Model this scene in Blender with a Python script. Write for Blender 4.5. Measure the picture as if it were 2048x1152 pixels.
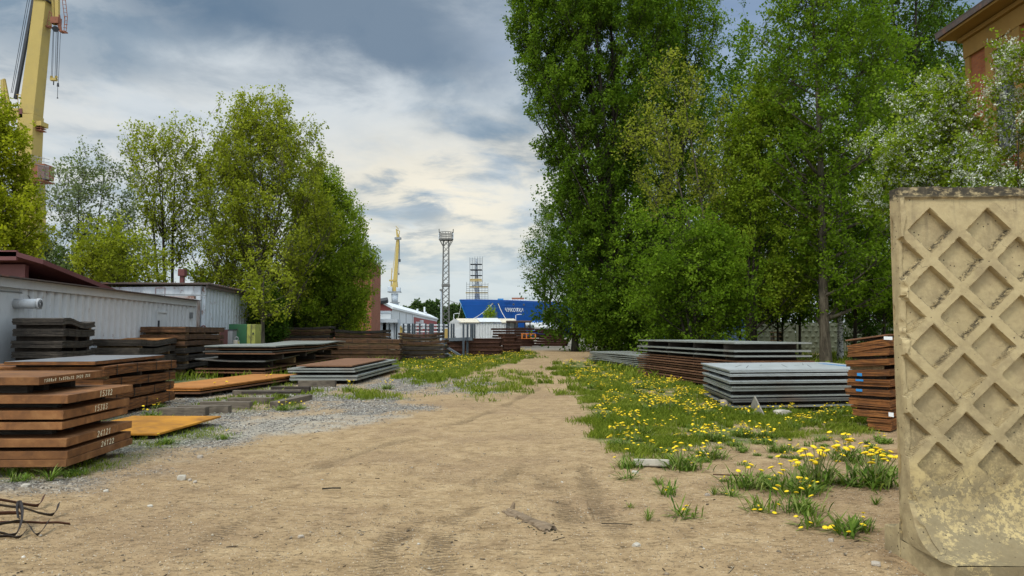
import bpy, math, random
import numpy as np
from mathutils import Vector, Matrix

for _o in list(bpy.data.objects):
    bpy.data.objects.remove(_o)
SC = bpy.context.scene
COL = SC.collection
R = math.radians

# ------------------------------------------------------------------ camera
F = 1450.0                      # focal length in pixels of a 2048 px wide picture
CAMH = 1.6
PITCH = math.atan(89.0 / F)
cam_d = bpy.data.cameras.new('camera')
cam_d.sensor_width = 36.0
cam_d.lens = F / 2048 * 36.0
cam_d.clip_start = 0.05
cam_d.clip_end = 3000
cam = bpy.data.objects.new('camera', cam_d)
cam.location = (0, 0, CAMH)
cam.rotation_euler = (R(90) + PITCH, 0, 0)
COL.objects.link(cam)
SC.camera = cam

SC.view_settings.view_transform = 'Standard'
SC.view_settings.look = 'None'
SC.view_settings.gamma = 1.0
SC.view_settings.use_curve_mapping = False
SC.view_settings.exposure = 0.35

# ------------------------------------------------------------------ world
SUN_EL, SUN_ROT = R(52), R(205)      # behind the camera, to the left
W = bpy.data.worlds.new('World')
SC.world = W
W.use_nodes = True
def build_world():
    nt = W.node_tree; N = nt.nodes; L = nt.links
    N.clear()
    def nn(t, **k):
        n = N.new(t)
        for a, b in k.items(): setattr(n, a, b)
        return n
    def math_(op, a, b=None, c=None, clamp=False):
        n = nn('ShaderNodeMath', operation=op); n.use_clamp = clamp
        for i, v in enumerate((a, b, c)):
            if v is None: continue
            if isinstance(v, (int, float)): n.inputs[i].default_value = v
            else: L.new(v, n.inputs[i])
        return n.outputs[0]
    def mix(f, a, b):
        n = nn('ShaderNodeMix', data_type='RGBA')
        for s, v in ((0, f), (6, a), (7, b)):
            if isinstance(v, (int, float)): n.inputs[s].default_value = v
            elif isinstance(v, tuple): n.inputs[s].default_value = (*v, 1)
            else: L.new(v, n.inputs[s])
        return n.outputs[2]
    def sstep(v, a, b):
        n = nn('ShaderNodeMapRange', interpolation_type='SMOOTHSTEP')
        L.new(v, n.inputs[0]); n.inputs[1].default_value = a; n.inputs[2].default_value = b
        return n.outputs[0]
    out = nn('ShaderNodeOutputWorld'); bg = nn('ShaderNodeBackground')
    bg.inputs[1].default_value = 0.1
    L.new(bg.outputs[0], out.inputs[0])
    sky = nn('ShaderNodeTexSky', sky_type='NISHITA', sun_disc=False)
    sky.sun_elevation = SUN_EL; sky.sun_rotation = SUN_ROT
    tc = nn('ShaderNodeTexCoord')
    sep = nn('ShaderNodeSeparateXYZ'); L.new(tc.outputs['Generated'], sep.inputs[0])
    X, Y, Z = sep.outputs
    zc = math_('MAXIMUM', Z, 0.0)
    den = math_('ADD', zc, 0.16)
    cx = math_('DIVIDE', X, den); cy = math_('DIVIDE', Y, den)
    cmb = nn('ShaderNodeCombineXYZ'); L.new(cx, cmb.inputs[0]); L.new(cy, cmb.inputs[1])
    def noise(scale, detail, rough, vec, dist=0.0, off=(0, 0, 0), sc=(1, 1, 1)):
        m = nn('ShaderNodeMapping'); m.inputs[1].default_value = off; m.inputs[3].default_value = sc
        L.new(vec, m.inputs[0])
        n = nn('ShaderNodeTexNoise'); n.inputs['Scale'].default_value = scale
        n.inputs['Detail'].default_value = detail; n.inputs['Roughness'].default_value = rough
        n.inputs['Distortion'].default_value = dist
        L.new(m.outputs[0], n.inputs['Vector'])
        return n.outputs[0]
    n1 = noise(1.3, 9, 0.56, cmb.outputs[0], 0.35, (3.1, 1.7, 0), (1.0, 0.9, 1))
    n2 = noise(3.0, 9, 0.60, cmb.outputs[0], 0.3, (8.2, 4.4, 0))
    nd = noise(4.0, 4, 0.5, tc.outputs['Generated'], 0.0, (2, 5, 1), (1, 1, 2.2))
    wob = math_('MULTIPLY_ADD', nd, 0.30, -0.15)
    wob2 = math_('MULTIPLY_ADD', n2, 0.16, -0.08)
    def blob(x0, z0, rx, rz, soft0=1.25, soft1=0.35):
        dx = math_('DIVIDE', math_('SUBTRACT', math_('ADD', X, wob), x0), rx)
        dz = math_('DIVIDE', math_('SUBTRACT', math_('ADD', Z, wob2), z0), rz)
        d = math_('SQRT', math_('ADD', math_('MULTIPLY', dx, dx), math_('MULTIPLY', dz, dz)))
        m = nn('ShaderNodeMapRange', interpolation_type='SMOOTHSTEP')
        L.new(d, m.inputs[0]); m.inputs[1].default_value = soft1; m.inputs[2].default_value = soft0
        m.inputs[3].default_value = 1; m.inputs[4].default_value = 0
        front = sstep(Y, 0.1, 0.4)
        return math_('MULTIPLY', m.outputs[0], front)
    # light and dark cloud mass
    base = mix(sstep(n1, 0.40, 0.62), (1.75, 2.45, 3.15), (5.4, 5.8, 6.0))
    base = mix(math_('MULTIPLY', sstep(n2, 0.46, 0.60), 0.6), base, (5.2, 5.6, 5.8))
    # brighter, creamier band low over the horizon
    low = sstep(Z, 0.30, 0.02)
    base = mix(math_('MULTIPLY', low, 0.6), base, (5.2, 5.85, 6.0))
    glow = math_('MULTIPLY', blob(-0.12, 0.19, 0.22, 0.085, 1.6, 0.1), sstep(n2, 0.34, 0.56))
    base = mix(math_('MULTIPLY', glow, 0.8), base, (8.6, 7.7, 5.9))
    glow2 = math_('MULTIPLY', blob(-0.52, 0.22, 0.20, 0.12, 1.6, 0.1), sstep(n2, 0.35, 0.62))
    base = mix(math_('MULTIPLY', glow2, 0.6), base, (6.9, 6.7, 6.1))
    # dark rain clouds
    d1 = blob(-0.22, 0.395, 0.28, 0.085)
    base = mix(math_('MULTIPLY', d1, 0.84), base, (0.80, 1.35, 2.05))
    d2 = blob(-0.145, 0.155, 0.062, 0.018, 1.3, 0.2)
    base = mix(math_('MULTIPLY', d2, 0.6), base, (2.0, 2.7, 3.4))
    d3 = blob(-0.50, 0.34, 0.14, 0.05)
    base = mix(math_('MULTIPLY', d3, 0.5), base, (1.5, 2.2, 2.95))
    # blue gaps of clear sky high to the right
    gap = math_('MULTIPLY', blob(0.28, 0.42, 0.30, 0.12, 1.3, 0.3), 0.75)
    skyb = nn('ShaderNodeVectorMath', operation='SCALE'); L.new(sky.outputs[0], skyb.inputs[0]); skyb.inputs[3].default_value = 1.0
    base = mix(gap, base, skyb.outputs[0])
    allmix = mix(0.10, base, skyb.outputs[0])
    # out-of-view sky, overhead and behind the camera, brightened to light the yard
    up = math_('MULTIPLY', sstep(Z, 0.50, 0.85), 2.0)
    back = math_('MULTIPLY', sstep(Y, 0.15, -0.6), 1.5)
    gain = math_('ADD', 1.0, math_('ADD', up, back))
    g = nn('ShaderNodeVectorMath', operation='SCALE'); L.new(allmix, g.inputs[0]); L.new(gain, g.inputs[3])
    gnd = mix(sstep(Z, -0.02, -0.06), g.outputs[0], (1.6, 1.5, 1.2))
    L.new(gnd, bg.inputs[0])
build_world()

sun_d = bpy.data.lights.new('sun', 'SUN')
sun_d.energy = 1.5; sun_d.angle = R(12); sun_d.color = (1.0, 0.93, 0.80)
sun = bpy.data.objects.new('sun', sun_d); COL.objects.link(sun)
sd = Vector((-0.42, -0.55, 1.0)).normalized()        # towards the sun
sun.rotation_euler = sd.to_track_quat('Z', 'Y').to_euler()
sun.location = (-10, -10, 60)

# ------------------------------------------------------------------ pixel -> world
CP, SP = math.cos(PITCH), math.sin(PITCH)
def ray(px, py):
    a = (px - 1024) / F; b = (576 - py) / F
    return Vector((a, CP - b * SP, SP + b * CP))
def at(px, py, Y):
    d = ray(px, py); t = Y / d.y
    return Vector((d.x * t, Y, CAMH + d.z * t))
def G(px, py, z=0.0):
    d = ray(px, py); t = (z - CAMH) / d.z
    return Vector((d.x * t, d.y * t, z))

# ------------------------------------------------------------------ objects
def tag(o, label=None, cat=None, group=None, kind=None):
    if label: o['label'] = label
    if cat: o['category'] = cat
    if group: o['group'] = group
    if kind: o['kind'] = kind
    return o
def empty(name, loc, label=None, cat=None, group=None):
    o = bpy.data.objects.new(name, None); o.location = loc
    o.empty_display_size = 0.2
    COL.objects.link(o)
    return tag(o, label, cat, group)

class MB:
    """collects faces, then links them as one mesh object"""
    def __init__(s): s.v = []; s.f = []; s.m = []
    def add(s, vs, fs, mi=0):
        n = len(s.v); s.v.extend([tuple(v) for v in vs])
        s.f.extend([tuple(i + n for i in f) for f in fs]); s.m.extend([mi] * len(fs))
    def box(s, c, size, rz=0.0, mi=0, rx=0.0, ry=0.0):
        hx, hy, hz = size[0] / 2, size[1] / 2, size[2] / 2
        M = Matrix.Rotation(rz, 3, 'Z') @ Matrix.Rotation(ry, 3, 'Y') @ Matrix.Rotation(rx, 3, 'X')
        vs = [Vector(c) + M @ Vector((x * hx, y * hy, z * hz)) for z in (-1, 1) for y in (-1, 1) for x in (-1, 1)]
        s.add(vs, [(0, 2, 3, 1), (4, 5, 7, 6), (0, 1, 5, 4), (2, 6, 7, 3), (0, 4, 6, 2), (1, 3, 7, 5)], mi)
    def beam(s, p0, p1, w0, d0=None, w1=None, d1=None, mi=0, up=(0, 0, 1)):
        """tapered square bar from p0 to p1; w across, d along the third axis"""
        p0 = Vector(p0); p1 = Vector(p1)
        d0 = w0 if d0 is None else d0; w1 = w0 if w1 is None else w1; d1 = d0 if d1 is None else d1
        a = (p1 - p0).normalized(); u = Vector(up)
        if abs(a.dot(u)) > 0.95: u = Vector((0, 1, 0))
        r = a.cross(u).normalized(); t = r.cross(a).normalized()
        vs = []
        for p, w, d in ((p0, w0, d0), (p1, w1, d1)):
            for i, j in ((-1, -1), (1, -1), (1, 1), (-1, 1)):
                vs.append(p + r * (i * w / 2) + t * (j * d / 2))
        s.add(vs, [(0, 1, 2, 3), (7, 6, 5, 4), (0, 4, 5, 1), (1, 5, 6, 2), (2, 6, 7, 3), (3, 7, 4, 0)], mi)
    def tube(s, pts, rad, n=8, mi=0, cap=True):
        pts = [Vector(p) for p in pts]
        rad = [rad] * len(pts) if isinstance(rad, (int, float)) else rad
        rings = []; base = len(s.v); prev = None
        for i, p in enumerate(pts):
            t = (pts[min(i + 1, len(pts) - 1)] - pts[max(i - 1, 0)])
            t = t.normalized() if t.length > 1e-9 else Vector((0, 0, 1))
            if prev is None:
                a = Vector((1, 0, 0)) if abs(t.x) < 0.9 else Vector((0, 1, 0))
                u = (a - t * a.dot(t)).normalized()
            else:
                u = prev - t * prev.dot(t)
                u = u.normalized() if u.length > 1e-6 else Vector((1, 0, 0))
            prev = u; w = t.cross(u)
            for k in range(n):
                an = 2 * math.pi * k / n
                s.v.append(tuple(p + (u * math.cos(an) + w * math.sin(an)) * rad[i]))
        for i in range(len(pts) - 1):
            for k in range(n):
                a = base + i * n + k; b = base + i * n + (k + 1) % n
                s.f.append((a, b, b + n, a + n)); s.m.append(mi)
        if cap:
            s.f.append(tuple(base + k for k in reversed(range(n)))); s.m.append(mi)
            e = base + (len(pts) - 1) * n
            s.f.append(tuple(e + k for k in range(n))); s.m.append(mi)
    def prism(s, poly, z0, z1, mi=0):
        n = len(poly)
        vs = [(p[0], p[1], z0) for p in poly] + [(p[0], p[1], z1) for p in poly]
        fs = [tuple(reversed(range(n))), tuple(range(n, 2 * n))] + [(i, (i + 1) % n, n + (i + 1) % n, n + i) for i in range(n)]
        s.add(vs, fs, mi)
    def build(s, name, mats, parent=None, smooth=False, bevel=0.0, label=None, cat=None, group=None, kind=None):
        me = bpy.data.meshes.new(name)
        me.from_pydata(s.v, [], s.f)
        mats = mats if isinstance(mats, (list, tuple)) else [mats]
        for m in mats: me.materials.append(m)
        if len(mats) > 1:
            me.polygons.foreach_set('material_index', s.m)
        if smooth: me.polygons.foreach_set('use_smooth', [True] * len(me.polygons))
        me.update()
        o = bpy.data.objects.new(name, me); COL.objects.link(o)
        if bevel:
            b = o.modifiers.new('bevel', 'BEVEL'); b.width = bevel; b.segments = 2; b.limit_method = 'ANGLE'
        return put(o, parent, label, cat, group, kind)
def put(o, parent=None, label=None, cat=None, group=None, kind=None):
    if parent is not None:
        o.parent = parent
        o.matrix_parent_inverse = Matrix.Translation(parent.matrix_basis.translation).inverted() if parent.parent is None else Matrix.Identity(4)
        if parent.parent is not None:
            # grandparents: geometry is written in world coordinates
            o.matrix_parent_inverse = (parent.parent.matrix_basis @ parent.matrix_parent_inverse @ parent.matrix_basis).inverted()
    return tag(o, label, cat, group, kind)
def fast_mesh(name, V, Fq, mats, smooth=False, attrs=None, mi=None):
    """numpy mesh: V (n,3), Fq (m,k) all faces with k corners"""
    me = bpy.data.meshes.new(name)
    V = np.ascontiguousarray(V, dtype=np.float32); Fq = np.ascontiguousarray(Fq, dtype=np.int32)
    m, k = Fq.shape
    me.vertices.add(len(V)); me.vertices.foreach_set('co', V.ravel())
    me.loops.add(m * k); me.loops.foreach_set('vertex_index', Fq.ravel())
    me.polygons.add(m); me.polygons.foreach_set('loop_start', np.arange(0, m * k, k, dtype=np.int32))
    if smooth: me.polygons.foreach_set('use_smooth', np.ones(m, dtype=bool))
    for mt in (mats if isinstance(mats, (list, tuple)) else [mats]): me.materials.append(mt)
    if mi is not None: me.polygons.foreach_set('material_index', np.asarray(mi, dtype=np.int32))
    me.update(calc_edges=True)
    for an, (dom, arr) in (attrs or {}).items():
        at_ = me.attributes.new(an, 'FLOAT', dom); at_.data.foreach_set('value', np.ascontiguousarray(arr, dtype=np.float32))
    me.validate()
    o = bpy.data.objects.new(name, me); COL.objects.link(o)
    return o

# numpy value noise
_rs = np.random.RandomState(7)
_T = _rs.rand(256, 256)
def vnoise(x, y):
    x = np.asarray(x, float); y = np.asarray(y, float)
    xi = np.floor(x).astype(int); yi = np.floor(y).astype(int)
    fx = x - xi; fy = y - yi; fx = fx * fx * (3 - 2 * fx); fy = fy * fy * (3 - 2 * fy)
    a = _T[xi & 255, yi & 255]; b = _T[(xi + 1) & 255, yi & 255]
    c = _T[xi & 255, (yi + 1) & 255]; d = _T[(xi + 1) & 255, (yi + 1) & 255]
    return (a * (1 - fx) + b * fx) * (1 - fy) + (c * (1 - fx) + d * fx) * fy
def fbm(x, y, o=4):
    s = 0; a = 0.5; t = 0
    for k in range(o):
        s = s + a * vnoise(x * 2 ** k + 17 * k, y * 2 ** k + 31 * k); t += a; a *= 0.5
    return s / t
def smooth(x, a, b):
    t = np.clip((x - a) / (b - a), 0, 1); return t * t * (3 - 2 * t)

# ------------------------------------------------------------------ materials
class NT:
    def __init__(s, name):
        s.mat = bpy.data.materials.new(name); s.mat.use_nodes = True
        s.nt = s.mat.node_tree; s.N = s.nt.nodes; s.L = s.nt.links
        s.N.clear()
        s.out = s.N.new('ShaderNodeOutputMaterial'); s.b = s.N.new('ShaderNodeBsdfPrincipled')
        s.L.new(s.b.outputs[0], s.out.inputs[0])
        s.tc = s.N.new('ShaderNodeTexCoord')
        s.geo = s.N.new('ShaderNodeNewGeometry')
        s.world = s.geo.outputs['Position']; s.objc = s.tc.outputs['Object']
    def set(s, sock, v):
        if isinstance(v, (int, float)): sock.default_value = v
        elif isinstance(v, tuple): sock.default_value = (*v, 1) if len(v) == 3 and sock.type == 'RGBA' else v
        else: s.L.new(v, sock)
    def noise(s, scale=5, detail=6, rough=0.55, vec=None, sc=(1, 1, 1), off=(0, 0, 0), dist=0.0):
        m = s.N.new('ShaderNodeMapping'); m.inputs[1].default_value = off; m.inputs[3].default_value = sc
        s.L.new(vec or s.world, m.inputs[0])
        n = s.N.new('ShaderNodeTexNoise'); s.L.new(m.outputs[0], n.inputs['Vector'])
        n.inputs['Scale'].default_value = scale; n.inputs['Detail'].default_value = detail
        n.inputs['Roughness'].default_value = rough; n.inputs['Distortion'].default_value = dist
        return n.outputs[0]
    def voro(s, scale, out='Distance', feature='F1', vec=None, rnd=1.0):
        n = s.N.new('ShaderNodeTexVoronoi'); n.feature = feature; n.inputs['Scale'].default_value = scale
        n.inputs['Randomness'].default_value = rnd
        s.L.new(vec or s.world, n.inputs['Vector'])
        return n.outputs[out]
    def rng(s, v, a, b, c=0.0, d=1.0, sm=True):
        n = s.N.new('ShaderNodeMapRange'); n.interpolation_type = 'SMOOTHSTEP' if sm else 'LINEAR'
        s.L.new(v, n.inputs[0])
        for i, x in ((1, a), (2, b), (3, c), (4, d)): n.inputs[i].default_value = x
        return n.outputs[0]
    def ramp(s, v, stops):
        n = s.N.new('ShaderNodeValToRGB'); e = n.color_ramp.elements
        while len(e) < len(stops): e.new(0.5)
        for i, (p, c) in enumerate(stops): e[i].position = p; e[i].color = (*c, 1)
        s.L.new(v, n.inputs[0]); return n.outputs[0]
    def mix(s, f, a, b, mode='MIX'):
        n = s.N.new('ShaderNodeMix'); n.data_type = 'RGBA'; n.blend_type = mode
        s.set(n.inputs[0], f); s.set(n.inputs[6], a); s.set(n.inputs[7], b)
        return n.outputs[2]
    def m(s, op, a, b=None, c=None):
        n = s.N.new('ShaderNodeMath'); n.operation = op
        s.set(n.inputs[0], a)
        if b is not None: s.set(n.inputs[1], b)
        if c is not None: s.set(n.inputs[2], c)
        return n.outputs[0]
    def attr(s, name):
        n = s.N.new('ShaderNodeAttribute'); n.attribute_name = name; return n.outputs['Fac']
    def sep(s, v=None):
        n = s.N.new('ShaderNodeSeparateXYZ'); s.L.new(v or s.world, n.inputs[0]); return n.outputs
    def bump(s, h, strength=0.5, dist=0.02, prev=None):
        n = s.N.new('ShaderNodeBump'); n.inputs['Strength'].default_value = strength; n.inputs['Distance'].default_value = dist
        s.L.new(h, n.inputs['Height'])
        if prev is not None: s.L.new(prev, n.inputs['Normal'])
        return n.outputs[0]
    def done(s, col, rough=0.8, metal=0.0, normal=None, spec=0.3):
        s.set(s.b.inputs['Base Color'], col); s.set(s.b.inputs['Roughness'], rough)
        s.set(s.b.inputs['Metallic'], metal); s.b.inputs['Specular IOR Level'].default_value = spec
        if normal is not None: s.L.new(normal, s.b.inputs['Normal'])
        return s.mat

M = {}
def mat_rust(name, c1, c2, c3, fine=9.0, rough=0.82, edge=False):
    t = NT(name)
    oi = t.N.new('ShaderNodeObjectInfo')
    big = t.noise(1.4, 5, 0.6)
    fn = t.noise(fine, 8, 0.65, dist=0.6)
    col = t.ramp(fn, [(0.28, c1), (0.5, c2), (0.74, c3)])
    col = t.mix(t.rng(big, 0.35, 0.7, 0, 0.55), col, c1, 'MIX')
    blot = t.noise(3.1, 6, 0.6, off=(4, 4, 4))
    col = t.mix(t.rng(blot, 0.56, 0.72, 0, 0.45), col, tuple(x * 0.45 for x in c1))
    pal = t.noise(2.3, 7, 0.7, off=(9, 1, 4))
    col = t.mix(t.rng(pal, 0.60, 0.78, 0, 0.35), col, (0.40, 0.27, 0.19))
    br = t.rng(oi.outputs['Random'], 0, 1, 0.78, 1.18, False)
    vm = t.N.new('ShaderNodeVectorMath'); vm.operation = 'SCALE'; t.L.new(col, vm.inputs[0]); t.L.new(br, vm.inputs[3])
    col = vm.outputs[0]
    # vertical drip streaks and rolled-edge lines
    if edge:
        z = t.noise(70, 3, 0.5, sc=(0.04, 0.04, 1.0))
        col = t.mix(t.rng(z, 0.40, 0.60, 0.62, 0.0), col, (0.012, 0.009, 0.007))
        nb = t.bump(z, 0.7, 0.01)
    else:
        nb = None
    b2 = t.noise(60, 5, 0.7)
    return t.done(col, t.rng(fn, 0.3, 0.7, rough - 0.15, rough + 0.1), 0.0, t.bump(b2, 0.35, 0.006, nb), 0.25)
M['slab'] = mat_rust('rust_slab', (0.105, 0.046, 0.018), (0.235, 0.100, 0.034), (0.36, 0.180, 0.070), 4.5)
M['pack_rust'] = mat_rust('rust_pack', (0.145, 0.052, 0.016), (0.255, 0.100, 0.028), (0.35, 0.155, 0.048), 8, edge=True)
M['ochre'] = mat_rust('rust_ochre', (0.20, 0.085, 0.014), (0.46, 0.20, 0.018), (0.58, 0.27, 0.028), 2.2)
M['orange'] = mat_rust('rust_orange', (0.24, 0.095, 0.022), (0.38, 0.155, 0.036), (0.46, 0.20, 0.06), 5)
M['brown_sheet'] = mat_rust('rust_brown_sheet', (0.095, 0.045, 0.024), (0.165, 0.080, 0.040), (0.24, 0.125, 0.066), 10)
M['pack_brown'] = mat_rust('rust_brown_pack', (0.075, 0.038, 0.020), (0.135, 0.068, 0.032), (0.20, 0.11, 0.055), 8, edge=True)
M['pack_dark'] = mat_rust('dark_pack', (0.036, 0.030, 0.024), (0.074, 0.061, 0.048), (0.13, 0.105, 0.078), 9, edge=True)
M['beam_brown'] = mat_rust('rust_beam', (0.055, 0.026, 0.018), (0.10, 0.045, 0.028), (0.16, 0.078, 0.048), 9)

def mat_grey_sheet(name, c1, c2, rusty=0.3):
    t = NT(name)
    n = t.noise(3, 7, 0.6); n2 = t.noise(1.1, 4, 0.5, sc=(1, 3, 1), off=(2, 2, 2))
    col = t.mix(n, c1, c2)
    col = t.mix(t.rng(n2, 0.52, 0.72, 0, rusty), col, (0.20, 0.10, 0.05))
    st = t.noise(14, 6, 0.7, off=(5, 1, 8))
    col = t.mix(t.rng(st, 0.55, 0.72, 0, 0.5), col, tuple(x * 0.5 for x in c1))
    return t.done(col, t.rng(n, 0.3, 0.7, 0.42, 0.62), 0.35, t.bump(t.noise(30, 4, 0.6), 0.2, 0.004), 0.4)
M['grey_sheet'] = mat_grey_sheet('grey_green_sheet', (0.20, 0.215, 0.195), (0.34, 0.35, 0.32), 0.30)
M['pale_sheet'] = mat_grey_sheet('pale_grey_sheet', (0.34, 0.37, 0.37), (0.50, 0.52, 0.51), 0.15)
M['steel_dark'] = mat_grey_sheet('dark_steel_sheet', (0.09, 0.09, 0.085), (0.19, 0.185, 0.17), 0.35)
M['grey_top'] = mat_grey_sheet('blue_grey_plate', (0.15, 0.15, 0.155), (0.25, 0.25, 0.255), 0.35)

def mat_simple(name, c, rough=0.7, metal=0.0, var=0.35, scale=6, bump=0.2, spec=0.3, dirt=None):
    t = NT(name)
    n = t.noise(scale, 6, 0.6)
    col = t.mix(n, tuple(x * (1 - var) for x in c), tuple(min(1, x * (1 + var)) for x in c))
    if dirt:
        d = t.noise(scale * 0.6, 8, 0.7, off=(3, 7, 2))
        col = t.mix(t.rng(d, 0.52, 0.66, 0, 0.8), col, dirt)
    return t.done(col, rough, metal, t.bump(t.noise(scale * 8, 4, 0.6), bump, 0.01), spec)

def mat_wood(name, c1, c2):
    t = NT(name)
    g = t.noise(6, 7, 0.65, sc=(0.6, 7, 7), vec=t.objc, dist=0.4)
    n = t.noise(3, 5, 0.6)
    col = t.ramp(g, [(0.3, c1), (0.7, c2)])
    col = t.mix(t.rng(n, 0.45, 0.7, 0, 0.5), col, tuple(x * 0.5 for x in c1))
    return t.done(col, 0.9, 0, t.bump(g, 0.6, 0.01), 0.15)
M['wood'] = mat_wood('weathered_timber', (0.075, 0.060, 0.045), (0.20, 0.165, 0.125))
M['wood_dark'] = mat_wood('tarred_timber', (0.028, 0.022, 0.018), (0.075, 0.060, 0.048))
M['wood_pale'] = mat_wood('pale_spacer_wood', (0.20, 0.13, 0.065), (0.42, 0.29, 0.15))
M['driftwood'] = mat_wood('bleached_log', (0.10, 0.068, 0.040), (0.29, 0.215, 0.14))
M['strap'] = mat_simple('steel_strap', (0.035, 0.028, 0.024), 0.6, 0.4)
M['chalk'] = mat_simple('chalk', (0.80, 0.72, 0.50), 0.95, 0, 0.15, 40)
M['paper'] = mat_simple('paper_tag', (0.75, 0.76, 0.76), 0.8, 0, 0.1, 20)
M['blue_paint'] = mat_simple('blue_mark', (0.03, 0.22, 0.50), 0.7, 0, 0.2, 20)

def mat_white_metal(name, c, rust, grime=0.4, rz=(1, 1, 0.25)):
    t = NT(name)
    n = t.noise(2.2, 6, 0.6)
    st = t.noise(9, 7, 0.62, sc=rz)
    col = t.mix(n, tuple(x * 0.82 for x in c), c)
    col = t.mix(t.rng(st, 0.50, 0.72, 0, grime), col, tuple(x * 0.42 for x in c))
    r = t.noise(5, 8, 0.7, sc=(1, 1, 0.5), off=(7, 3, 1))
    col = t.mix(t.rng(r, 0.64 - rust * 0.22, 0.72 - rust * 0.12, 0, 0.9), col, (0.17, 0.070, 0.035))
    sp = t.voro(1.9)
    col = t.mix(t.rng(sp, 0.06, 0.02, 0, 0.8), col, (0.05, 0.045, 0.04))
    return t.done(col, 0.6, 0, t.bump(n, 0.15, 0.01), 0.35)
M['white_metal'] = mat_white_metal('white_container_paint', (0.52, 0.53, 0.535), 0.05, 0.22)
M['white_rusty'] = mat_white_metal('white_rusting_paint', (0.50, 0.54, 0.57), 0.35, 0.45)
M['rusty_white'] = mat_white_metal('rust_bleeding_paint', (0.42, 0.36, 0.34), 0.85, 0.6)
M['far_white'] = mat_white_metal('far_white_shed', (0.62, 0.64, 0.64), 0.1, 0.25)
M['far_white_rust'] = mat_white_metal('far_rust_roof', (0.66, 0.60, 0.46), 0.45, 0.4)
M['red_metal'] = mat_simple('dark_red_roof_sheet', (0.13, 0.045, 0.042), 0.55, 0.0, 0.25, 3)
M['roof_dark'] = mat_simple('dark_roof_edge', (0.085, 0.066, 0.058), 0.8, 0, 0.5, 5, dirt=(0.18, 0.08, 0.05))
M['grey_paint'] = mat_simple('grey_steel_paint', (0.105, 0.125, 0.145), 0.6, 0.1, 0.2, 3)
M['galv'] = mat_simple('galvanised_steel', (0.22, 0.23, 0.235), 0.55, 0.3, 0.2, 3)
M['yellow_crane'] = mat_simple('yellow_crane_paint', (0.40, 0.295, 0.085), 0.6, 0.0, 0.14, 0.5, dirt=(0.33, 0.25, 0.10))
M['mast'] = mat_simple('weathered_mast_steel', (0.135, 0.13, 0.12), 0.7, 0.2, 0.3, 2)
M['crane_grey'] = mat_simple('grey_crane_paint', (0.42, 0.46, 0.50), 0.6, 0.0, 0.15, 0.6)
M['dark_metal'] = mat_simple('dark_metal', (0.045, 0.048, 0.055), 0.6, 0.3, 0.3, 3)
M['rust_deck'] = mat_simple('rusty_deck_steel', (0.22, 0.085, 0.05), 0.8, 0, 0.5, 2)
M['scaf_wood'] = mat_simple('scaffold_board', (0.42, 0.30, 0.10), 0.8, 0, 0.3, 2)
M['ship_blue'] = mat_simple('ship_blue_paint', (0.010, 0.085, 0.34), 0.45, 0, 0.16, 0.25, 0.05, dirt=(0.008, 0.055, 0.22))
M['ship_light'] = mat_simple('ship_light_blue', (0.03, 0.19, 0.42), 0.5, 0, 0.2, 0.5)
M['white_paint'] = mat_simple('white_lettering', (0.80, 0.82, 0.82), 0.6, 0, 0.05, 2)
M['rope'] = mat_simple('pale_rope', (0.62, 0.58, 0.48), 0.9, 0, 0.2, 10)
M['green_paint'] = mat_simple('green_cabinet_paint', (0.030, 0.105, 0.045), 0.6, 0, 0.25, 4, dirt=(0.05, 0.06, 0.03))
M['yellow_paint'] = mat_simple('faded_yellow_paint', (0.30, 0.31, 0.07), 0.7, 0, 0.25, 4, dirt=(0.12, 0.11, 0.05))
M['far_red'] = mat_simple('far_red_cladding', (0.30, 0.075, 0.065), 0.7, 0, 0.12, 0.3)
M['far_panel'] = mat_simple('far_white_cladding', (0.60, 0.63, 0.65), 0.6, 0, 0.08, 0.3)
M['far_roof'] = mat_simple('far_roof_sheet', (0.66, 0.68, 0.68), 0.6, 0, 0.08, 0.3)
M['tarp_blue'] = mat_simple('blue_tarpaulin', (0.055, 0.10, 0.24), 0.5, 0, 0.3, 3, 0.6)
M['tarp_bright'] = mat_simple('bright_blue_tarpaulin', (0.02, 0.13, 0.45), 0.5, 0, 0.2, 3, 0.5)
M['orange_paint'] = mat_simple('orange_primer', (0.55, 0.17, 0.035), 0.7, 0, 0.2, 4)
M['concrete'] = mat_simple('plain_concrete', (0.34, 0.31, 0.25), 0.9, 0, 0.25, 6, 0.4, dirt=(0.13, 0.12, 0.095))
M['concrete_rubble'] = mat_simple('pale_rubble', (0.42, 0.38, 0.31), 0.9, 0, 0.25, 12, 0.5)
M['stone'] = mat_simple('loose_stone', (0.34, 0.29, 0.23), 0.9, 0, 0.45, 9, 0.5)
M['glass_dark'] = mat_simple('dark_window', (0.02, 0.022, 0.025), 0.15, 0, 0.2, 2, 0.0, 0.6)
M['fence_dark'] = mat_simple('mossy_old_concrete', (0.13, 0.14, 0.095), 0.9, 0, 0.3, 2, 0.4)

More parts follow.
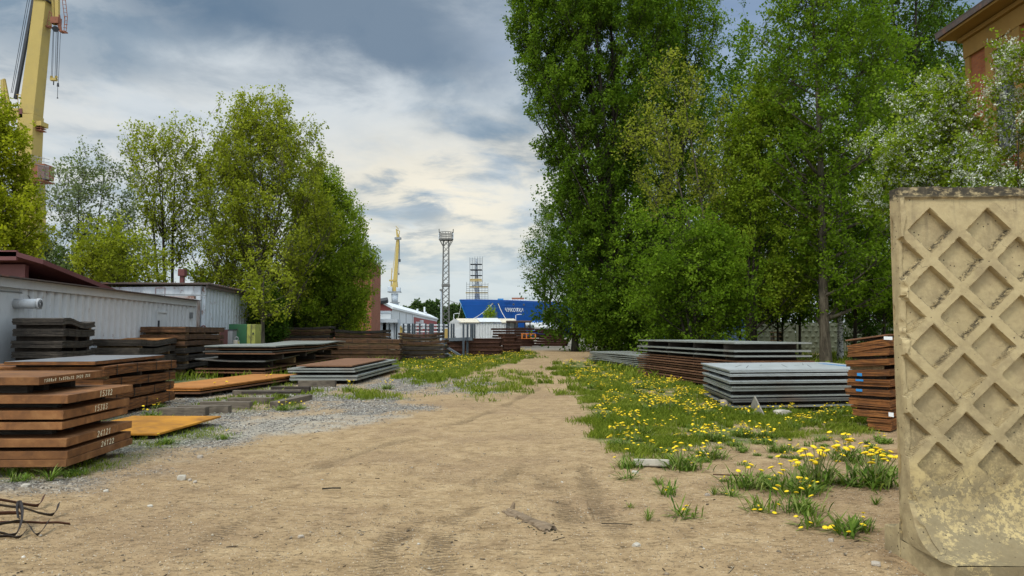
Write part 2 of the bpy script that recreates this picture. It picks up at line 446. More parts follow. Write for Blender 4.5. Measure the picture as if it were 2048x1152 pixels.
def mat_brick(name, c1, c2, mortar, scale=1.0, wall='xz'):
    t = NT(name)
    s = t.sep()
    cmb = t.N.new('ShaderNodeCombineXYZ')
    t.L.new(t.m('ADD', s[0], s[1]), cmb.inputs[0]); t.L.new(s[2], cmb.inputs[1])
    b = t.N.new('ShaderNodeTexBrick'); t.L.new(cmb.outputs[0], b.inputs['Vector'])
    b.inputs['Scale'].default_value = scale; b.inputs['Brick Width'].default_value = 0.26; b.inputs['Row Height'].default_value = 0.08
    b.inputs['Mortar Size'].default_value = 0.008; b.inputs['Color1'].default_value = (*c1, 1); b.inputs['Color2'].default_value = (*c2, 1)
    b.inputs['Mortar'].default_value = (*mortar, 1)
    n = t.noise(1.2, 7, 0.65)
    col = t.mix(t.rng(n, 0.45, 0.72, 0, 0.5), b.outputs[0], tuple(x * 0.5 for x in c1))
    return t.done(col, 0.88, 0, t.bump(b.outputs['Fac'], -0.4, 0.01), 0.2)
M['brick'] = mat_brick('orange_brick', (0.36, 0.115, 0.045), (0.28, 0.085, 0.035), (0.22, 0.12, 0.07))
M['brick_red'] = mat_brick('red_brick', (0.34, 0.115, 0.062), (0.25, 0.08, 0.045), (0.30, 0.20, 0.14))
M['ochre_plaster'] = mat_simple('ochre_plaster', (0.29, 0.165, 0.045), 0.9, 0, 0.2, 2, 0.3, dirt=(0.22, 0.14, 0.05))
M['peeling'] = mat_white_metal('peeling_white_paint', (0.60, 0.55, 0.50), 0.95, 0.5)

# ------------------------------------------------------------------ ground
def gpoly(pts): return [tuple(G(x, y)[:2]) for x, y in pts]
def sdist(px, py, poly):
    """signed distance (positive inside) of points to a polygon"""
    d = np.full(px.shape, 1e9); ins = np.zeros(px.shape, bool); n = len(poly)
    for i in range(n):
        x0, y0 = poly[i]; x1, y1 = poly[(i + 1) % n]
        ex, ey = x1 - x0, y1 - y0; L2 = ex * ex + ey * ey + 1e-9
        t = np.clip(((px - x0) * ex + (py - y0) * ey) / L2, 0, 1)
        d = np.minimum(d, np.hypot(px - x0 - t * ex, py - y0 - t * ey))
        c = ((y0 > py) != (y1 > py)) & (px < (x1 - x0) * (py - y0) / (y1 - y0 + 1e-12) + x0)
        ins ^= c
    return np.where(ins, d, -d)
def sdist_f(px, py, poly):
    x = px.ravel(); y = py.ravel(); xs = [p[0] for p in poly]; ys = [p[1] for p in poly]
    out = np.full(x.shape, -9.0); m = (x > min(xs) - 3) & (x < max(xs) + 3) & (y > min(ys) - 3) & (y < max(ys) + 3)
    out[m] = sdist(x[m], y[m], poly)
    return out.reshape(px.shape)
P_GRAVEL = [gpoly(p) for p in (
    [(-700, 1000), (150, 985), (270, 945), (330, 925), (430, 900), (540, 868), (700, 838), (830, 822), (800, 790), (700, 775), (690, 765), (560, 760), (300, 760), (-300, 760), (-700, 900)],
    [(800, 788), (965, 788), (955, 757), (830, 752), (660, 757), (650, 775)],
    [(1360, 742), (1290, 738), (1250, 745), (1330, 775), (1420, 790), (1440, 770)],
)]
P_PALE = [gpoly(p) for p in ([(400, 855), (540, 828), (800, 832), (760, 846), (600, 866), (470, 880)],
                             [(1300, 868), (1500, 868), (1520, 884), (1400, 893), (1300, 885)])]
P_GRASS = [gpoly(p) for p in (
    [(795, 752), (800, 735), (800, 718), (905, 708), (1010, 700), (1066, 701), (1072, 718), (1000, 731), (960, 742), (915, 756), (830, 770)],
    [(925, 772), (950, 750), (1000, 742), (1050, 742), (1080, 755), (1085, 775), (1040, 788), (980, 800), (930, 792)],
    [(1128, 722), (1118, 738), (1150, 775), (1180, 815), (1195, 850), (1215, 885), (1235, 915), (1300, 925), (1420, 898), (1560, 886), (1700, 868), (1790, 850), (1810, 800), (1560, 770), (1430, 765), (1300, 735), (1190, 722)],
    [(1050, 697), (1180, 700), (1240, 699), (1240, 690), (1050, 690)],
    [(-200, 962), (170, 958), (270, 925), (330, 900), (380, 880), (470, 872), (440, 850), (300, 840), (200, 830), (-300, 830)],
    [(300, 845), (420, 800), (560, 772), (640, 780), (640, 788), (540, 800), (580, 815), (470, 830), (360, 838)],
    [(660, 780), (860, 790), (800, 800), (700, 798), (650, 790)],
)]
def xs_axis():
    a = [0.0]; 
    while a[-1] < 700:
        s = 0.045 if a[-1] < 6.5 else min(60, 0.045 * (1.028 ** ((a[-1] - 6.5) / 0.10) if a[-1] < 10 else (a[-1] - 8.0) * 1.0))
        a.append(a[-1] + max(0.045, s))
    a = np.array(a); return np.concatenate([-a[:0:-1], a])
def ys_axis():
    a = [-40, -20, -10, -5, -2, 0, 1, 2, 2.6, 3.0]
    while a[-1] < 1500:
        y = a[-1]; a.append(y + (0.030 if y < 5.5 else max(0.030, 0.0010 * y * y if y < 60 else 0.06 * y)))
    return np.array(a)
gx = xs_axis(); gy = ys_axis()
GX, GY = np.meshgrid(gx, gy)
def ground_masks(X, Y):
    wn = (fbm(X * 0.9, Y * 0.9, 5) - 0.5); wn2 = fbm(X * 5, Y * 5, 3) - 0.5
    sc = np.clip(Y / 14, 0.5, 3)
    def acc(polys, soft, amp, wts=None):
        m = np.zeros(X.shape)
        for pi, p in enumerate(polys):
            d = sdist_f(X, Y, p) + (wn * amp + wn2 * 0.5) * sc
            m = np.maximum(m, smooth(d, -soft, soft) * (wts[pi] if wts else 1))
        return m
    gravel = acc(P_GRAVEL, 0.55, 2.0); pale = acc(P_PALE, 0.3, 0.9)
    grass = acc(P_GRASS, 0.25, 1.2, [1, .38, 1, .8, .5, .3, .3])
    # everything beyond the stacks and beside the track is rough grass and earth
    pathx = np.interp(Y, [0, 20, 30, 45, 75], [0.2, 1.2, 1.3, 1.2, 5.0])
    off = np.abs(X - pathx) - np.interp(Y, [0, 10, 20, 30, 50, 80], [30, 12, 9.0, 5.5, 5, 5]) + wn * 3
    verge = smooth(off, -0.4, 0.6) * 0.8
    grass = np.maximum(grass, verge * smooth(Y, 14, 20))
    pcr = fbm(X * 2.2 + 9, Y * 2.2 + 4, 4)
    grass = grass * (0.30 + 0.70 * smooth(pcr, 0.40, 0.55))
    left_g = smooth(-X, 3.0, 4.2) * smooth(Y, 7, 10) * (1 - smooth(Y, 18, 30))
    gravel = gravel * (.30 + .70 * smooth(fbm(X * 1.3 + 2, Y * 1.3, 4), .36, .54))
    far = smooth(Y, 62, 70)
    grass = grass * (1 - far * 0.9)
    return grass, gravel, pale, far
GR, GV, PL, FAR = ground_masks(GX, GY)
# tyre tracks: polylines in the dirt with a tread pattern
TRACKS = [gpoly(p) for p in ([(905, 1190), (880, 1100), (905, 1040), (985, 975), (1040, 930)],
                             [(770, 1190), (770, 1090), (850, 1020), (960, 955)],
                             [(1245, 1190), (1170, 1080), (1120, 1000), (1080, 950)],
                             [(420, 1075), (600, 950), (760, 890), (900, 850), (1000, 815), (1080, 775)],
                             [(1330, 1190), (1250, 1080), (1190, 1000), (1165, 930)])]
def track_mask(X, Y):
    tm = np.zeros(X.shape); ph = np.zeros(X.shape)
    for ti, tr in enumerate(TRACKS):
        s0 = 0
        for (x0, y0), (x1, y1) in zip(tr[:-1], tr[1:]):
            ex, ey = x1 - x0, y1 - y0; L = math.hypot(ex, ey)
            t = ((X - x0) * ex + (Y - y0) * ey) / L; tc = np.clip(t, 0, L)
            d = np.hypot(X - x0 - tc * ex / L, Y - y0 - tc * ey / L)
            m = smooth(0.13 + .03 * np.sin(t * 3) - d, 0.0, 0.09)
            side = ((X - x0) * ey - (Y - y0) * ex) / L
            upd = m > tm
            ph = np.where(upd, s0 + tc + np.abs(side) * 0.45 + .02 * vnoise(X * 9, Y * 9), ph); tm = np.maximum(tm, m); s0 += L
    patch = smooth(fbm(X * .9 + 5, Y * .9 + 3, 4), 0.34, 0.52)
    return tm * patch, ph
TM, PH = track_mask(GX, GY)
def ground_h(X, Y, tm, ph, gr, gv):
    near = 1 - smooth(Y, 22, 40)
    h = (fbm(X * 0.55, Y * 0.55, 3) - 0.5) * 0.05 * near
    h = h + (fbm(X * 2.6 + 3, Y * 2.6, 5) - 0.5) * 0.018 * near
    h = h + (vnoise(X * 9, Y * 9) - 0.5) * 0.009 * near + (vnoise(X * 21 + 9, Y * 21) - 0.5) * 0.010 * near
    h = h + gv * (vnoise(X * 17, Y * 17) - 0.5) * 0.02 * near
    h = h - tm * 0.016
    h = h + gr * 0.02 * near
    # soil heap at the foot of the concrete wall
    h = h + 0.05 * np.exp(-(((X - 2.55) / 0.25) ** 2 + ((Y - 5.3) / 0.22) ** 2)) * (0.4 + fbm(X * 9, Y * 9, 3))
    return h - 0.01
GH = ground_h(GX, GY, TM, PH, GR, GV)
def gz(x, y):
    X = np.array([x], float); Y = np.array([y], float)
    g, v, p, f = ground_masks(X, Y)
    return float(ground_h(X, Y, np.zeros(1), np.zeros(1), g, v)[0])

def mat_ground():
    t = NT('yard_ground')
    gr, gv, pl, fa, tm, ph = [t.attr(a) for a in ('grass', 'gravel', 'pale', 'far', 'track', 'phase')]
    fine = t.noise(38, 6, 0.72); mid = t.noise(3.2, 6, 0.62); big = t.noise(0.42, 4, 0.55); gran = t.noise(150, 3, 0.6)
    dirt = t.ramp(mid, [(0.25, (0.235, 0.156, 0.079)), (0.5, (0.375, 0.260, 0.136)), (0.78, (0.49, 0.355, 0.196))])
    dirt = t.mix(t.rng(big, 0.44, 0.66, 0, 0.6), dirt, (0.26, 0.172, 0.097))
    dirt = t.mix(t.rng(fine, 0.48, 0.66, 0, 0.55), dirt, (0.150, 0.098, 0.056))
    str_ = t.noise(9, 7, 0.72, sc=(1, 2.2, 1), off=(3, 9, 0))
    dirt = t.mix(t.rng(str_, 0.56, 0.70, 0, 0.35), dirt, (0.14, 0.094, 0.054))
    spk = t.voro(60, 'Distance'); spc = t.sep(t.voro(60, 'Color'))
    dirt = t.mix(t.m('MULTIPLY', t.rng(spk, .34, .20), t.rng(spc[0], .80, .84)), dirt, (0.085, 0.06, 0.04))
    dirt = t.mix(t.m('MULTIPLY', t.rng(spk, .34, .20), t.rng(spc[1], .90, .93)), dirt, (0.62, 0.55, 0.43))
    dirt = t.mix(t.rng(str_, 0.44, 0.34, 0, 0.4), dirt, (0.56, 0.42, 0.26))
    dirt = t.mix(t.rng(gran, 0.62, 0.74, 0, 0.5), dirt, (0.62, 0.53, 0.40))
    dirt = t.mix(t.rng(gran, 0.40, 0.28, 0, 0.55), dirt, (0.08, 0.055, 0.035))
    # small embedded pebbles
    pv = t.voro(26, 'Distance'); pc = t.voro(26, 'Color')
    ps = t.sep(pc)
    peb = t.m('MULTIPLY', t.rng(pv, 0.20, 0.12), t.rng(ps[0], 0.90, 0.93))
    dirt = t.mix(peb, dirt, t.mix(ps[1], (0.20, 0.17, 0.14), (0.66, 0.60, 0.50)))
    wt = t.N.new('ShaderNodeMath'); wt.operation = 'SINE'; t.L.new(t.m('MULTIPLY', ph, 2 * math.pi / 0.058), wt.inputs[0])
    tread = t.m('MULTIPLY', t.rng(wt.outputs[0], 0.1, 0.9), tm)
    tread = t.m('MULTIPLY', tread, t.rng(fine, 0.38, 0.50))
    dirt = t.mix(t.m('MULTIPLY', tm, t.rng(fine, .4, .6, .18, .5)), dirt, (0.17, 0.115, 0.06))
    dirt = t.mix(t.m('MULTIPLY', tread, 0.6), dirt, (0.105, 0.07, 0.043))
    # gravel
    gvv = t.voro(24, 'Distance'); gcol = t.sep(t.voro(24, 'Color'))
    gcd = t.ramp(gcol[0], [(0.1, (0.13, 0.12, 0.105)), (0.5, (0.255, 0.23, 0.195)), (0.9, (0.47, 0.435, 0.37))])
    gcd = t.mix(t.rng(gvv, 0.36, 0.62, 0, 0.6), gcd, (0.08, 0.07, 0.06))
    gcd = t.mix(t.rng(mid, 0.46, 0.62, 0, 0.6), gcd, (0.31, 0.245, 0.165))
    c = t.mix(gv, dirt, gcd)
    palec = t.mix(fine, (0.24, 0.205, 0.155), (0.50, 0.46, 0.38))
    c = t.mix(t.m('MULTIPLY', pl, t.rng(mid, .35, .6, .2, .8)), c, palec)
    gcol2 = t.ramp(t.noise(16, 7, 0.7), [(0.3, (0.035, 0.062, 0.012)), (0.5, (0.085, 0.135, 0.022)), (0.7, (0.17, 0.185, 0.06))])
    earth = t.mix(t.rng(t.noise(2.4, 5, 0.6, off=(5, 5, 0)), 0.46, 0.62), gcol2, (0.20, 0.155, 0.085))
    gmask = t.m('MULTIPLY', gr, t.rng(t.noise(7, 7, 0.7, off=(1, 8, 0)), 0.32, 0.50))
    c = t.mix(gmask, c, t.mix(0.25, gcol2, earth))
    c = t.mix(t.m('MULTIPLY', fa, 0.9), c, t.mix(mid, (0.13, 0.12, 0.10), (0.24, 0.22, 0.18)))
    h = t.m('ADD', t.m('MULTIPLY', fine, 0.9), t.m('MULTIPLY', gran, 0.35))
    h = t.m('SUBTRACT', h, t.m('MULTIPLY', t.rng(str_, 0.54, 0.68), 0.8))
    h = t.m('ADD', h, t.m('MULTIPLY', peb, 0.5))
    h = t.m('SUBTRACT', h, t.m('MULTIPLY', tread, 0.5))
    h = t.m('SUBTRACT', h, t.m('MULTIPLY', gv, t.m('MULTIPLY', gvv, 1.6)))
    return t.done(c, 0.95, 0, t.bump(h, 0.75, 0.022), 0.12)
M['ground'] = mat_ground()
def build_ground():
    ny, nx = GX.shape
    V = np.stack([GX.ravel(), GY.ravel(), GH.ravel()], 1)
    idx = np.arange(nx * ny).reshape(ny, nx)
    Fq = np.stack([idx[:-1, :-1].ravel(), idx[:-1, 1:].ravel(), idx[1:, 1:].ravel(), idx[1:, :-1].ravel()], 1)
    o = fast_mesh('ground', V, Fq, M['ground'], True, {k: ('POINT', a.ravel()) for k, a in
        (('grass', GR), ('gravel', GV), ('pale', PL), ('far', FAR), ('track', TM), ('phase', PH))})
    tag(o, 'tan dirt track with gravel and grass verges leading into the yard', 'ground', kind='structure')
    print('ground verts', len(V))
build_ground()

def grid_lookup(X, Y, A):
    """bilinear sample of a ground array at points"""
    i = np.clip(np.searchsorted(gx, X) - 1, 0, len(gx) - 2); j = np.clip(np.searchsorted(gy, Y) - 1, 0, len(gy) - 2)
    fx = np.clip((X - gx[i]) / (gx[i + 1] - gx[i]), 0, 1); fy = np.clip((Y - gy[j]) / (gy[j + 1] - gy[j]), 0, 1)
    return (A[j, i] * (1 - fx) + A[j, i + 1] * fx) * (1 - fy) + (A[j + 1, i] * (1 - fx) + A[j + 1, i + 1] * fx) * fy
def gh(x, y): return float(grid_lookup(np.array([x]), np.array([y]), GH)[0])

# water beside the quay
w = MB(); w.prism([(-70, 222), (190, 222), (190, 330), (-70, 330)], -0.3, 0.03)
t_ = NT('river_water'); M['water'] = t_.done((0.05, 0.08, 0.09), 0.12, 0, t_.bump(t_.noise(0.8, 4, 0.5), 0.3, 0.1), 0.5)
w.build('water', M['water'], label='river water beside the quay under the blue ship', cat='water', kind='structure')

# ------------------------------------------------------------------ concrete wall on the right
def mat_wall():
    t = NT('cream_painted_concrete')
    P = t.sep(); z = P[2]; yy = P[1]
    fine = t.noise(28, 7, 0.68); n1 = t.noise(2.6, 6, 0.6); n2 = t.noise(8, 8, 0.7, off=(3, 2, 1))
    col = t.mix(n1, (0.36, 0.285, 0.152), (0.475, 0.382, 0.215))
    col = t.mix(t.rng(n2, 0.46, 0.66, 0, 0.5), col, (0.26, 0.20, 0.11))
    col = t.mix(t.rng(t.noise(3.4, 9, 0.74, off=(6, 1, 4)), 0.46, 0.62, 0, 0.6), col, (0.27, 0.21, 0.12))
    bare = t.mix(fine, (0.14, 0.112, 0.062), (0.30, 0.245, 0.145))
    # paint flaked off near the foot
    fl = t.noise(26, 9, 0.8, off=(2, 9, 5)); zone = t.rng(z, 0.80, 0.50)
    big = t.noise(3.6, 6, 0.62, off=(8, 3, 3), sc=(1, 1, 1.6))
    flake = t.m('ADD', t.m('MULTIPLY', fl, 1.0), t.m('MULTIPLY', big, 0.6))
    paint2 = t.mix(t.rng(z, 0.85, 0.6, 0, .85), col, (0.46, 0.355, 0.165))
    nx_ = t.sep(t.geo.outputs['Normal'])
    side = t.rng(nx_[0], -.75, -.5)
    low = t.rng(z, .34, .12, 0, .10)
    flake = t.m('ADD', flake, low)
    col = t.mix(t.m('MULTIPLY', t.m('MULTIPLY', zone, side), t.rng(flake, 0.76, 0.83)), t.mix(side, col, paint2), bare)
    # dark lichen in the recesses' lower sills, from the mesh
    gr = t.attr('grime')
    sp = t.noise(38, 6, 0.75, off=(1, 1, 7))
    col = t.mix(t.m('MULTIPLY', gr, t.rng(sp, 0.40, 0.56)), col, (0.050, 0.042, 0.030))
    top = t.rng(z, 2.52, 2.58)
    col = t.mix(t.m('MULTIPLY', top, t.rng(t.noise(14, 8, 0.7, sc=(1, 1, 2)), 0.36, 0.52)), col, (0.055, 0.048, 0.036))
    drip = t.noise(16, 6, 0.65, sc=(1, 1, 0.10), off=(4, 0, 2))
    col = t.mix(t.m('MULTIPLY', t.rng(z, 1.9, 2.6), t.rng(drip, 0.52, 0.70, 0, 0.6)), col, (0.16, 0.13, 0.085))
    col = t.mix(t.m('MULTIPLY', t.rng(z, 1.5, .8), t.rng(t.noise(4.5, 7, .65, off=(2, 2, 8)), .40, .62, 0, .6)), col, (0.20, 0.155, 0.085))
    pit = t.voro(24, 'Distance'); pit2 = t.sep(t.voro(24, 'Color'))
    pm = t.m('MULTIPLY', t.rng(pit, 0.16, 0.07), t.rng(pit2[0], 0.60, 0.63))
    col = t.mix(pm, col, (0.07, 0.058, 0.04))
    wv = t.N.new('ShaderNodeVectorMath'); wv.operation = 'ADD'; t.L.new(t.world, wv.inputs[0]); nn2 = t.N.new('ShaderNodeTexNoise'); nn2.inputs['Scale'].default_value = 9; t.L.new(t.world, nn2.inputs['Vector'])
    ws = t.N.new('ShaderNodeVectorMath'); ws.operation = 'SCALE'; ws.inputs[3].default_value = .12; t.L.new(nn2.outputs[1], ws.inputs[0]); t.L.new(ws.outputs[0], wv.inputs[1])
    cr = t.voro(6.0, 'Distance', 'DISTANCE_TO_EDGE', vec=wv.outputs[0])
    crm = t.m('MULTIPLY', t.rng(cr, 0.006, 0.001), t.rng(t.noise(4.2, 3, 0.5, off=(7, 7, 2)), 0.58, 0.62))
    col = t.mix(t.m('MULTIPLY', crm, 0.85), col, (0.08, 0.065, 0.045))
    h = t.m('SUBTRACT', t.m('ADD', t.m('MULTIPLY', fine, 0.6), t.m('MULTIPLY', n2, 0.5)), t.m('MULTIPLY', pm, 1.2))
    h = t.m('SUBTRACT', h, crm)
    return t.done(col, 0.92, 0, t.bump(h, 0.6, 0.008), 0.15)
M['wall'] = mat_wall()
def build_wall():
    X0 = 2.75; X1 = 6.6
    def onx(px, py):
        d = ray(px, py); t = X0 / d.x; return (d.y * t, CAMH + d.z * t)
    curve = [onx(*p) for p in ((1823, 1002), (1834.7, 1048), (1852, 1085), (1877, 1115), (1903, 1132))]
    yf = 5.085
    prof = [(yf, 2.63), (yf, 0.86)] + curve            # front profile from the top down to the toe
    # resample the profile
    pts = []
    for (a, b), (c, d) in zip(prof[:-1], prof[1:]):
        L = math.hypot(c - a, d - b); n = max(2, int(L / 0.009))
        for k in range(n): pts.append((a + (c - a) * k / n, b + (d - b) * k / n))
    pts.append(prof[-1])
    pts = np.array(pts)
    for _ in range(25):
        lo = pts[:, 1] < 1.1; q = pts.copy(); q[1:-1] = (pts[:-2] + pts[1:-1] * 2 + pts[2:]) / 4
        m = lo.copy(); m[-1] = False; m[0] = False; pts[m] = q[m]
    n = len(pts)
    tn = np.gradient(pts, axis=0); tn /= np.linalg.norm(tn, axis=1)[:, None]
    nrm = np.stack([tn[:, 1], -tn[:, 0]], 1)           # towards the camera
    nrm *= np.sign(-nrm[:, :1] + 1e-9) if abs(nrm[0, 0]) > 0.5 else 1
    S = np.arange(0, X1 - X0 + 1e-6, 0.0095); ns = len(S)
    SS, ZZ = np.meshgrid(S, pts[:, 1])
    # lattice of recessed diamonds
    px_, pz_ = 0.2085, 0.2053
    sx = X0 + SS; cx0, cz0 = 2.964, 2.325               # first diamond of the top row
    warp = (fbm(sx * 2, ZZ * 2, 3) - 0.5) * 0.012
    a = (sx - cx0 + warp) / px_; b = (cz0 - ZZ + warp) / pz_
    i = np.round((a + b) / 2); j = np.round((a - b) / 2)
    cxn = (i + j); czn = (i - j)
    da = np.abs(a - cxn) * px_; db = np.abs(b - czn) * pz_
    rr = 0.157 - (da + db)                              # >0 inside diamond (L1)
    ok = (czn >= -0.5) & (czn <= 8.5)
    rec = smooth(rr + (fbm(sx * 30, ZZ * 30, 2) - 0.5) * 0.006, -0.002, 0.009) * ok
    h = -0.046 * rec
    # raised rim at the top and on the left
    rim = np.maximum(smooth(ZZ + (fbm(sx * 6, ZZ * 3, 3) - 0.5) * 0.02, 2.545, 2.562), smooth(0.045 - SS + (fbm(sx * 3, ZZ * 7, 4) - 0.5) * 0.05, 0.0, 0.018) * smooth(ZZ, 0.2, 1.0))
    h = h - 0.018 * (1 - rim) * smooth(ZZ, 0.5, 1.1)
    h = h + (fbm(sx * 4, ZZ * 4, 4) - 0.5) * 0.008 + (fbm(sx * 22, ZZ * 22, 3) - 0.5) * 0.004
    # chips out of the left and top edge
    chip = smooth(fbm(ZZ * 4.5 + 4, sx * 1.5, 4), 0.47, 0.64) * smooth(0.05 - SS, 0, 0.05)
    sx = sx + chip * 0.045
    h = h - chip * 0.012
    dx = np.zeros_like(sx)
    Yv = pts[:, 0][:, None] + nrm[:, 0][:, None] * h
    Zv = pts[:, 1][:, None] + nrm[:, 1][:, None] * h
    Zv = Zv + np.where(np.arange(n)[:, None] == 0, (fbm(sx * 5, sx * 0, 4) - 0.6) * 0.03, 0)
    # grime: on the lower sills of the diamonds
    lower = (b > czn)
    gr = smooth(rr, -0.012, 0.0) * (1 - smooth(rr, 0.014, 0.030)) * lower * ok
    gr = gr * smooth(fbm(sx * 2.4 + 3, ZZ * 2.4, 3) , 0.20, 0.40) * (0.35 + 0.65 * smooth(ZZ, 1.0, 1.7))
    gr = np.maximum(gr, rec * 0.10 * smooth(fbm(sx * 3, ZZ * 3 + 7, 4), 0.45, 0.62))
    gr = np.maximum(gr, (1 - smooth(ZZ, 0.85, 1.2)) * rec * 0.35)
    V = np.stack([sx, np.broadcast_to(Yv, sx.shape), np.broadcast_to(Zv, sx.shape)], 2).reshape(-1, 3)
    idx = np.arange(n * ns).reshape(n, ns)
    F1 = np.stack([idx[:-1, :-1].ravel(), idx[1:, :-1].ravel(), idx[1:, 1:].ravel(), idx[:-1, 1:].ravel()], 1)
    # back sheet: straight down behind; rings between front edge and back
    yb = 5.225
    Vb = []; Fb = []
    base = len(V)
    bx = V[idx[:, 0]]; m_ = 6
    # left end: for every profile row interpolate to the back
    rows = []
    for k in range(1, m_ + 1):
        f = k / m_
        yk = bx[:, 1] + (yb - bx[:, 1]) * f
        zk = np.where(np.arange(n) < n - 1, bx[:, 1] * 0 + bx[:, 2], bx[:, 2])
        # below the curve the end face reaches the ground
        xk = np.full(n, X0 - 0.004) + (fbm(bx[:, 2] * 5, yk * 5, 3) - 0.5) * 0.012 + (0.02 * f * smooth(f, .7, 1) * smooth(fbm(bx[:, 2] * 4, yk * 0 + 3, 3), .45, .6))
        rows.append(np.stack([xk, yk, zk], 1))
    cur = idx[:, 0]
    allv = [V]; off = base; fl = [F1]
    for rws in rows:
        allv.append(rws); nw = np.arange(off, off + n); off += n
        fl.append(np.stack([cur[:-1], nw[:-1], nw[1:], cur[1:]], 1)); cur = nw
    # bottom of the end: toe down to the ground
    toe = V[idx[-1, 0]].copy()
    toeR = V[idx[-1, -1]].copy()
    Lq = np.array([[toe[0], toe[1], toe[2]], [X0 - .004, toe[1] + 0.015, -0.05], [X0 - .004, yb, -0.05], [X0 - .004, yb, toe[2]],
                   [X1, toe[1], toe[2]], [X1, toe[1] + 0.015, -0.05], [X1, yb, -0.05], [X1, yb, 2.63],
                   [X0 - .004, yb, 2.63]])
    q = off
    allv.append(Lq)
    fl.append(np.array([[q, q + 3, q + 2, q + 1], [q, q + 1, q + 5, q + 4], [q + 8, q + 7, q + 6, q + 2]]))
    off += len(Lq)
    # top: strip from front top row to back
    tb = V[idx[0]].copy(); tb[:, 1] = yb
    allv.append(tb); nw = np.arange(off, off + ns); off += ns
    fl.append(np.stack([idx[0][:-1], idx[0][1:], nw[1:], nw[:-1]], 1))
    V2 = np.concatenate(allv); F2 = np.concatenate(fl)
    g2 = np.zeros(len(V2)); g2[:base] = gr.ravel()
    w = empty('concrete_wall_panel', (X0, yb, 0), 'cream painted concrete wall panel with recessed diamond pattern and curved flaking foot', 'concrete wall')
    o = fast_mesh('panel', V2, F2, M['wall'], True, {'grime': ('POINT', g2)})
    put(o, w)
    # smooth shading only on the face: mark end faces flat
    sm = np.zeros(len(F2), bool)
    o.data.polygons.foreach_set('use_smooth', sm)
    b = MB()
    pr = [(5.227, 0.0), (5.227, 0.26), (5.30, 0.215), (5.44, 0.195), (5.45, -0.05), (5.227, -0.05)]
    vs = [(X0 - 0.01, y, z) for y, z in pr] + [(X1, y, z) for y, z in pr]
    k = len(pr)
    b.add(vs, [tuple(range(k)), tuple(reversed(range(k, 2 * k)))] + [(i_, i_ + k, (i_ + 1) % k + k, (i_ + 1) % k) for i_ in range(k)])
    b.build('heel', M['wall'], w, bevel=0.012, label='low stepped heel behind the wall panel')
build_wall()

# ------------------------------------------------------------------ steel stacks
ORD = ['topmost', 'second from top', 'third from top', 'fourth from top', 'fifth from top', 'sixth from top', 'seventh from top',
       'eighth from top', 'ninth from top', 'tenth from top', 'eleventh from top', 'twelfth from top', 'thirteenth from top',
       'fourteenth from top', 'fifteenth from top', 'sixteenth from top', 'seventeenth from top', 'eighteenth from top']
rnd = random.Random(11)
ENDS = {1: ['middle'], 2: ['near end', 'far end'], 3: ['near end', 'middle', 'far end'], 4: ['near end', 'near middle', 'far middle', 'far end']}
def slab_mesh(A, B, C, z0, z1, mi=0, nu=2, nv=2, bend=None, jit=0.0, mb=None, D=None):
    """flat plate with corners A (near), B (along the front), C (along the side); bend(u,v) lifts it"""
    mb = mb or MB(); base = len(mb.v); A = Vector(A[:2]); B = Vector(B[:2]); C = Vector(C[:2])
    D = (B + C - A) if D is None else Vector(D[:2])
    for zz in (z0, z1):
        for j in range(nv + 1):
            for i in range(nu + 1):
                u = i / nu; v = j / nv
                p = (A * (1 - u) + B * u) * (1 - v) + (C * (1 - u) + D * u) * v
                mb.v.append((p.x, p.y, zz + (bend(u, v) if bend else 0)))
    w = nu + 1; h = w * (nv + 1)
    def f(*q): mb.f.append(q); mb.m.append(mi)
    flip = (B - A).cross(C - A) < 0
    for j in range(nv):
        for i in range(nu):
            a = base + j * w + i
            q = (a, a + w, a + w + 1, a + 1); f(*(q if not flip else q[::-1]))
            q = (a + h, a + 1 + h, a + w + 1 + h, a + w + h); f(*(q if not flip else q[::-1]))
    for i in range(nu):
        for j0, s in ((0, 1), (nv, -1)):
            a = base + j0 * w + i; q = (a, a + 1, a + 1 + h, a + h); f(*(q if (s > 0) != flip else q[::-1]))
    for j in range(nv):
        for i0, s in ((0, -1), (nu, 1)):
            a = base + j * w + i0; q = (a, a + w, a + w + h, a + h); f(*(q if (s > 0) != flip else q[::-1]))
    return mb
def along(A, B, C, u, v):
    A = Vector(A[:2]); B = Vector(B[:2]); C = Vector(C[:2]); return A + (B - A) * u + (C - A) * v

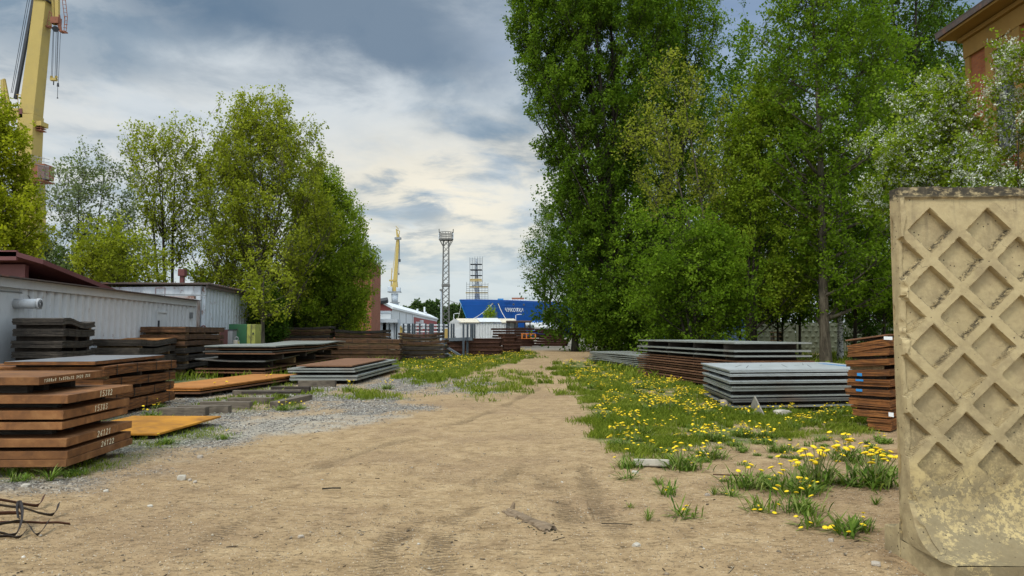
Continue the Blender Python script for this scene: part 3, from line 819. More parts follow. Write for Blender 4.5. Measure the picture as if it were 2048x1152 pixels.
def stack(where, A, B, C, layers, group, spacers=3, sp_mat='wood_dark', rows='C', sp_skip=()):
    """where: words that place the stack. A, B, C: (px, py, z) of a corner on the ground or a Vector.
    layers, from the top: dict(y=(ytop, ybot) pixel rows at the corner A, kind, mat, ...)"""
    A, B, C = [G(*p) if isinstance(p, tuple) else p for p in (A, B, C)]
    pxa = None
    out = []; zs = []
    for k, L in enumerate(layers):
        y0, y1 = L['y']
        def zat(py):
            t = A.y / 1.0
            # pixel row at depth A.y (x offset does not matter for the row)
            b = (576 - py) / F; dy = CP - b * SP; dz = SP + b * CP
            return CAMH + dz * A.y / dy
        z1 = zat(y0) if y0 > 5 else y0; z0 = zat(y1) if y1 > 5 else y1
        zs.append((z0, z1))
        du, dv = L.get('off', (rnd.uniform(-.02, .02), rnd.uniform(-.02, .02)))
        eu, ev = L.get('ext', (0, 0)); rot = L.get('rot', rnd.uniform(-.006, .006))
        U = Vector((B - A)[:2]); V = Vector((C - A)[:2])
        a = Vector(A[:2]) + U.normalized() * du + V.normalized() * dv
        def rt(v): return Vector((v.x * math.cos(rot) - v.y * math.sin(rot), v.x * math.sin(rot) + v.y * math.cos(rot)))
        U2 = rt(U + U.normalized() * eu); V2 = rt(V + V.normalized() * ev)
        a2, b2, c2 = a, a + U2, a + V2
        bend = L.get('bend'); kind = L.get('kind', 'sheet'); mats = L['mat']
        lab = f"{L['desc']}, {ORD[k]} {where}"
        root_loc = (a2.x, a2.y, z0)
        if kind == 'pack':
            root = empty(L.get('name', 'sheet_bundle'), root_loc, lab, 'steel bundle', group)
            mats2 = mats if isinstance(mats, list) else [mats]
            nsh = max(2, int((z1 - z0) / 0.028)) if (z1 - z0) < 0.2 else 5
            # a bundle shows its sheets: slightly uneven layers
            mb = MB()
            hh = (z1 - z0) / nsh
            for s in range(nsh):
                j = lambda q: rnd.uniform(-q, q)
                n2 = Vector((j(.012), j(.012)))
                sh = 0.0015
                slab_mesh(a2 + n2, b2 + n2, c2 + n2, z0 + s * hh + (sh if s else 0), z0 + (s + 1) * hh, 0, 4, 10, bend, mb=mb)
            mb.build('sheets', mats2[0], root)
            if len(mats2) > 1:
                t = slab_mesh(a2 + Vector((.0, .0)), b2, c2, z1 + .002, z1 + .008, 0, 4, 10, bend)
                t.build('top_sheet', mats2[1], root)
            def ribbon(along_side, f):
                """one closed steel strap round the bundle at fraction f"""
                u_ = (b2 - a2).normalized(); v_ = (c2 - a2).normalized()
                if along_side: e, w_, P0, P1 = v_, u_, a2 + (c2 - a2) * f, b2 + (c2 - a2) * f
                else: e, w_, P0, P1 = u_, v_, a2 + (b2 - a2) * f, c2 + (b2 - a2) * f
                bz_ = (lambda q: bend(q, f) if along_side else bend(f, q)) if bend else (lambda q: 0)
                pts = []
                P0 = P0 - w_ * .017; P1 = P1 + w_ * .017
                tz = z1 + (.014 if len(mats2) > 1 else .006)
                pts.append((P0, z0 + bz_(0) - .004))
                for q in range(5):
                    pts.append((P0 + (P1 - P0) * (q / 4), tz + bz_(q / 4)))
                pts.append((P1, z0 + bz_(1) - .004))
                m2 = MB(); vs = []
                for i, (p, z) in enumerate(pts):
                    o_ = .003
                    for sgn in (-1, 1):
                        for th in (0, 1):
                            pp = p + e * (sgn * .014)
                            zz = z + (th * o_ if 0 < i < len(pts) - 1 else 0)
                            if i == 0 or i == 1: pp = pp - w_ * (th * o_)
                            if i >= len(pts) - 2: pp = pp + w_ * (th * o_)
                            vs.append((pp.x, pp.y, zz))
                fs = []
                for i in range(len(pts) - 1):
                    k0 = i * 4; k1 = k0 + 4
                    fs += [(k0 + 1, k0 + 3, k1 + 3, k1 + 1), (k0, k1, k1 + 2, k0 + 2), (k0, k0 + 1, k1 + 1, k1), (k0 + 2, k1 + 2, k1 + 3, k0 + 3)]
                n_ = (len(pts) - 1) * 4
                fs += [(0, 2, 3, 1), (n_, n_ + 1, n_ + 3, n_ + 2)]
                m2.add(vs, fs); m2.build('strap', M['strap'], root)
            ns = L.get('straps', 5)
            for s in range(ns): ribbon(True, (s + 0.6 + rnd.uniform(-.12, .12)) / ns)
            fs_ = L.get('fstraps', 0)
            for s in range(fs_): ribbon(False, (s + 0.6 + rnd.uniform(-.1, .1)) / fs_)
            o = root
        else:
            nm = 'steel_slab' if (z1 - z0) > 0.05 else 'steel_sheet'
            mb = slab_mesh(a2, b2, c2, z0, z1, 0, 4 if bend else 2, 12 if bend else 4, bend)
            o = mb.build(L.get('name', nm), mats, None, bevel=0.004 if A.y < 12 else 0, label=lab,
                         cat='steel slab' if nm == 'steel_slab' else 'steel sheet', group=group)
        if L.get('top'): slab_mesh(a2, b2, c2, z1 + .002, z1 + .005, 0, 2, 4, bend).build('top_face', M[L['top']], o)
        out.append((o, a2, b2, c2, z0, z1, bend))
    # spacers in the gaps
    for k in range(len(out)):
        if k in sp_skip: continue
        o, a2, b2, c2, z0, z1, bend = out[k]
        zl = out[k + 1][5] if k + 1 < len(out) else (gh(a2.x, a2.y) - .02)
        if z0 - zl < 0.018: continue
        ns = spacers
        for s in range(ns):
            v = 0.08 + 0.84 * s / max(1, ns - 1) + rnd.uniform(-.02, .02)
            m2 = MB(); lz = min(bend(u / 4, v) for u in range(5)) if bend else 0
            e0 = rnd.uniform(0.04, .14) if A.y > 9 else .3; v = min(.9, max(v, .10 if A.y > 9 else .25))
            p0 = a2 + (c2 - a2) * v + (b2 - a2).normalized() * e0; p1 = b2 + (c2 - a2) * v - (b2 - a2).normalized() * 0.03
            hgt = z0 - zl
            zc = (z0 + zl) / 2 + lz * 0.5
            h2 = hgt - 0.002 + 0.0
            if bend: zc = (z0 + lz + zl + (out[k + 1][6](0, v) if k + 1 < len(out) and out[k + 1][6] else 0)) / 2
            m2.beam((p0.x, p0.y, zc), (p1.x, p1.y, zc), min(0.14, max(0.07, hgt)), max(.01, h2))
            onground = k + 1 >= len(out)
            m2.build('timber_bearer' if onground else 'spacer_block', M[sp_mat if rnd.random() < .8 else 'wood_pale'], None,
                     label=(f"timber bearer on the ground, {ENDS[ns][s]}, {where}" if onground else f"spacer, {ENDS[ns][s]}, under {ORD[k]} {where}"),
                     cat='timber spacer', group=('bearers under ' if onground else 'spacers in ') + group)
    return out

# stroke digits for chalk marks
STROKES = {
 '0': [[(.5, 1), (.2, .7), (.2, .3), (.5, 0), (.8, .3), (.8, .7), (.5, 1)]],
 '1': [[(.2, .75), (.5, 1), (.45, 0)]],
 '2': [[(.15, .8), (.45, 1), (.8, .8), (.55, .4), (.15, 0), (.9, .05)]],
 '3': [[(.15, .95), (.8, .95), (.4, .58), (.8, .35), (.55, .02), (.1, .1)]],
 '4': [[(.6, 1), (.15, .4), (.9, .42)], [(.65, .7), (.6, 0)]],
 '5': [[(.85, 1), (.3, 1), (.22, .58), (.65, .6), (.8, .3), (.5, 0), (.12, .1)]],
 '6': [[(.75, 1), (.35, .65), (.2, .25), (.5, 0), (.8, .22), (.55, .48), (.25, .32)]],
 '8': [[(.5, .52), (.2, .78), (.5, 1), (.8, .78), (.2, .25), (.5, 0), (.8, .25), (.5, .52)]],
 '7': [[(.15, .95), (.85, .95), (.4, 0)]], 'x': [[(.1, .6), (.8, 0)], [(.8, .6), (.1, 0)]], ' ': [],
}
def chalk(text, P, du, dn, h, w, parent, slant=0.15, thick=0.008, name='chalk_number'):
    """write text on a vertical face; P start point, du horizontal direction, dn outward normal"""
    mb = MB(); du = Vector(du).normalized(); dn = Vector(dn).normalized(); cw = w / len(text)
    for i, ch in enumerate(text):
        for st in STROKES.get(ch, []):
            for (x0, y0), (x1, y1) in zip(st[:-1], st[1:]):
                q = [P + du * ((i + x * 0.8 + y * slant) * cw) + Vector((0, 0, 1)) * (y * h) + dn * 0.0035 for x, y in ((x0, y0), (x1, y1))]
                if (q[1] - q[0]).length < 1e-5: continue
                e = (q[1] - q[0]).normalized() * thick * .4
                mb.beam(q[0] - e, q[1] + e, 0.002, thick * rnd.uniform(.8, 1.2), up=tuple(dn.cross(q[1] - q[0]).normalized()))
    return mb.build(name, M['chalk'], parent)

# --- front left stack of thick slabs
A = G(132, 934, 0.12); B = A + Vector((-3.2, -0.10, 0)); C = G(265, 888, 0.12)
slabs = [(755, 771, 'chalk-scribbled plain slab'), (791, 807.6, 'thick rusty slab chalked 15382'), (822, 839.5, 'rusty slab chalked 15383'),
         (845, 860, 'plain thinner rusty slab'), (878, 894.6, 'rusty slab chalked 26121'), (903, 918.6, 'rusty slab chalked 26122'), (919.5, 934, 'plain dark rusty slab')]
offs = [(0.0, 0.0)] * 7
S1 = stack('in the front left stack', A, B, C, [
    dict(y=(y0, y1), mat=M['slab'], desc=d, off=o_, rot=r_, ext=e_) for (y0, y1, d), o_, r_, e_ in zip(slabs,
        [(0.36, 0.06), (0.02, 0.02), (0.06, 0.02), (0.07, 0.02), (0.01, 0.01), (0.0, 0.02), (0.0, 0.0)],
        [0.0, 0.004, -.004, 0.003, 0.006, 0.02, 0.0], [(0, -.20), (0, 0), (0, -.03), (0, -.02), (0, 0), (0, 0), (0, 0)])],
    'front left slab stack', 3)
def chalk_on(entry, text, v0, w, zf, hf, thick=0.0065, name='chalk_number'):
    o, a2, b2, c2, z0, z1, bd = entry
    V = (c2 - a2); n = Vector((V.y, -V.x)).normalized()
    if n.dot(b2 - a2) > 0: n = -n
    p = a2 + V * v0
    chalk(text, Vector((p.x, p.y, z0 + (z1 - z0) * zf)), (V.x, V.y, 0), (n.x, n.y, 0), (z1 - z0) * hf, w, o, thick=thick, name=name)
chalk_on(S1[1], '15382', .44, .34, .12, .76)
chalk_on(S1[2], '15383', .42, .34, .14, .74)
chalk_on(S1[4], '26121', .42, .36, .12, .76)
chalk_on(S1[5], '26122', .48, .36, .10, .74)
chalk_on(S1[0], '1588x8 1x850x32 3420 388', .06, 1.05, .30, .38, 0.0045, 'chalk_writing')

# --- second stack: strapped rusty packs
A = G(203, 838, 0.03); C = G(349, 801, 0.03); B = A + Vector((-2.6, -.1, 0))
bz = lambda amp, f, p: (lambda u, v: amp * math.sin(v * f + p))
STK2 = stack('in the strapped rusty stack', A, B, C, [
    dict(y=(722.5, 729), mat=M['pack_rust'], top='grey_top', desc='wide blue grey plate with rusty edge', off=(.08, -.15), rot=.05, ext=(-1.05, .2)),
    dict(y=(734, 753), kind='pack', mat=M['pack_rust'], desc='strapped bundle of rusty sheets', straps=4, bend=bz(.012, 5, 0)),
    dict(y=(762, 780), kind='pack', mat=M['pack_rust'], desc='sagging bundle of rusty sheets', straps=3, bend=bz(.02, 3.1, 1.5)),
    dict(y=(788, 806), kind='pack', mat=M['pack_rust'], desc='strapped bundle of rusty sheets', straps=4, bend=bz(.01, 4, 2)),
    dict(y=(813, 834), kind='pack', mat=M['pack_rust'], desc='strapped bundle of rusty sheets', straps=3, bend=bz(.01, 4, 0))],
    'strapped rusty stack behind the slabs', 3, 'wood_dark')

# --- ochre plate lying alone
A = G(315, 867, 0.10); C = G(442, 833, 0.14); B = A + Vector((-1.55, 0.04, 0))
mb = slab_mesh(A, B, C, 0.07, 0.10, 0, 3, 5, lambda u, v: 0.05 * v)
mb.build('steel_sheet', M['ochre'], label='single bright ochre rusted plate beside the front slabs', cat='steel sheet', bevel=.003)
for vv in (.18, .7):
    p0 = along(A, B, C, .06, vv); p1 = along(A, B, C, .95, vv); mb = MB()
    mb.beam((p0.x, p0.y, 0.028 + .025 * vv), (p1.x, p1.y, 0.028 + .025 * vv), 0.09, 0.075 + .05 * vv)
    mb.build('timber_bearer', M['wood_dark'], label='near dark bearer under the single ochre plate' if vv < .5 else 'far dark bearer under the single ochre plate', cat='timber spacer', group='bearers under ochre plate')

# --- tall dark bundles in front of the white container
Y0 = 17.4
A = at(121, 797, Y0); A.z = 0; B = at(18, 797, Y0 + .1); B.z = 0; C = Vector((-11.72, 20.35, 0))
wav = lambda u, v: -0.05 * smooth(np.array(v), .1, .5) + 0.035 * math.sin(v * 7)
flatish = lambda u, v: 0.015 * math.sin(v * 6 + 1)
L = [dict(y=(637, 649.5), kind='pack', mat=M['pack_dark'], desc='wavy bundle of dark sheets', straps=1, bend=lambda u, v: float(wav(u, v)), ext=(0, .1)),
     dict(y=(658.5, 673.5), kind='pack', mat=M['pack_dark'], desc='strapped bundle of dark sheets', straps=5, bend=flatish),
     dict(y=(683, 697), kind='pack', mat=M['pack_dark'], desc='strapped bundle of dark sheets', straps=5, bend=flatish),
     dict(y=(705, 717), kind='pack', mat=M['pack_dark'], desc='strapped bundle of dark sheets', straps=5, bend=flatish),
     dict(y=(725, 739), kind='pack', mat=M['pack_dark'], desc='strapped bundle of dark sheets', straps=4, bend=flatish),
     dict(y=(748, 762), kind='pack', mat=M['pack_dark'], desc='strapped bundle of dark sheets', straps=4, bend=flatish),
     dict(y=(770, 790), kind='pack', mat=M['pack_dark'], desc='strapped bundle of dark sheets', straps=4, bend=flatish)]
stack('in the tall dark stack by the container', A, B, C, L, 'tall dark stack by container', 3, 'wood_dark')

# --- small pile with an orange top
Y0 = 21.5
A = at(277, 770, Y0); A.z = 0; B = A + Vector((-1.5, .1, 0)); C = A + Vector((.18, 4.1, 0)); C.x = (354 - 1024) / F * C.y
stack('in the orange topped pile', A, B, C, [
    dict(y=(680, 692.5), kind='pack', mat=[M['pack_dark'], M['orange']], desc='bundle with bright orange top sheet', straps=5, bend=bz(.03, 6, 2.5)),
    dict(y=(697, 710), kind='pack', mat=M['pack_dark'], desc='strapped dark bundle', straps=5, bend=bz(.03, 6, 2.5)),
    dict(y=(716, 728), kind='pack', mat=M['pack_dark'], desc='strapped dark bundle', straps=5),
    dict(y=(735, 748), kind='pack', mat=M['pack_brown'], desc='strapped brown bundle', straps=4),
    dict(y=(754, 768), kind='pack', mat=M['pack_brown'], desc='strapped brown bundle', straps=4)],
    'orange topped pile', 2, 'wood_pale')

# --- brown bundles left of the grey sheets
Y0 = 25.6
A = at(368, 750, Y0); A.z = 0; B = at(277, 750, Y0 + .1); B.z = 0; C = Vector((0, 30.6, 0)); C.x = (449 - 1024) / F * C.y
cup = lambda u, v: 0.02 * math.sin(v * 5)
stack('in the brown strapped stack by the door', A, B, C, [
    dict(y=(653.5, 664.5), kind='pack', mat=M['pack_brown'], desc='flat bundle of brown sheets', straps=6, bend=None),
    dict(y=(669.5, 679.5), kind='pack', mat=M['pack_brown'], desc='bundle of brown sheets', straps=6, bend=cup),
    dict(y=(683, 692), kind='pack', mat=M['pack_brown'], desc='bundle of brown sheets', straps=6, bend=cup),
    dict(y=(697, 707), kind='pack', mat=M['pack_dark'], desc='bundle of dark sheets', straps=6, bend=cup),
    dict(y=(712, 723), kind='pack', mat=M['pack_dark'], desc='bundle of dark sheets', straps=6, bend=cup),
    dict(y=(729, 739), kind='pack', mat=M['pack_dark'], desc='bundle of dark sheets', straps=5, bend=cup)],
    'brown stack by the container door', 3, 'wood_pale')

# --- orange plates
A = G(400, 788, 0.10); C = G(600, 757.5, 0.10); B = A + Vector((-1.6, .05, 0))
stack('in the low orange pile', A, B, C, [
    dict(y=(776, 778.6), mat=M['orange'], desc='bright orange rusted plate', off=(0, .1), rot=0),
    dict(y=(780.2, 782.4), mat=M['orange'], desc='orange rusted plate', off=(.04, .05), rot=.004),
    dict(y=(785.4, 788), mat=M['brown_sheet'], desc='browner rusted plate', off=(0, 0), rot=-.004)],
    'low orange plate pile', 4, 'wood_dark')

# --- grey and black sheets, bent, in the middle of the left side
Y0 = 25.4
A = at(531, 755, Y0); A.z = 0; B = at(391, 755, Y0 + .3); B.z = 0; C = Vector((0, 38.0, 0)); C.x = (679 - 1024) / F * C.y
w1 = lambda a, p, q=9: (lambda u, v: a * math.sin(v * q + p) * v + 0.0)
up1 = lambda u, v: 0.34 * v ** 1.5 + 0.16 * max(0, u - .55) * (1 - v)
stack('in the mixed stack of bent sheets', A, B, C, [
    dict(y=(691.5, 694), mat=M['grey_sheet'], desc='pale grey sheet with far corner turned up', bend=w1(.05, 0), off=(-.35, .0), ext=(.05, 0)),
    dict(y=(697.6, 699.6), mat=M['brown_sheet'], desc='brown sheet', bend=w1(.06, .5), off=(-.30, .1)),
    dict(y=(703, 705), mat=M['steel_dark'], desc='dark wavy sheet', bend=w1(.07, .8), off=(-.2, .1)),
    dict(y=(706.5, 709.0), mat=M['brown_sheet'], desc='brown grey wavy sheet', bend=w1(.05, 1.3), off=(-.3, .1)),
    dict(y=(722, 724.2), mat=M['steel_dark'], desc='strongly bent dark sheet', bend=up1, off=(0.03, 0), ext=(.02, -.3)),
    dict(y=(737.6, 740.2), mat=M['brown_sheet'], desc='flat rusty sheet', bend=w1(.03, 2, 5), off=(.02, 0)),
    dict(y=(744.4, 747.0), mat=M['brown_sheet'], desc='flat rusty sheet', bend=w1(.03, 2, 5), off=(0, 0))],
    'mixed stack of bent sheets', 4, 'wood_dark')

# --- grey plates with a rusty plate on top
A = G(715, 761, 0.12); B = A + (G(580, 761, 0.12) - A) ; C = G(799, 737, 0.12)
stack('in the low grey pile', A, B, C, [
    dict(y=(731.5, 733.8), mat=M['brown_sheet'], desc='narrow rusty brown plate', off=(.22, .2), ext=(-.35, -.9), rot=.01),
    dict(y=(737, 740), mat=M['grey_sheet'], desc='pale grey plate with clipped corners', off=(.13, .1)),
    dict(y=(742, 745), mat=M['grey_sheet'], desc='pale grey plate', off=(.1, .1)),
    dict(y=(751, 754.6), mat=M['grey_sheet'], desc='greenish grey plate', off=(0, 0)),
    dict(y=(757, 761), mat=M['grey_sheet'], desc='greenish grey plate', off=(.02, 0))],
    'low grey plate pile', 3, 'wood_dark', sp_skip=(0, 1, 3))

# --- long brown stack broadside
Y0 = 40.0
A = at(678 + 122, 722, Y0); A.z = 0; B = at(497, 722, Y0 + .6); B.z = 0; C = A + Vector((-.2, 2.2, 0))
arch = lambda u, v: 0.05 * math.sin(u * math.pi) + .0
stack('in the long brown stack', A, B, C, [
    dict(y=(679.3, 686.5), kind='pack', mat=M['pack_brown'], desc='very long arched brown bundle', straps=1, fstraps=12, bend=arch, ext=(.2, 0)),
    dict(y=(691, 698.5), kind='pack', mat=M['pack_brown'], desc='long bundle of brown sheets', straps=1, fstraps=8, bend=lambda u, v: .03 * math.sin(u * 9)),
    dict(y=(701.5, 708.5), kind='pack', mat=M['pack_brown'], desc='long bundle of brown sheets', straps=1, fstraps=8),
    dict(y=(711.5, 720), kind='pack', mat=M['pack_brown'], desc='long bundle of brown sheets', straps=1, fstraps=8)],
    'long brown stack across the left verge', 1, 'wood_pale')

# --- dished bundles to its right
Y0 = 42.5
A = at(889, 719, Y0); A.z = 0; B = at(788, 719, Y0 + .2); B.z = 0; C = A + Vector((.05, 2.4, 0))
dish = lambda a: (lambda u, v: a * (2 * u - 1) ** 2)
stack('in the dished dark stack', A, B, C, [
    dict(y=(669.5, 674), kind='pack', mat=M['pack_brown'], desc='small dished brown bundle', straps=1, fstraps=4, bend=dish(.12), off=(.3, .1), ext=(-.5, 0)),
    dict(y=(675.5, 679), kind='pack', mat=M['pack_dark'], desc='small dished bundle of dark sheets', straps=1, fstraps=4, bend=dish(.10), off=(.3, .1), ext=(-.5, 0)),
    dict(y=(684, 689.5), kind='pack', mat=M['pack_brown'], desc='dished bundle with pale rusted top', straps=1, fstraps=6, bend=dish(.12)),
    dict(y=(694, 700), kind='pack', mat=M['pack_dark'], desc='dished dark bundle', straps=1, fstraps=6, bend=dish(.08)),
    dict(y=(703, 709), kind='pack', mat=M['pack_dark'], desc='dished dark bundle', straps=1, fstraps=6, bend=dish(.06)),
    dict(y=(712, 717), kind='pack', mat=M['pack_dark'], desc='dark bundle', straps=1, fstraps=6, bend=dish(.03))],
    'dished dark stack beside the grass', 1, 'wood_pale')

# --- two dark stacks behind the long brown one
for (xl, xr, Yd, lay, wh, gp) in ((547, 660, 46.0, [(655, 659.2), (663.5, 669), (672, 677), (680, 685), (688, 693), (696, 701), (703, 708)], 'in the dark stack before the shrubs', 'dark stack under the shrubs'),
                             (669, 778, 46.5, [(662, 667), (669.5, 675), (678, 683), (686, 691), (694, 699), (702, 707)], 'in the dark stack before the brick tower', 'dark stack under the brick tower')):
    A = at(xr, 715, Yd); A.z = 0; B = at(xl, 715, Yd + .2); B.z = 0; C = A + Vector((-.3, 2.5, 0))
    stack(wh, A, B, C, [dict(y=yy, kind='pack', mat=M['pack_dark'] if k % 3 != 1 else M['pack_brown'], desc='dished dark bundle', straps=1, fstraps=5,
                             bend=dish(.09 - .008 * k)) for k, yy in enumerate(lay)], gp, 1, 'wood_pale')

# ---------------- right side
# far small stack
A = G(1276, 738, 0.10); C = G(1178, 722, 0.10); B = A + Vector((2.2, .5, 0))
stack('in the far right pile', A, B, C, [dict(y=(y, y + 1.9), mat=M['grey_sheet'], desc='thin weathered grey sheet', off=(rnd.uniform(-.05, .05), rnd.uniform(-.1, .1)),
      bend=(lambda k: (lambda u, v: .02 * math.sin(v * 6 + k)))(i)) for i, y in enumerate((712.5, 716, 719.6, 722.8, 726, 729.4, 734))],
      'small far pile of grey sheets', 3, 'wood_dark')
# pallet beside it
def pallet(c, rz, lab):
    r = empty('wooden_pallet', c, lab, 'pallet')
    m = MB()
    for k in range(7):
        m.box((c[0] + math.cos(rz) * (-.9 + .3 * k), c[1] + math.sin(rz) * (-.9 + .3 * k), c[2] + .2), (.2, 1.1, .03), rz)
    m.build('deck', M['wood'], r)
    for s in (-.85, 0, .85):
        m = MB(); m.box((c[0] + math.cos(rz) * s, c[1] + math.sin(rz) * s, c[2] + .09), (.1, 1.1, .18), rz); m.build('bearer', M['wood_dark'], r)
pallet(tuple(G(1206, 706, 0.0)), .1, 'weathered low wooden pallet behind the far right pile')

# long stack: three grey sheets over brown sheets
A = G(1471, 780.5, 0.08); C = G(1277, 748.5, 0.08); B = A + Vector((2.12, .18, 0))
lay = [dict(y=(685.0, 688.0), mat=M['grey_sheet'], desc='grey green sheet', off=(0, 0), rot=0),
       dict(y=(700.6, 704.2), mat=M['grey_sheet'], desc='grey green sheet', off=(-.02, 0), rot=.003),
       dict(y=(711.2, 714.4), mat=M['grey_sheet'], desc='grey green sheet', off=(.0, 0), rot=0)]
for i in range(10):
    y = 722.0 + i * 5.9
    lay.append(dict(y=(y, y + 3.0), mat=M['brown_sheet'], desc='brown rusted sheet', off=(rnd.uniform(-.03, .05), rnd.uniform(-.03, .06))))
stack('in the long right stack', A, B, C, lay, 'long stack on the right', 4, 'wood_dark')

# pale sheets in front of it
A = G(1468, 818, 0.07); C = Vector((4.75, 17.9, 0)); B = A + Vector((3.35, .55, 0))
lay = []
ys = [(739.6, 742.0, 'pale_sheet'), (742.6, 745.2, 'pale_sheet'), (748.0, 750.2, 'pale_sheet'), (750.8, 753.0, 'pale_sheet'), (761.6, 764.0, 'pale_sheet'), (764.6, 767.6, 'grey_sheet'),
      (773.4, 776.0, 'grey_sheet'), (776.6, 779.2, 'grey_sheet'), (779.8, 782.4, 'grey_sheet'), (791.4, 794.6, 'grey_sheet'), (797.6, 800.6, 'steel_dark'), (801.4, 804.4, 'steel_dark'), (812, 816, 'grey_sheet')]
for k, (y0, y1, m_) in enumerate(ys):
    d = {'pale_sheet': 'pale silvery sheet', 'grey_sheet': 'grey green sheet', 'steel_dark': 'dark grey sheet'}[m_]
    lay.append(dict(y=(y0, y1), mat=M[m_], desc=d, off=(-.10 + (.03 * (k > 5)) + rnd.uniform(-.02, .03), rnd.uniform(-.05, .03)), rot=rnd.uniform(-.008, .008)))
SPALE = stack('in the pale right stack', A, B, C, lay, 'pale stack on the right', 3, 'wood_dark')
# loading marks drawn on the top plate
o, a2, b2, c2, z0, z1, bd = SPALE[0]
mb = MB()
for u, v, du, dv in ((.12, .35, .10, .25), (.16, .2, .1, .35), (.33, .5, .04, .1), (.45, .25, .08, .4), (.58, .5, .05, .04), (.60, .2, .09, .35), (.66, .55, .06, .2)):
    p = along(a2, b2, c2, u, v); q = along(a2, b2, c2, u + du, v + dv)
    mb.beam((p.x, p.y, z1 + .002), (q.x, q.y, z1 + .002), .012, .002)
mb.build('ink_marks', M['dark_metal'], o)
mb = MB()
for u in (.90, .93):
    p = along(a2, b2, c2, u, .1); q = along(a2, b2, c2, u - .05, .75); mb.beam((p.x, p.y, z1 + .003), (q.x, q.y, z1 + .003), .05, .002)
mb.build('blue_stripes', M['blue_paint'], o)

# leaning column of rusty packs by the concrete wall
Acol = Vector((6.12, 11.8, 0)); U = Vector((-.47, .50, 0)); Vv = Vector((1.1, 1.12, 0))
packs = [(668, 671, 0, .10, 'thin tilted rusty sheet'), (676, 692, .03, .13, 'tilted bundle with white paper tag'), (696, 710, .02, .05, 'rusty bundle'), (717, 730, .0, .05, 'rusty bundle'),
         (739, 752, .02, .03, 'rusty bundle with blue marks'), (760, 774, .01, .01, 'rusty bundle with blue marks'), (781, 794, -.03, .00, 'rusty bundle'), (801, 815, .04, -.01, 'rusty bundle'), (817, 821.5, .05, -.01, 'thin brown bundle'),
         (823, 836, .10, 0, 'orange brown bundle'), (839, 862, .32, 0, 'short thick bundle')]
lay = []
for k, (y0, y1, sh, tilt, d) in enumerate(packs):
    lay.append(dict(y=(y0, y1), kind='pack' if k else 'sheet', mat=M['pack_rust'] if k else M['brown_sheet'], desc=d, straps=0,
                    off=(.0, -.02), ext=(-sh, 0), bend=(lambda tt: (lambda u, v: -tt * u))(tilt), rot=rnd.uniform(-.03, .03)))
    if k: lay[-1]['straps'] = 2
RP = stack('in the leaning column by the wall', Acol, Acol + U, Acol + Vv, lay, 'leaning column by the concrete wall', 2, 'wood_dark')
def tagp(entry, name, mt, u0, u1, zf0, zf1, sink=.006):
    o, a2, b2, c2, z0, z1, bd = entry
    p = a2 + (b2 - a2) * u0; q = a2 + (b2 - a2) * u1; V = (c2 - a2).normalized()
    p = p - V * .022; q = q - V * .022; zz = (z0 + z1) / 2 + (bd((u0 + u1) / 2, 0) if bd else 0)
    mb = MB(); mb.beam((p.x, p.y, zz), (q.x, q.y, zz + .01), (z1 - z0) * zf1, .004, up=(0, 0, 1)); 
    mb = MB(); n = -V
    hh = (z1 - z0) * (zf1 - zf0) / 2; zc = z0 + (z1 - z0) * (zf0 + zf1) / 2 + (bd((u0 + u1) / 2, 0) if bd else 0)
    vs = [(p.x, p.y, zc - hh), (q.x, q.y, zc - hh * .8), (q.x, q.y, zc + hh), (p.x, p.y, zc + hh * .9)]
    vs += [(x + V.x * .003, y + V.y * .003, z) for x, y, z in vs]
    mb.add(vs, [(0, 1, 2, 3), (7, 6, 5, 4), (0, 4, 5, 1), (1, 5, 6, 2), (2, 6, 7, 3), (3, 7, 4, 0)])
    mb.build(name, mt, o)
tagp(RP[4], 'blue_mark', M['blue_paint'], .64, .76, .0, .5)
tagp(RP[5], 'blue_mark', M['blue_paint'], .60, .78, .7, 1.0)
tagp(RP[6], 'blue_mark', M['blue_paint'], .60, .74, .6, 1.0)
tagp(RP[1], 'paper_tag', M['paper'], -.10, .10, .75, 1.2)
tagp(RP[9], 'paper_tag', M['paper'], -.08, .05, .2, .9)
# low brown plates beside the column
A = G(1664, 812, 0.06); B = A + Vector((.9, .25, 0)); C = G(1612, 797, .1)
stack('in the low pile by the leaning column', A, B, C, [
    dict(y=(804, 807), mat=M['orange'], desc='flat rusted brown plate', off=(0, 0)), dict(y=(808.5, 818), mat=M['brown_sheet'], desc='thicker dark slab', off=(-.1, .05))],
    'low pile by the leaning column', 2)
# small paper and blue marks on the long stack's sheets

# ------------------------------------------------------------------ left sheds
UD = Vector((-0.0845, 0.99642, 0))            # direction of the container's long side
UR = Vector((UD.y, -UD.x, 0))                  # out of the wall, towards the track
def corrug(P0, length, z0, z1, pitch=0.28, depth=0.036, zslope=0.0, d=UD, n=UR, thick=0.05):
    """trapezoid profiled wall starting at P0, running along d, profile standing out along n"""
    mb = MB(); pr = []; s = 0
    while s < length:
        for a, h in ((0, 0), (.18, 0), (.32, 1), (.68, 1), (.82, 0)):
            q = s + a * pitch
            if q <= length: pr.append((q, h * depth))
        s += pitch
    pr.append((length, 0))
    vs = []
    for q, h in pr:
        p = P0 + d * q + n * h; top = z1 + zslope * q
        vs += [(p.x, p.y, z0), (p.x, p.y, top)]
    k = len(pr)
    for q in (length, 0):
        p = P0 + d * q - n * thick; vs += [(p.x, p.y, z0), (p.x, p.y, z1 + zslope * q)]
    fs = [(2 * i, 2 * i + 2, 2 * i + 3, 2 * i + 1) for i in range(k - 1)]
    e = 2 * k
    fs += [(e - 2, e, e + 1, e - 1), (e, e + 2, e + 3, e + 1), (e + 2, 0, 1, e + 3)]
    mb.add(vs, fs); return mb
def wp(s, out, z, P0, d=UD, n=UR): return P0 + d * s + n * out + Vector((0, 0, z))

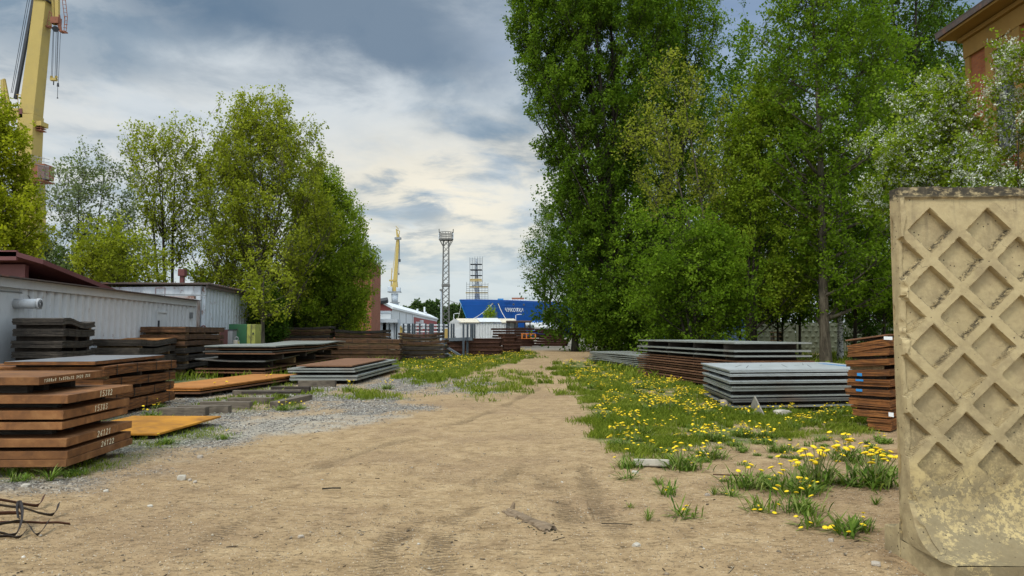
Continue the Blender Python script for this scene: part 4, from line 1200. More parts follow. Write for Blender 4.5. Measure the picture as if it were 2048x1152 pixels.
def build_container():
    P0 = Vector((-12.64, 18.1, 0)); L = 13.2
    r = empty('long_container_shed', P0, 'long white corrugated container shed with small door and overhanging flat roof', 'shed')
    corrug(P0 + UD * .45, L - .45, 0.05, 2.72, 0.42, 0.10).build('side_wall', M['white_metal'], r)
    m = MB(); P = P0 - UD * 8.0
    def bxw(s0, s1, o0, o1, z0, z1, mat, name, par=r, bev=0.0, label=None):
        m = MB(); c = wp((s0 + s1) / 2, (o0 + o1) / 2, (z0 + z1) / 2, P0)
        m.box(c, (abs(o1 - o0), s1 - s0, z1 - z0), math.atan2(UD.y, UD.x) - math.pi / 2); return m.build(name, mat, par, bevel=bev, label=label)
    bxw(-8, .45, -.06, .035, .05, 2.72, M['white_metal'], 'flat_panel')
    bxw(-8, L, -2.5, -.065, .05, 2.70, M['white_metal'], 'body')
    bxw(-8, L + .02, -.05, .16, 2.722, 2.95, M['white_metal'], 'fascia')
    bxw(-8, L - .0, -2.6, .34, 2.953, 2.985, M['roof_dark'], 'roof')
    d = bxw(9.05, 9.95, .05, .13, .3, 2.34, M['white_metal'], 'door')
    for a, b, z0, z1 in ((8.97, 9.045, .25, 2.42), (9.955, 10.03, .25, 2.42), (9.047, 9.953, 2.345, 2.415)):
        bxw(a, b, .05, .16, z0, z1, M['white_metal'], 'door_frame', d)
    bxw(9.12, 9.17, .131, .19, 1.7, 2.05, M['dark_metal'], 'door_handle', d)
    bxw(L, L + .1, -.1, .12, .0, 2.72, M['white_metal'], 'corner_post')
    bxw(12.65, 12.75, .045, .17, 2.2, 2.45, M['galv'], 'junction_box')
    # ventilator
    f = empty('wall_fan', wp(.45, .2, 2.3, P0), 'round grey fan housing sticking out of the white container wall', 'fan')
    c = wp(.30, .0, 2.33, P0)
    m = MB(); m.tube([c + UR * .03, c + UR * .62], .125, 20); m.build('housing', M['white_metal'], f, True)
    m = MB(); m.tube([c + UR * .6, c + UR * .65], .14, 20); m.build('rim', M['white_metal'], f, True)
    for k in range(3):
        m = MB(); rr = .04 + .03 * k
        m.tube([c + UR * .655 + UD * (rr * math.cos(a)) + Vector((0, 0, rr * math.sin(a))) for a in [i * math.pi / 8 for i in range(17)]], .006, 5, cap=False)
        m.build('grille', M['dark_metal'], f)
    # cable on the wall and clips
    m = MB(); m.tube([wp(-3, .05, 2.60, P0), wp(-.5, .05, 2.62, P0), wp(.5, .06, 2.63, P0), wp(.85, .07, 2.55, P0), wp(.95, .09, 2.40, P0), wp(.8, .2, 2.34, P0)], .014, 6)
    tag(m.build('power_cable', M['galv'], None, True), 'grey cable clipped under the container eave above the round fan', 'cable')
build_container()

def build_red_roof():
    # dark red hall standing behind the container
    r = empty('red_roofed_hall', (-18, 24, 0), 'dark red sheet metal hall with pitched roof behind the white container', 'hall')
    x1 = -16.3; x0 = -34
    za = 4.35; yb = 24.6; ye = 34.0
    m = MB(); m.prism([(x0, yb + .9), (x1 - .7, yb + .9), (x1 - .7, ye), (x0, ye)], 0, 3.1); m.build('wall', M['red_metal'], r)
    m = MB()
    # roof plane falling backwards, thick edge
    vs = [(x0, yb, za), (x1 - .6, yb, za), (x1, yb + .5, za - .22), (x1 + .0, ye, 2.7), (x0, ye, 2.7)]
    vs2 = [(x, y, z - .16) for x, y, z in vs]
    m.add(vs + vs2, [(0, 1, 2, 3, 4), (9, 8, 7, 6, 5), (0, 5, 6, 1), (1, 6, 7, 2), (2, 7, 8, 3), (3, 8, 9, 4), (4, 9, 5, 0)])
    m.build('roof', M['red_metal'], r)
    m = MB(); m.beam((x0, yb + .05, za - .12), (x1 - .6, yb + .05, za - .12), .10, .34); m.build('fascia', M['red_metal'], r)
    m = MB()
    m.add([(x0, yb + .7, 3.0), (x1 - .75, yb + .7, 3.0), (x1 - .75, yb + .7, 3.98), (x0, yb + .7, 3.98), (x0, yb + .9, 3.0), (x1 - .75, yb + .9, 3.0), (x1 - .75, yb + .9, 3.95), (x0, yb + .9, 3.95)],
          [(0, 1, 2, 3), (7, 6, 5, 4), (0, 4, 5, 1), (1, 5, 6, 2), (2, 6, 7, 3), (3, 7, 4, 0)])
    m.build('gable', M['red_metal'], r)
build_red_roof()

def build_shed2():
    P0 = Vector((-14.15, 33.0, 0)); L = 8.6; d = Vector((-.095, .9955, 0)); n = Vector((d.y, -d.x, 0))
    r = empty('corrugated_shed', P0, 'rust streaked pale corrugated shed standing behind the long container', 'shed')
    corrug(P0, L, 0.0, 3.70, .50, .13, 0.012, d, n).build('side_wall', M['white_rusty'], r)
    # gable end, faces the camera
    corrug(P0 - n * 4.6, 4.6, 0.0, 3.62, .9, .05, .02, n, -d).build('end_wall', M['white_rusty'], r)
    rz = math.atan2(d.y, d.x) - math.pi / 2
    m = MB(); c = P0 + d * (L / 2) - n * 2.1 + Vector((0, 0, 3.80)); m.box(c, (4.9, L + .4, .05), rz, ry=0.0)
    m.build('roof', M['roof_dark'], r)
    m = MB(); c = P0 + d * (L / 2) + n * .27 + Vector((0, 0, 3.72)); m.box(c, (.06, L + .3, .2), rz); m.build('roof_fascia', M['roof_dark'], r)
    m = MB()
    for k in range(22):
        c = P0 + d * (.2 + k * .38) + n * .28 + Vector((0, 0, 3.86)); m.box(c, (.5, .05, .05), rz)
    # ribs are one rooftop sheet profile
    s = MB(); c = P0 + d * (L / 2) - n * 1.9 + Vector((0, 0, 3.83))
    corr = corrug(Vector((0, 0, 0)), 1, 0, 1)  # profile reused only for shape
    pr = []
    q = 0
    while q < L + .3:
        pr += [(q, 0), (q + .28, 0), (q + .30, .05), (q + .36, .05)]; q += .38
    vs = []
    for q, h in pr:
        for o_ in (.34, -4.5):
            p = P0 + d * (q - .15) + n * o_; vs.append((p.x, p.y, 3.832 + h))
    k = len(pr); s.add(vs, [(2 * i, 2 * i + 1, 2 * i + 3, 2 * i + 2) for i in range(k - 1)]); s.build('roof_ribs', M['roof_dark'], r)
    # stove pipe
    c = at(364, 580, 33.4)
    ch = empty('stove_pipe', (c.x, c.y, 3.2), 'square topped dark red stove pipe on the shed roof', 'chimney')
    m = MB(); m.box((c.x, c.y, 3.75), (.17, .17, .9)); m.build('pipe', M['red_metal'], ch)
    m = MB(); m.box((c.x, c.y, 4.36), (.30, .30, .32)); m.build('cowl', M['red_metal'], ch, bevel=.01)
    # rust bleeding container end between the two sheds
    r2 = empty('rusty_container', (-15, 31.8, 0), 'rust bleeding pale container wedged between the two white sheds', 'container')
    m = MB(); p0 = at(255, 640, 32.2); p1 = at(397, 640, 32.2)
    m.prism([(p0.x, 31.9), (p1.x, 31.9), (p1.x - .2, 32.8), (p0.x, 32.8)], 0, 3.05); m.build('body', M['rusty_white'], r2)
    m = MB(); m.beam((p0.x, 31.8, 3.13), (p1.x, 31.8, 3.13), .2, .14); m.build('roof_rail', M['rusty_white'], r2)
    m = MB(); m.beam((p0.x + 1, 31.72, 3.28), (p1.x + .5, 31.72, 3.22), .05, .05); m.build('pipe', M['galv'], r2)
    m = MB()
    a = at(322, 578, 31.8); 
    m.tube([(a.x - .2, 31.75, 3.2), (a.x - .2, 31.75, 3.55), (a.x + .2, 31.75, 3.55), (a.x + .2, 31.75, 3.2)], .02, 5); m.build('handrail', M['red_metal'], r2)
build_shed2()

def cabinet():
    c = at(487, 690, 35.0); x, y = c.x, 35.0
    r = empty('metal_cabinet', (x, y, 0), 'tall green cabinet with faded yellow doors by the shed corner', 'cabinet')
    m = MB(); m.box((x - .14, y, 1.0), (.86, .8, 2.0)); m.build('body', M['green_paint'], r, bevel=.01)
    m = MB(); m.box((x + .50, y, 1.0), (.40, .82, 1.98)); m.build('door', M['yellow_paint'], r, bevel=.01, label='faded yellow door leaf')
    m = MB(); m.box((x + .50, y - .42, 1.0), (.02, .02, 1.9)); m.build('seam', M['dark_metal'], r)
    for z in (.45, 1.55):
        m = MB(); m.box((x + .60, y - .43, z), (.06, .03, .1)); m.build('hinge', M['dark_metal'], r)
    # grey sheet metal box
    c = at(458, 680, 33.4)
    r = empty('grey_box', (c.x, 33.4, 0), 'plain grey sheet metal box standing left of the green cabinet', 'box')
    m = MB(); m.box((c.x, 33.4, .85), (.50, .5, 1.7)); m.build('body', M['galv'], r, bevel=.01)
    m = MB(); m.box((c.x, 33.4, 1.72), (.54, .54, .04)); m.build('lid', M['dark_metal'], r)
    # concrete post with lifting eye
    c = at(473, 680, 32.6)
    r = empty('concrete_block', (c.x, 32.6, 0), 'pale concrete post with steel lifting eye before the green cabinet', 'concrete block')
    m = MB(); m.box((c.x, 32.6, .62), (.20, .25, 1.25)); m.box((c.x - .22, 32.6, .40), (.235, .25, .8)); m.build('block', M['concrete'], r, bevel=.01)
    m = MB(); m.tube([(c.x + .08 * math.cos(a), 32.6, 1.32 + .08 * math.sin(a)) for a in [i * math.pi / 8 for i in range(17)]], .02, 6, cap=False); m.build('lifting_eye', M['galv'], r, True)
    m = MB(); m.beam((c.x + .1, 32.5, 1.2), (c.x + .72, 32.3, .25), .03, .03)
    tag(m.build('steel_rod', M['yellow_paint']), 'thin pale rod leaning against the concrete post', 'rod')
    # rusty red machine with an eye
    c = at(425, 668, 31.9)
    r = empty('rusty_machine', (c.x, 31.9, 0), 'rusty red machine housing with round eye on top beside the brown bundles', 'machine')
    m = MB(); m.box((c.x, 31.9, .86), (1.05, .8, 1.72)); m.build('housing', M['red_metal'], r, bevel=.02)
    m = MB(); m.tube([(c.x - .28 + .09 * math.cos(a), 31.6, 1.80 + .09 * math.sin(a)) for a in [i * math.pi / 8 for i in range(17)]], .03, 6, cap=False); m.build('lifting_eye', M['red_metal'], r, True)
    m = MB(); m.box((c.x + .2, 31.46, 1.55), (.48, .02, .26)); m.build('white_plate', M['white_metal'], r)
    m = MB(); m.beam((c.x - .2, 31.5, 1.76), (c.x + .72, 31.5, 1.80), .06, .04); m.build('lid_bar', M['dark_metal'], r)
cabinet()

# ------------------------------------------------------------------ far yard
def far_hall_left():
    r = empty('pale_hall', (-30, 92, 0), 'long pale hall half hidden behind the left trees', 'hall')
    m = MB(); m.prism([(-62, 92), (-20, 92), (-20, 104), (-62, 104)], 0, 5.2); m.build('wall', M['far_panel'], r)
    m = MB(); vs = [(-62.5, 91.5, 5.2), (-19.5, 91.5, 5.2), (-19.5, 104.5, 5.2), (-62.5, 104.5, 5.2), (-62.5, 98, 8.4), (-19.5, 98, 8.4)]
    m.add(vs, [(0, 1, 5, 4), (2, 3, 4, 5), (0, 4, 3), (1, 2, 5), (3, 2, 1, 0)]); m.build('roof', M['far_roof'], r)
    for k in range(8):
        m = MB(); m.box((-58 + k * 4.6, 91.97, 3.0), (1.6, .05, 1.8)); f = m.build('window', M['glass_dark'], r)
far_hall_left()

def warehouse():
    r = empty('red_white_warehouse', (-19, 112, 0), 'long red and white clad warehouse receding behind the small crane', 'warehouse')
    Yn, Yf = 112.0, 205.0
    cN = at(783, 665, Yn).x; cF = at(874, 665, Yf).x; lN = at(700, 665, Yn).x
    zN = at(783, 612.5, Yn).z; zF = at(874, 637.5, Yf).z
    zN = zF = (zN + zF) / 2
    def P(f, z): return (cN + (cF - cN) * f, Yn + (Yf - Yn) * f, z)
    def quad(f0, f1, z0, z1, mt, name, out=0.0):
        m = MB(); t = .12
        a = P(f0, z0); b = P(f1, z0)
        vs = [(a[0] + out, a[1], z0), (b[0] + out, b[1], z0), (b[0] + out, b[1], z1), (a[0] + out, a[1], z1), (a[0] + out - t, a[1], z0), (b[0] + out - t, b[1], z0), (b[0] + out - t, b[1], z1), (a[0] + out - t, a[1], z1)]
        m.add(vs, [(0, 1, 2, 3), (7, 6, 5, 4), (0, 4, 5, 1), (1, 5, 6, 2), (2, 6, 7, 3), (3, 7, 4, 0)])
        return m.build(name, mt, r)
    fr = .32
    quad(0.002, fr, 0, zN - .35, M['far_panel'], 'white_side_wall')
    quad(fr + .001, 1, 0, zN - .9, M['far_red'], 'red_side_wall')
    quad(fr + .001, 1, zN - .88, zN - .32, M['far_panel'], 'eave_band', .01)
    quad(fr - .006, fr + .004, 0, zN - .36, M['far_panel'], 'corner_trim', .15)
    for f in (.10, .2): quad(f, f + .002, 0.5, zN - .6, M['galv'], 'panel_joint', .06)
    # front wall with low gable
    zr = at(757, 599.5, Yn).z; xr = at(757, 665, Yn).x
    m = MB(); z2 = at(760, 621.5, Yn).z
    m.add([(lN, Yn, z2), (cN, Yn, z2), (cN, Yn, zN - .35), (xr, Yn, zr - .35), (lN, Yn, zr - .5), (lN, Yn + .3, z2), (cN, Yn + .3, z2), (cN, Yn + .3, zN - .35), (xr, Yn + .3, zr - .35), (lN, Yn + .3, zr - .5)],
          [(0, 1, 2, 3, 4), (9, 8, 7, 6, 5), (0, 5, 6, 1), (1, 6, 7, 2), (2, 7, 8, 3), (3, 8, 9, 4), (4, 9, 5, 0)])
    m.build('red_gable', M['far_red'], r)
    m = MB(); m.prism([(lN, Yn - .1), (cN - .14, Yn - .1), (cN - .14, Yn + .4), (lN, Yn + .4)], 0, z2 - .01); m.build('white_front_wall', M['far_panel'], r)
    for z in (z2 - .35, z2 - 1.3, z2 - 2.4):
        m = MB(); m.beam((lN, Yn - .13, z), (cN, Yn - .13, z), .06, .16); m.build('cladding_joint', M['crane_grey'], r)
    # roof
    m = MB(); xa = xr; dd = (cF - cN)
    vs = [(cN + .25, Yn - .5, zN - .36), (xr, Yn - .5, zr - .30), (lN - 2, Yn - .5, zr - .6), (cF + .25, Yf + .5, zN - .36), (xr + dd, Yf + .5, zr - .30), (lN - 2 + dd, Yf + .5, zr - .6)]
    v2 = [(x, y, z + .34) for x, y, z in vs]
    m.add(vs + v2, [(6, 7, 10, 9), (7, 8, 11, 10), (0, 3, 4, 1), (1, 4, 5, 2), (0, 1, 7, 6), (1, 2, 8, 7), (0, 6, 9, 3), (3, 9, 10, 4), (4, 10, 11, 5)])
    m.build('roof', M['far_roof'], r)
    for f, h in ((.50, 1.2), (.68, 2.2), (.72, 1.1)):
        p = P(f, zN); m = MB(); m.tube([(p[0] - .8, p[1], zN - .2), (p[0] - .8, p[1], zN + h)], .22, 8); m.build('roof_vent', M['far_panel'], r)
    for f, z, s in ((.47, 3.6, 1.0), (.52, 3.1, .8), (.38, 3.4, .6)):
        p = P(f, z); m = MB(); m.box((p[0] + .4, p[1], z), (.6, s * 2, s * 1.3)); m.build('wall_unit', M['far_panel'], r)
    m = MB(); p = at(757, 603, Yn - .3); m.tube([p + Vector((-1.4, -.4, -.3)), p + Vector((1.5, -.4, .2))], .45, 8)
    tag(m.build('duct_pipe', M['dark_metal'], r))
warehouse()

def brick_tower():
    Y0 = 76.0
    x1 = at(743, 600, Y0).x; x0 = x1 - 9; zt = at(743, 523, Y0).z
    r = empty('brick_tower', (x1, Y0, 0), 'red brick building with rooftop railing half hidden by trees', 'brick building')
    m = MB(); m.prism([(x0, Y0), (x1, Y0), (x1 - .5, Y0 + 8), (x0, Y0 + 8)], 0, zt); m.build('wall', M['brick_red'], r)
    m = MB(); m.prism([(x0 - .1, Y0 - .15), (x1 + .12, Y0 - .15), (x1 - .4, Y0 + 8.1), (x0 - .1, Y0 + 8.1)], zt + .003, zt + .25); m.build('cornice', M['concrete'], r)
    for z in (zt + .75, zt + 1.25):
        m = MB(); m.tube([(x0, Y0, z), (x1, Y0, z), (x1 - .4, Y0 + 8, z)], .035, 5); m.build('rail', M['galv'], r)
    for k in range(8):
        x = x1 - k * 1.2; m = MB(); m.tube([(x, Y0, zt + .25), (x, Y0, zt + 1.28)], .035, 5); m.build('railing_post', M['galv'], r)
    for k in range(4):
        m = MB(); m.tube([(x1 - .05 - k * .1, Y0 + 2 * k + 1, zt + .25), (x1 - .05 - k * .1, Y0 + 2 * k + 1, zt + 1.28)], .035, 5); m.build('railing_post', M['galv'], r)
    for z in (2.5, 5.5):
        for x in (x1 - 2.2, x1 - 5):
            m = MB(); m.box((x, Y0 - .02, z), (1.1, .1, 1.6)); m.build('window', M['glass_dark'], r)
brick_tower()

def lattice_mast():
    Y0 = 140.0
    pb = at(891, 690, Y0); x = pb.x; zt = at(891, 481, Y0).z; hw = 13.0 / 2 / F * Y0
    r = empty('lighting_mast', (x, Y0, 0), 'tall grey lattice lighting mast with round platform on top', 'lattice mast')
    m = MB()
    for sx in (-1, 1):
        for sy in (-1, 1):
            m.beam((x + sx * hw * 1.12, Y0 + sy * hw, -.2), (x + sx * hw * .82, Y0 + sy * hw * .8, zt), .15, .15)
    m.build('corner_posts', M['mast'], r)
    m = MB(); n = 17; k = 0
    for i in range(n):
        z0 = zt * i / n; z1 = zt * (i + 1) / n
        w0 = hw * (1.12 - .3 * i / n); w1 = hw * (1.12 - .3 * (i + 1) / n)
        for sy in (-1, 1):
            s = 1 if i % 2 == 0 else -1
            m.beam((x - s * w0, Y0 + sy * w0 * .95, z0), (x + s * w1, Y0 + sy * w1 * .95, z1), .09, .09)
            m.beam((x + s * w0, Y0 + sy * w0 * .95 + .05, z0), (x - s * w1, Y0 + sy * w1 * .95 + .05, z1), .07, .07)
            m.beam((sy * w0 + x, Y0 - s * w0 * .95, z0), (sy * w1 + x, Y0 + s * w1 * .95, z1), .07, .07)
    m.build('lattice_braces', M['mast'], r)
    zm = at(891, 571, Y0).z
    m = MB(); m.box((x, Y0, zm), (hw * 2.4, hw * 2.2, .5)); m.build('mid_platform', M['mast'], r)
    z0 = zt; z1 = at(891, 465, Y0).z; pw = 14.0 / F * Y0
    m = MB(); m.box((x, Y0, z0 + .1), (pw * 1.75, pw * 1.6, .18)); m.build('platform', M['mast'], r)
    m = MB()
    for a in range(16):
        an = a * math.pi / 8; cx_, cy_ = x + pw * math.cos(an), Y0 + pw * math.sin(an)
        m.tube([(cx_, cy_, z0 + .1), (cx_, cy_, z1)], .05, 4)
    for z in (z0 + .25, (z0 + z1) / 2 + .2, z1):
        m.tube([(x + pw * math.cos(a * math.pi / 10), Y0 + pw * math.sin(a * math.pi / 10), z) for a in range(21)], .06, 4, cap=False)
    m.build('railing', M['mast'], r)
    for dx in (-1.05, 1.05):
        m = MB(); m.tube([(x + dx * pw * .9, Y0, z0), (x + dx * pw * .97, Y0, at(891, 458, Y0).z)], .09, 5); m.build('aerial', M['mast'], r)
        m = MB(); m.box((x + dx * pw * .92, Y0 - .2, z0 + .85), (.3, .3, 1.2)); m.build('floodlight', M['far_panel'], r)
    # struts under platform
    m = MB()
    for dx in (-1, 1):
        for dy in (-1, 1): m.beam((x + dx * hw * .8, Y0 + dy * hw * .8, z0 - 1.3), (x + dx * pw * .85, Y0 + dy * pw * .7, z0), .1, .1)
    m.build('platform_struts', M['mast'], r)
    # narrow column beside it
    x2 = at(882.5, 600, 138).x; zt2 = at(882, 580, 138).z
    r = empty('thin_column', (x2, 138, 0), 'thin pale column with small head beside the lattice mast', 'column')
    m = MB(); m.tube([(x2, 138, 0), (x2, 138, zt2)], [.18, .13], 8); m.build('pole', M['crane_grey'], r)
    m = MB(); m.box((x2, 138, zt2), (.6, .5, .3)); m.build('head', M['mast'], r)
lattice_mast()

def rope(pts, rad, mat, name, label=None, parent=None, cat='cable'):
    m = MB(); m.tube(pts, rad, 4); o = m.build(name, mat, parent)
    if label: tag(o, label, cat)
    return o
def small_crane():
    Y0 = 175.0; k = Y0 / F
    A_ = lambda px, py, dy=0: at(px, py, Y0 + dy)
    b = A_(788.5, 690); r = empty('quay_crane', (b.x, Y0, 0), 'distant yellow jib crane on pale grey tower in the gap', 'crane')
    m = MB(); m.tube([(b.x, Y0, 0), (b.x, Y0, A_(788, 606).z)], [1.05, .95], 14); m.build('tower', M['crane_grey'], r, True)
    m = MB(); m.tube([(b.x, Y0, A_(788, 604.5).z), (b.x, Y0, A_(788, 587).z)], [.75, .85], 12); m.build('upper_tower', M['crane_grey'], r, True)
    m = MB(); m.tube([(b.x, Y0, A_(788, 606).z), (b.x, Y0, A_(788, 604.5).z)], 1.25, 16); m.build('ring', M['galv'], r)
    # cabs
    c = A_(781, 579); m = MB(); m.box((c.x, Y0, c.z), (1.1, 2, 1.25)); cb = m.build('machinery_house', M['crane_grey'], r, bevel=.1)
    c = A_(797, 580); m = MB(); m.box((c.x, Y0, c.z), (.9, 1.6, 1.2)); m.build('cab', M['crane_grey'], r, bevel=.08)
    m = MB(); c = A_(789, 584); m.box((c.x, Y0, c.z), (3.0, 2.6, .2)); m.build('deck', M['galv'], r)
    m = MB(); m.beam(A_(789, 583), A_(790.5, 563), 1.7, 1.2, 1.0, 1.0); m.build('pedestal', M['yellow_crane'], r)
    m = MB(); m.beam(A_(790, 570), A_(796, 478), .95, .9, .55, .5); m.build('jib', M['yellow_crane'], r)
    m = MB(); m.beam(A_(795.8, 479), A_(793.0, 458), .5, .5, .3, .3); m.beam(A_(795.8, 479), A_(799.5, 462), .3, .3, .15, .15); m.beam(A_(793, 460), A_(799, 462), .18, .18)
    m.beam(A_(797.3, 459), A_(791.6, 452), .16, .16); m.build('fly_jib', M['yellow_crane'], r)
    m = MB(); m.box(tuple(A_(796, 477)), (1.5, 1.2, .5)); m.build('sheave_frame', M['galv'], r)
    m = MB(); m.beam(A_(782, 584), A_(783.5, 536), .28, .28, .14, .14); m.beam(A_(785, 545), A_(793, 480), .10, .10); m.beam(A_(782.8, 560), A_(790, 565), .2, .2); m.build('back_strut', M['yellow_crane'], r)
    m = MB(); m.box(tuple(A_(785.5, 561)), (1.6, 1.2, .35)); m.build('strut_platform', M['yellow_crane'], r)
    m = MB()
    for px in (796.8, 798.2): m.tube([A_(798.5, 466), A_(px + 1.2, 520)], .045, 4)
    m.build('hoist_ropes', M['dark_metal'], r)
    m = MB(); c = A_(799.2, 521); m.box((c.x, Y0, c.z), (.5, .35, .7)); m.build('hook_block', M['dark_metal'], r, bevel=.05)
    m = MB(); m.tube([A_(797.4, 524), A_(797.6, 549)], .045, 4); m.box(tuple(A_(797.6, 548)), (.25, .2, .5)); m.build('second_hook', M['dark_metal'], r)
    # portal
    pw = 7.5 * k
    m = MB(); zt = A_(788, 628).z
    for sx in (-1, 1):
        for sy in (-1, 1): m.beam((b.x + sx * pw * 1.3, Y0 + sy * 4, 0), (b.x + sx * pw * .5, Y0 + sy * 1.5, zt), .55, .55)
    m.beam((b.x - pw, Y0, 1.8), (b.x + pw, Y0, 1.8), .5, .6); m.build('portal', M['crane_grey'], r)
small_crane()

def big_crane():
    Y0 = 100.0
    A_ = lambda px, py, dy=0: at(px, py, Y0 + dy)
    b = A_(56, 690); r = empty('portal_crane', (b.x, Y0, 0), 'huge yellow jib crane towering over the left trees', 'crane')
    # tower under the jib, hidden by trees lower down
    m = MB(); m.beam((A_(58, 345).x, Y0 + 1, -0.2), A_(60, 345, 1), 3.6, 3.6, 2.6, 2.6); m.build('tower', M['yellow_crane'], r)
    m = MB(); m.beam(A_(56, 364), A_(62, 232), 2.15, 2.3, 2.2, 2.3); m.build('jib_foot', M['yellow_crane'], r, bevel=.05)
    m = MB(); m.beam(A_(62, 231), A_(92.5, -45), 2.1, 2.1, 1.6, 1.6); m.build('jib', M['yellow_crane'], r, bevel=.05)
    m = MB(); m.beam(A_(51, 222), A_(52.5, 240), .5, 2.3, .5, 2.3); m.build('red_patch', M['red_metal'], r)
    m = MB()
    m.beam(A_(89.5, 3.5), A_(89.2, 5.5), 2.0, 2.0); m.build('jib_joint', M['dark_metal'], r)
    # cantilever and landing
    c = A_(82, 249.5); m = MB(); m.box(tuple(c), (1.1, 1.6, .65)); m.build('bracket_arm', M['yellow_crane'], r, bevel=.03)
    m = MB(); c = A_(80.5, 262); m.box(tuple(c), (1.0, 1.2, .12)); m.box(tuple(A_(80.5, 257.5)), (1.0, 1.2, .08)); 
    for dx in (-.4, .4): m.tube([c + Vector((dx, -.5, 0)), c + Vector((dx, -.5, .75))], .05, 4)
    m.build('landing', M['rust_deck'], r)
    # machine basket
    m = MB(); c = A_(85, 345); m.box(tuple(c), (1.9, 2.2, 2.0)); m.build('machine_basket', M['rust_deck'], r)
    m = MB()
    for k in range(9):
        x = A_(69 + k * 3.6, 340).x; m.tube([(x, Y0 - 1.15, A_(85, 330).z), (x, Y0 - 1.15, A_(85, 312 + k * .8).z)], .035, 4)
    for py in (313, 320, 328): m.tube([A_(68, py, -1.15), A_(99, py + 6, -1.15)], .035, 4)
    for k in range(10): m.tube([A_(76 + k * 2.3, 331, -1.13), A_(76 + k * 2.3, 359, -1.13)], .03, 4)
    m.build('basket_railing', M['galv'], r)
    m = MB(); m.box(tuple(A_(80, 364)), (2.6, 2.6, .14)); m.build('lower_deck', M['rust_deck'], r)
    # luffing rack (double dark bar) and ropes behind the jib
    m = MB()
    m.beam(A_(31, 198, 1), A_(69, -10, 1), .38, .38); m.beam(A_(35, 190, 1), A_(72, -10, 1), .10, .25)
    for k in range(14):
        f = k / 14; m.beam(A_(31 + 38 * f, 198 - 208 * f, 1), A_(35 + 37 * f, 190 - 200 * f, 1), .1, .1)
    m.build('luffing_rack', M['dark_metal'], r)
    m = MB()
    for (x0, y0, x1, y1) in ((22, 186, 55, 0), (25, 186, 59, 0), (42, 196, 58, 108), (44, 200, 72, 0)):
        m.tube([A_(x0, y0, 1.5), A_(x1, y1, 1.5)], .045, 4)
    m.build('ropes', M['dark_metal'], r)
    m = MB(); m.beam(A_(8, 158), A_(26, 250), .3, .3); m.beam(A_(6, 160), A_(8, 240), .45, .45); m.beam(A_(0, 210), A_(48, 210), .2, .2); m.beam(A_(0, 228), A_(48, 228), .6, 1.5)
    m.tube([A_(36, 210), A_(36, 188)], .05, 4); m.tube([A_(42, 210), A_(42, 190)], .05, 4); m.tube([A_(32, 189), A_(46, 190)], .05, 4)
    m.build('machinery_house', M['yellow_crane'], r)
    # rocker arm beyond the frame and its nose
    m = MB(); m.beam(A_(78, -80), A_(104, -60), 1.6, 1.6, 1.4, 1.4); m.build('rocker_beam', M['yellow_crane'], r)
    m = MB(); m.beam(A_(103, -60), A_(108.5, 50), .38, .38, .25, .25); m.beam(A_(114, -60), A_(115, 35), .55, .5, .5, .4); m.build('nose_struts', M['yellow_crane'], r)
    m = MB(); m.beam(A_(115.5, 30), A_(121, 62), .5, .4, .3, .3); m.beam(A_(117.5, -60), A_(117, 30), .12, .4); m.build('nose', M['rust_deck'], r)
    m = MB()
    for k in range(12):
        y = -40 + k * 8; m.beam(A_(120 + k * .9, y), A_(126 + k * .9, y + 1.5), .05, .05)
    m.tube([A_(119, -45), A_(130, 45)], .05, 4); m.tube([A_(126, -45), A_(135, 36)], .05, 4)
    for (x0, y0, x1, y1) in ((99, 22, 103, 28), (96, 40, 103, 43), (94, 54, 104, 55), (99, 22, 94, 54), (103, 26, 103, 54), (130, 32, 135, 34), (128, 48, 134, 50), (122, 60, 132, 66), (135, 34, 132, 66), (130, 32, 128, 60), (127, 55, 134, 56)):
        m.tube([A_(x0, y0, -.4), A_(x1, y1, -.4)], .05, 4)
    m.build('service_ladder', M['rust_deck'], r)
    m = MB(); m.box(tuple(A_(98, 54)), (.7, .8, .14)); m.build('landing', M['rust_deck'], r); m = MB(); m.box(tuple(A_(127, 64)), (.8, .8, .14)); m.build('landing', M['rust_deck'], r); m = MB(); m.box(tuple(A_(112, 42)), (1.1, .9, .9)); m.build('sheave_platform', M['rust_deck'], r)
    m = MB(); m.tube([A_(111, 58, -.5), A_(111, 58, .5)], .42, 12); m.build('sheave', M['dark_metal'], r)
    m = MB()
    for x0, y0, x1, y1 in ((106.3, 62, 102.5, 152), (107.8, 62, 105, 152), (112.5, 62, 110, 153), (115.5, 62, 112.5, 153), (116.8, 62, 114, 153), (121, 64, 116.5, 168)):
        m.tube([A_(x0, y0), A_(x1, y1)], .035, 4)
    m.build('hoist_ropes', M['dark_metal'], r)
    m = MB(); m.box(tuple(A_(107.5, 159)), (.82, .5, .35)); m.tube([A_(103, 154, -.25), A_(103, 154, .25)], .2, 10); m.tube([A_(112.5, 154, -.25), A_(112.5, 154, .25)], .2, 10)
    m.build('hook_block', M['yellow_crane'], r)
    m = MB(); m.tube([A_(107.3, 163), A_(107, 170)], .08, 6); m.build('hook', M['dark_metal'], r)
    m = MB(); m.tube([A_(116, 166), A_(116, 173)], [.12, .16], 8); m.tube([A_(115.5, 174), A_(115, 196)], .04, 4); m.box(tuple(A_(115, 196)), (.16, .1, .16)); m.build('second_hook', M['dark_metal'], r)
big_crane()

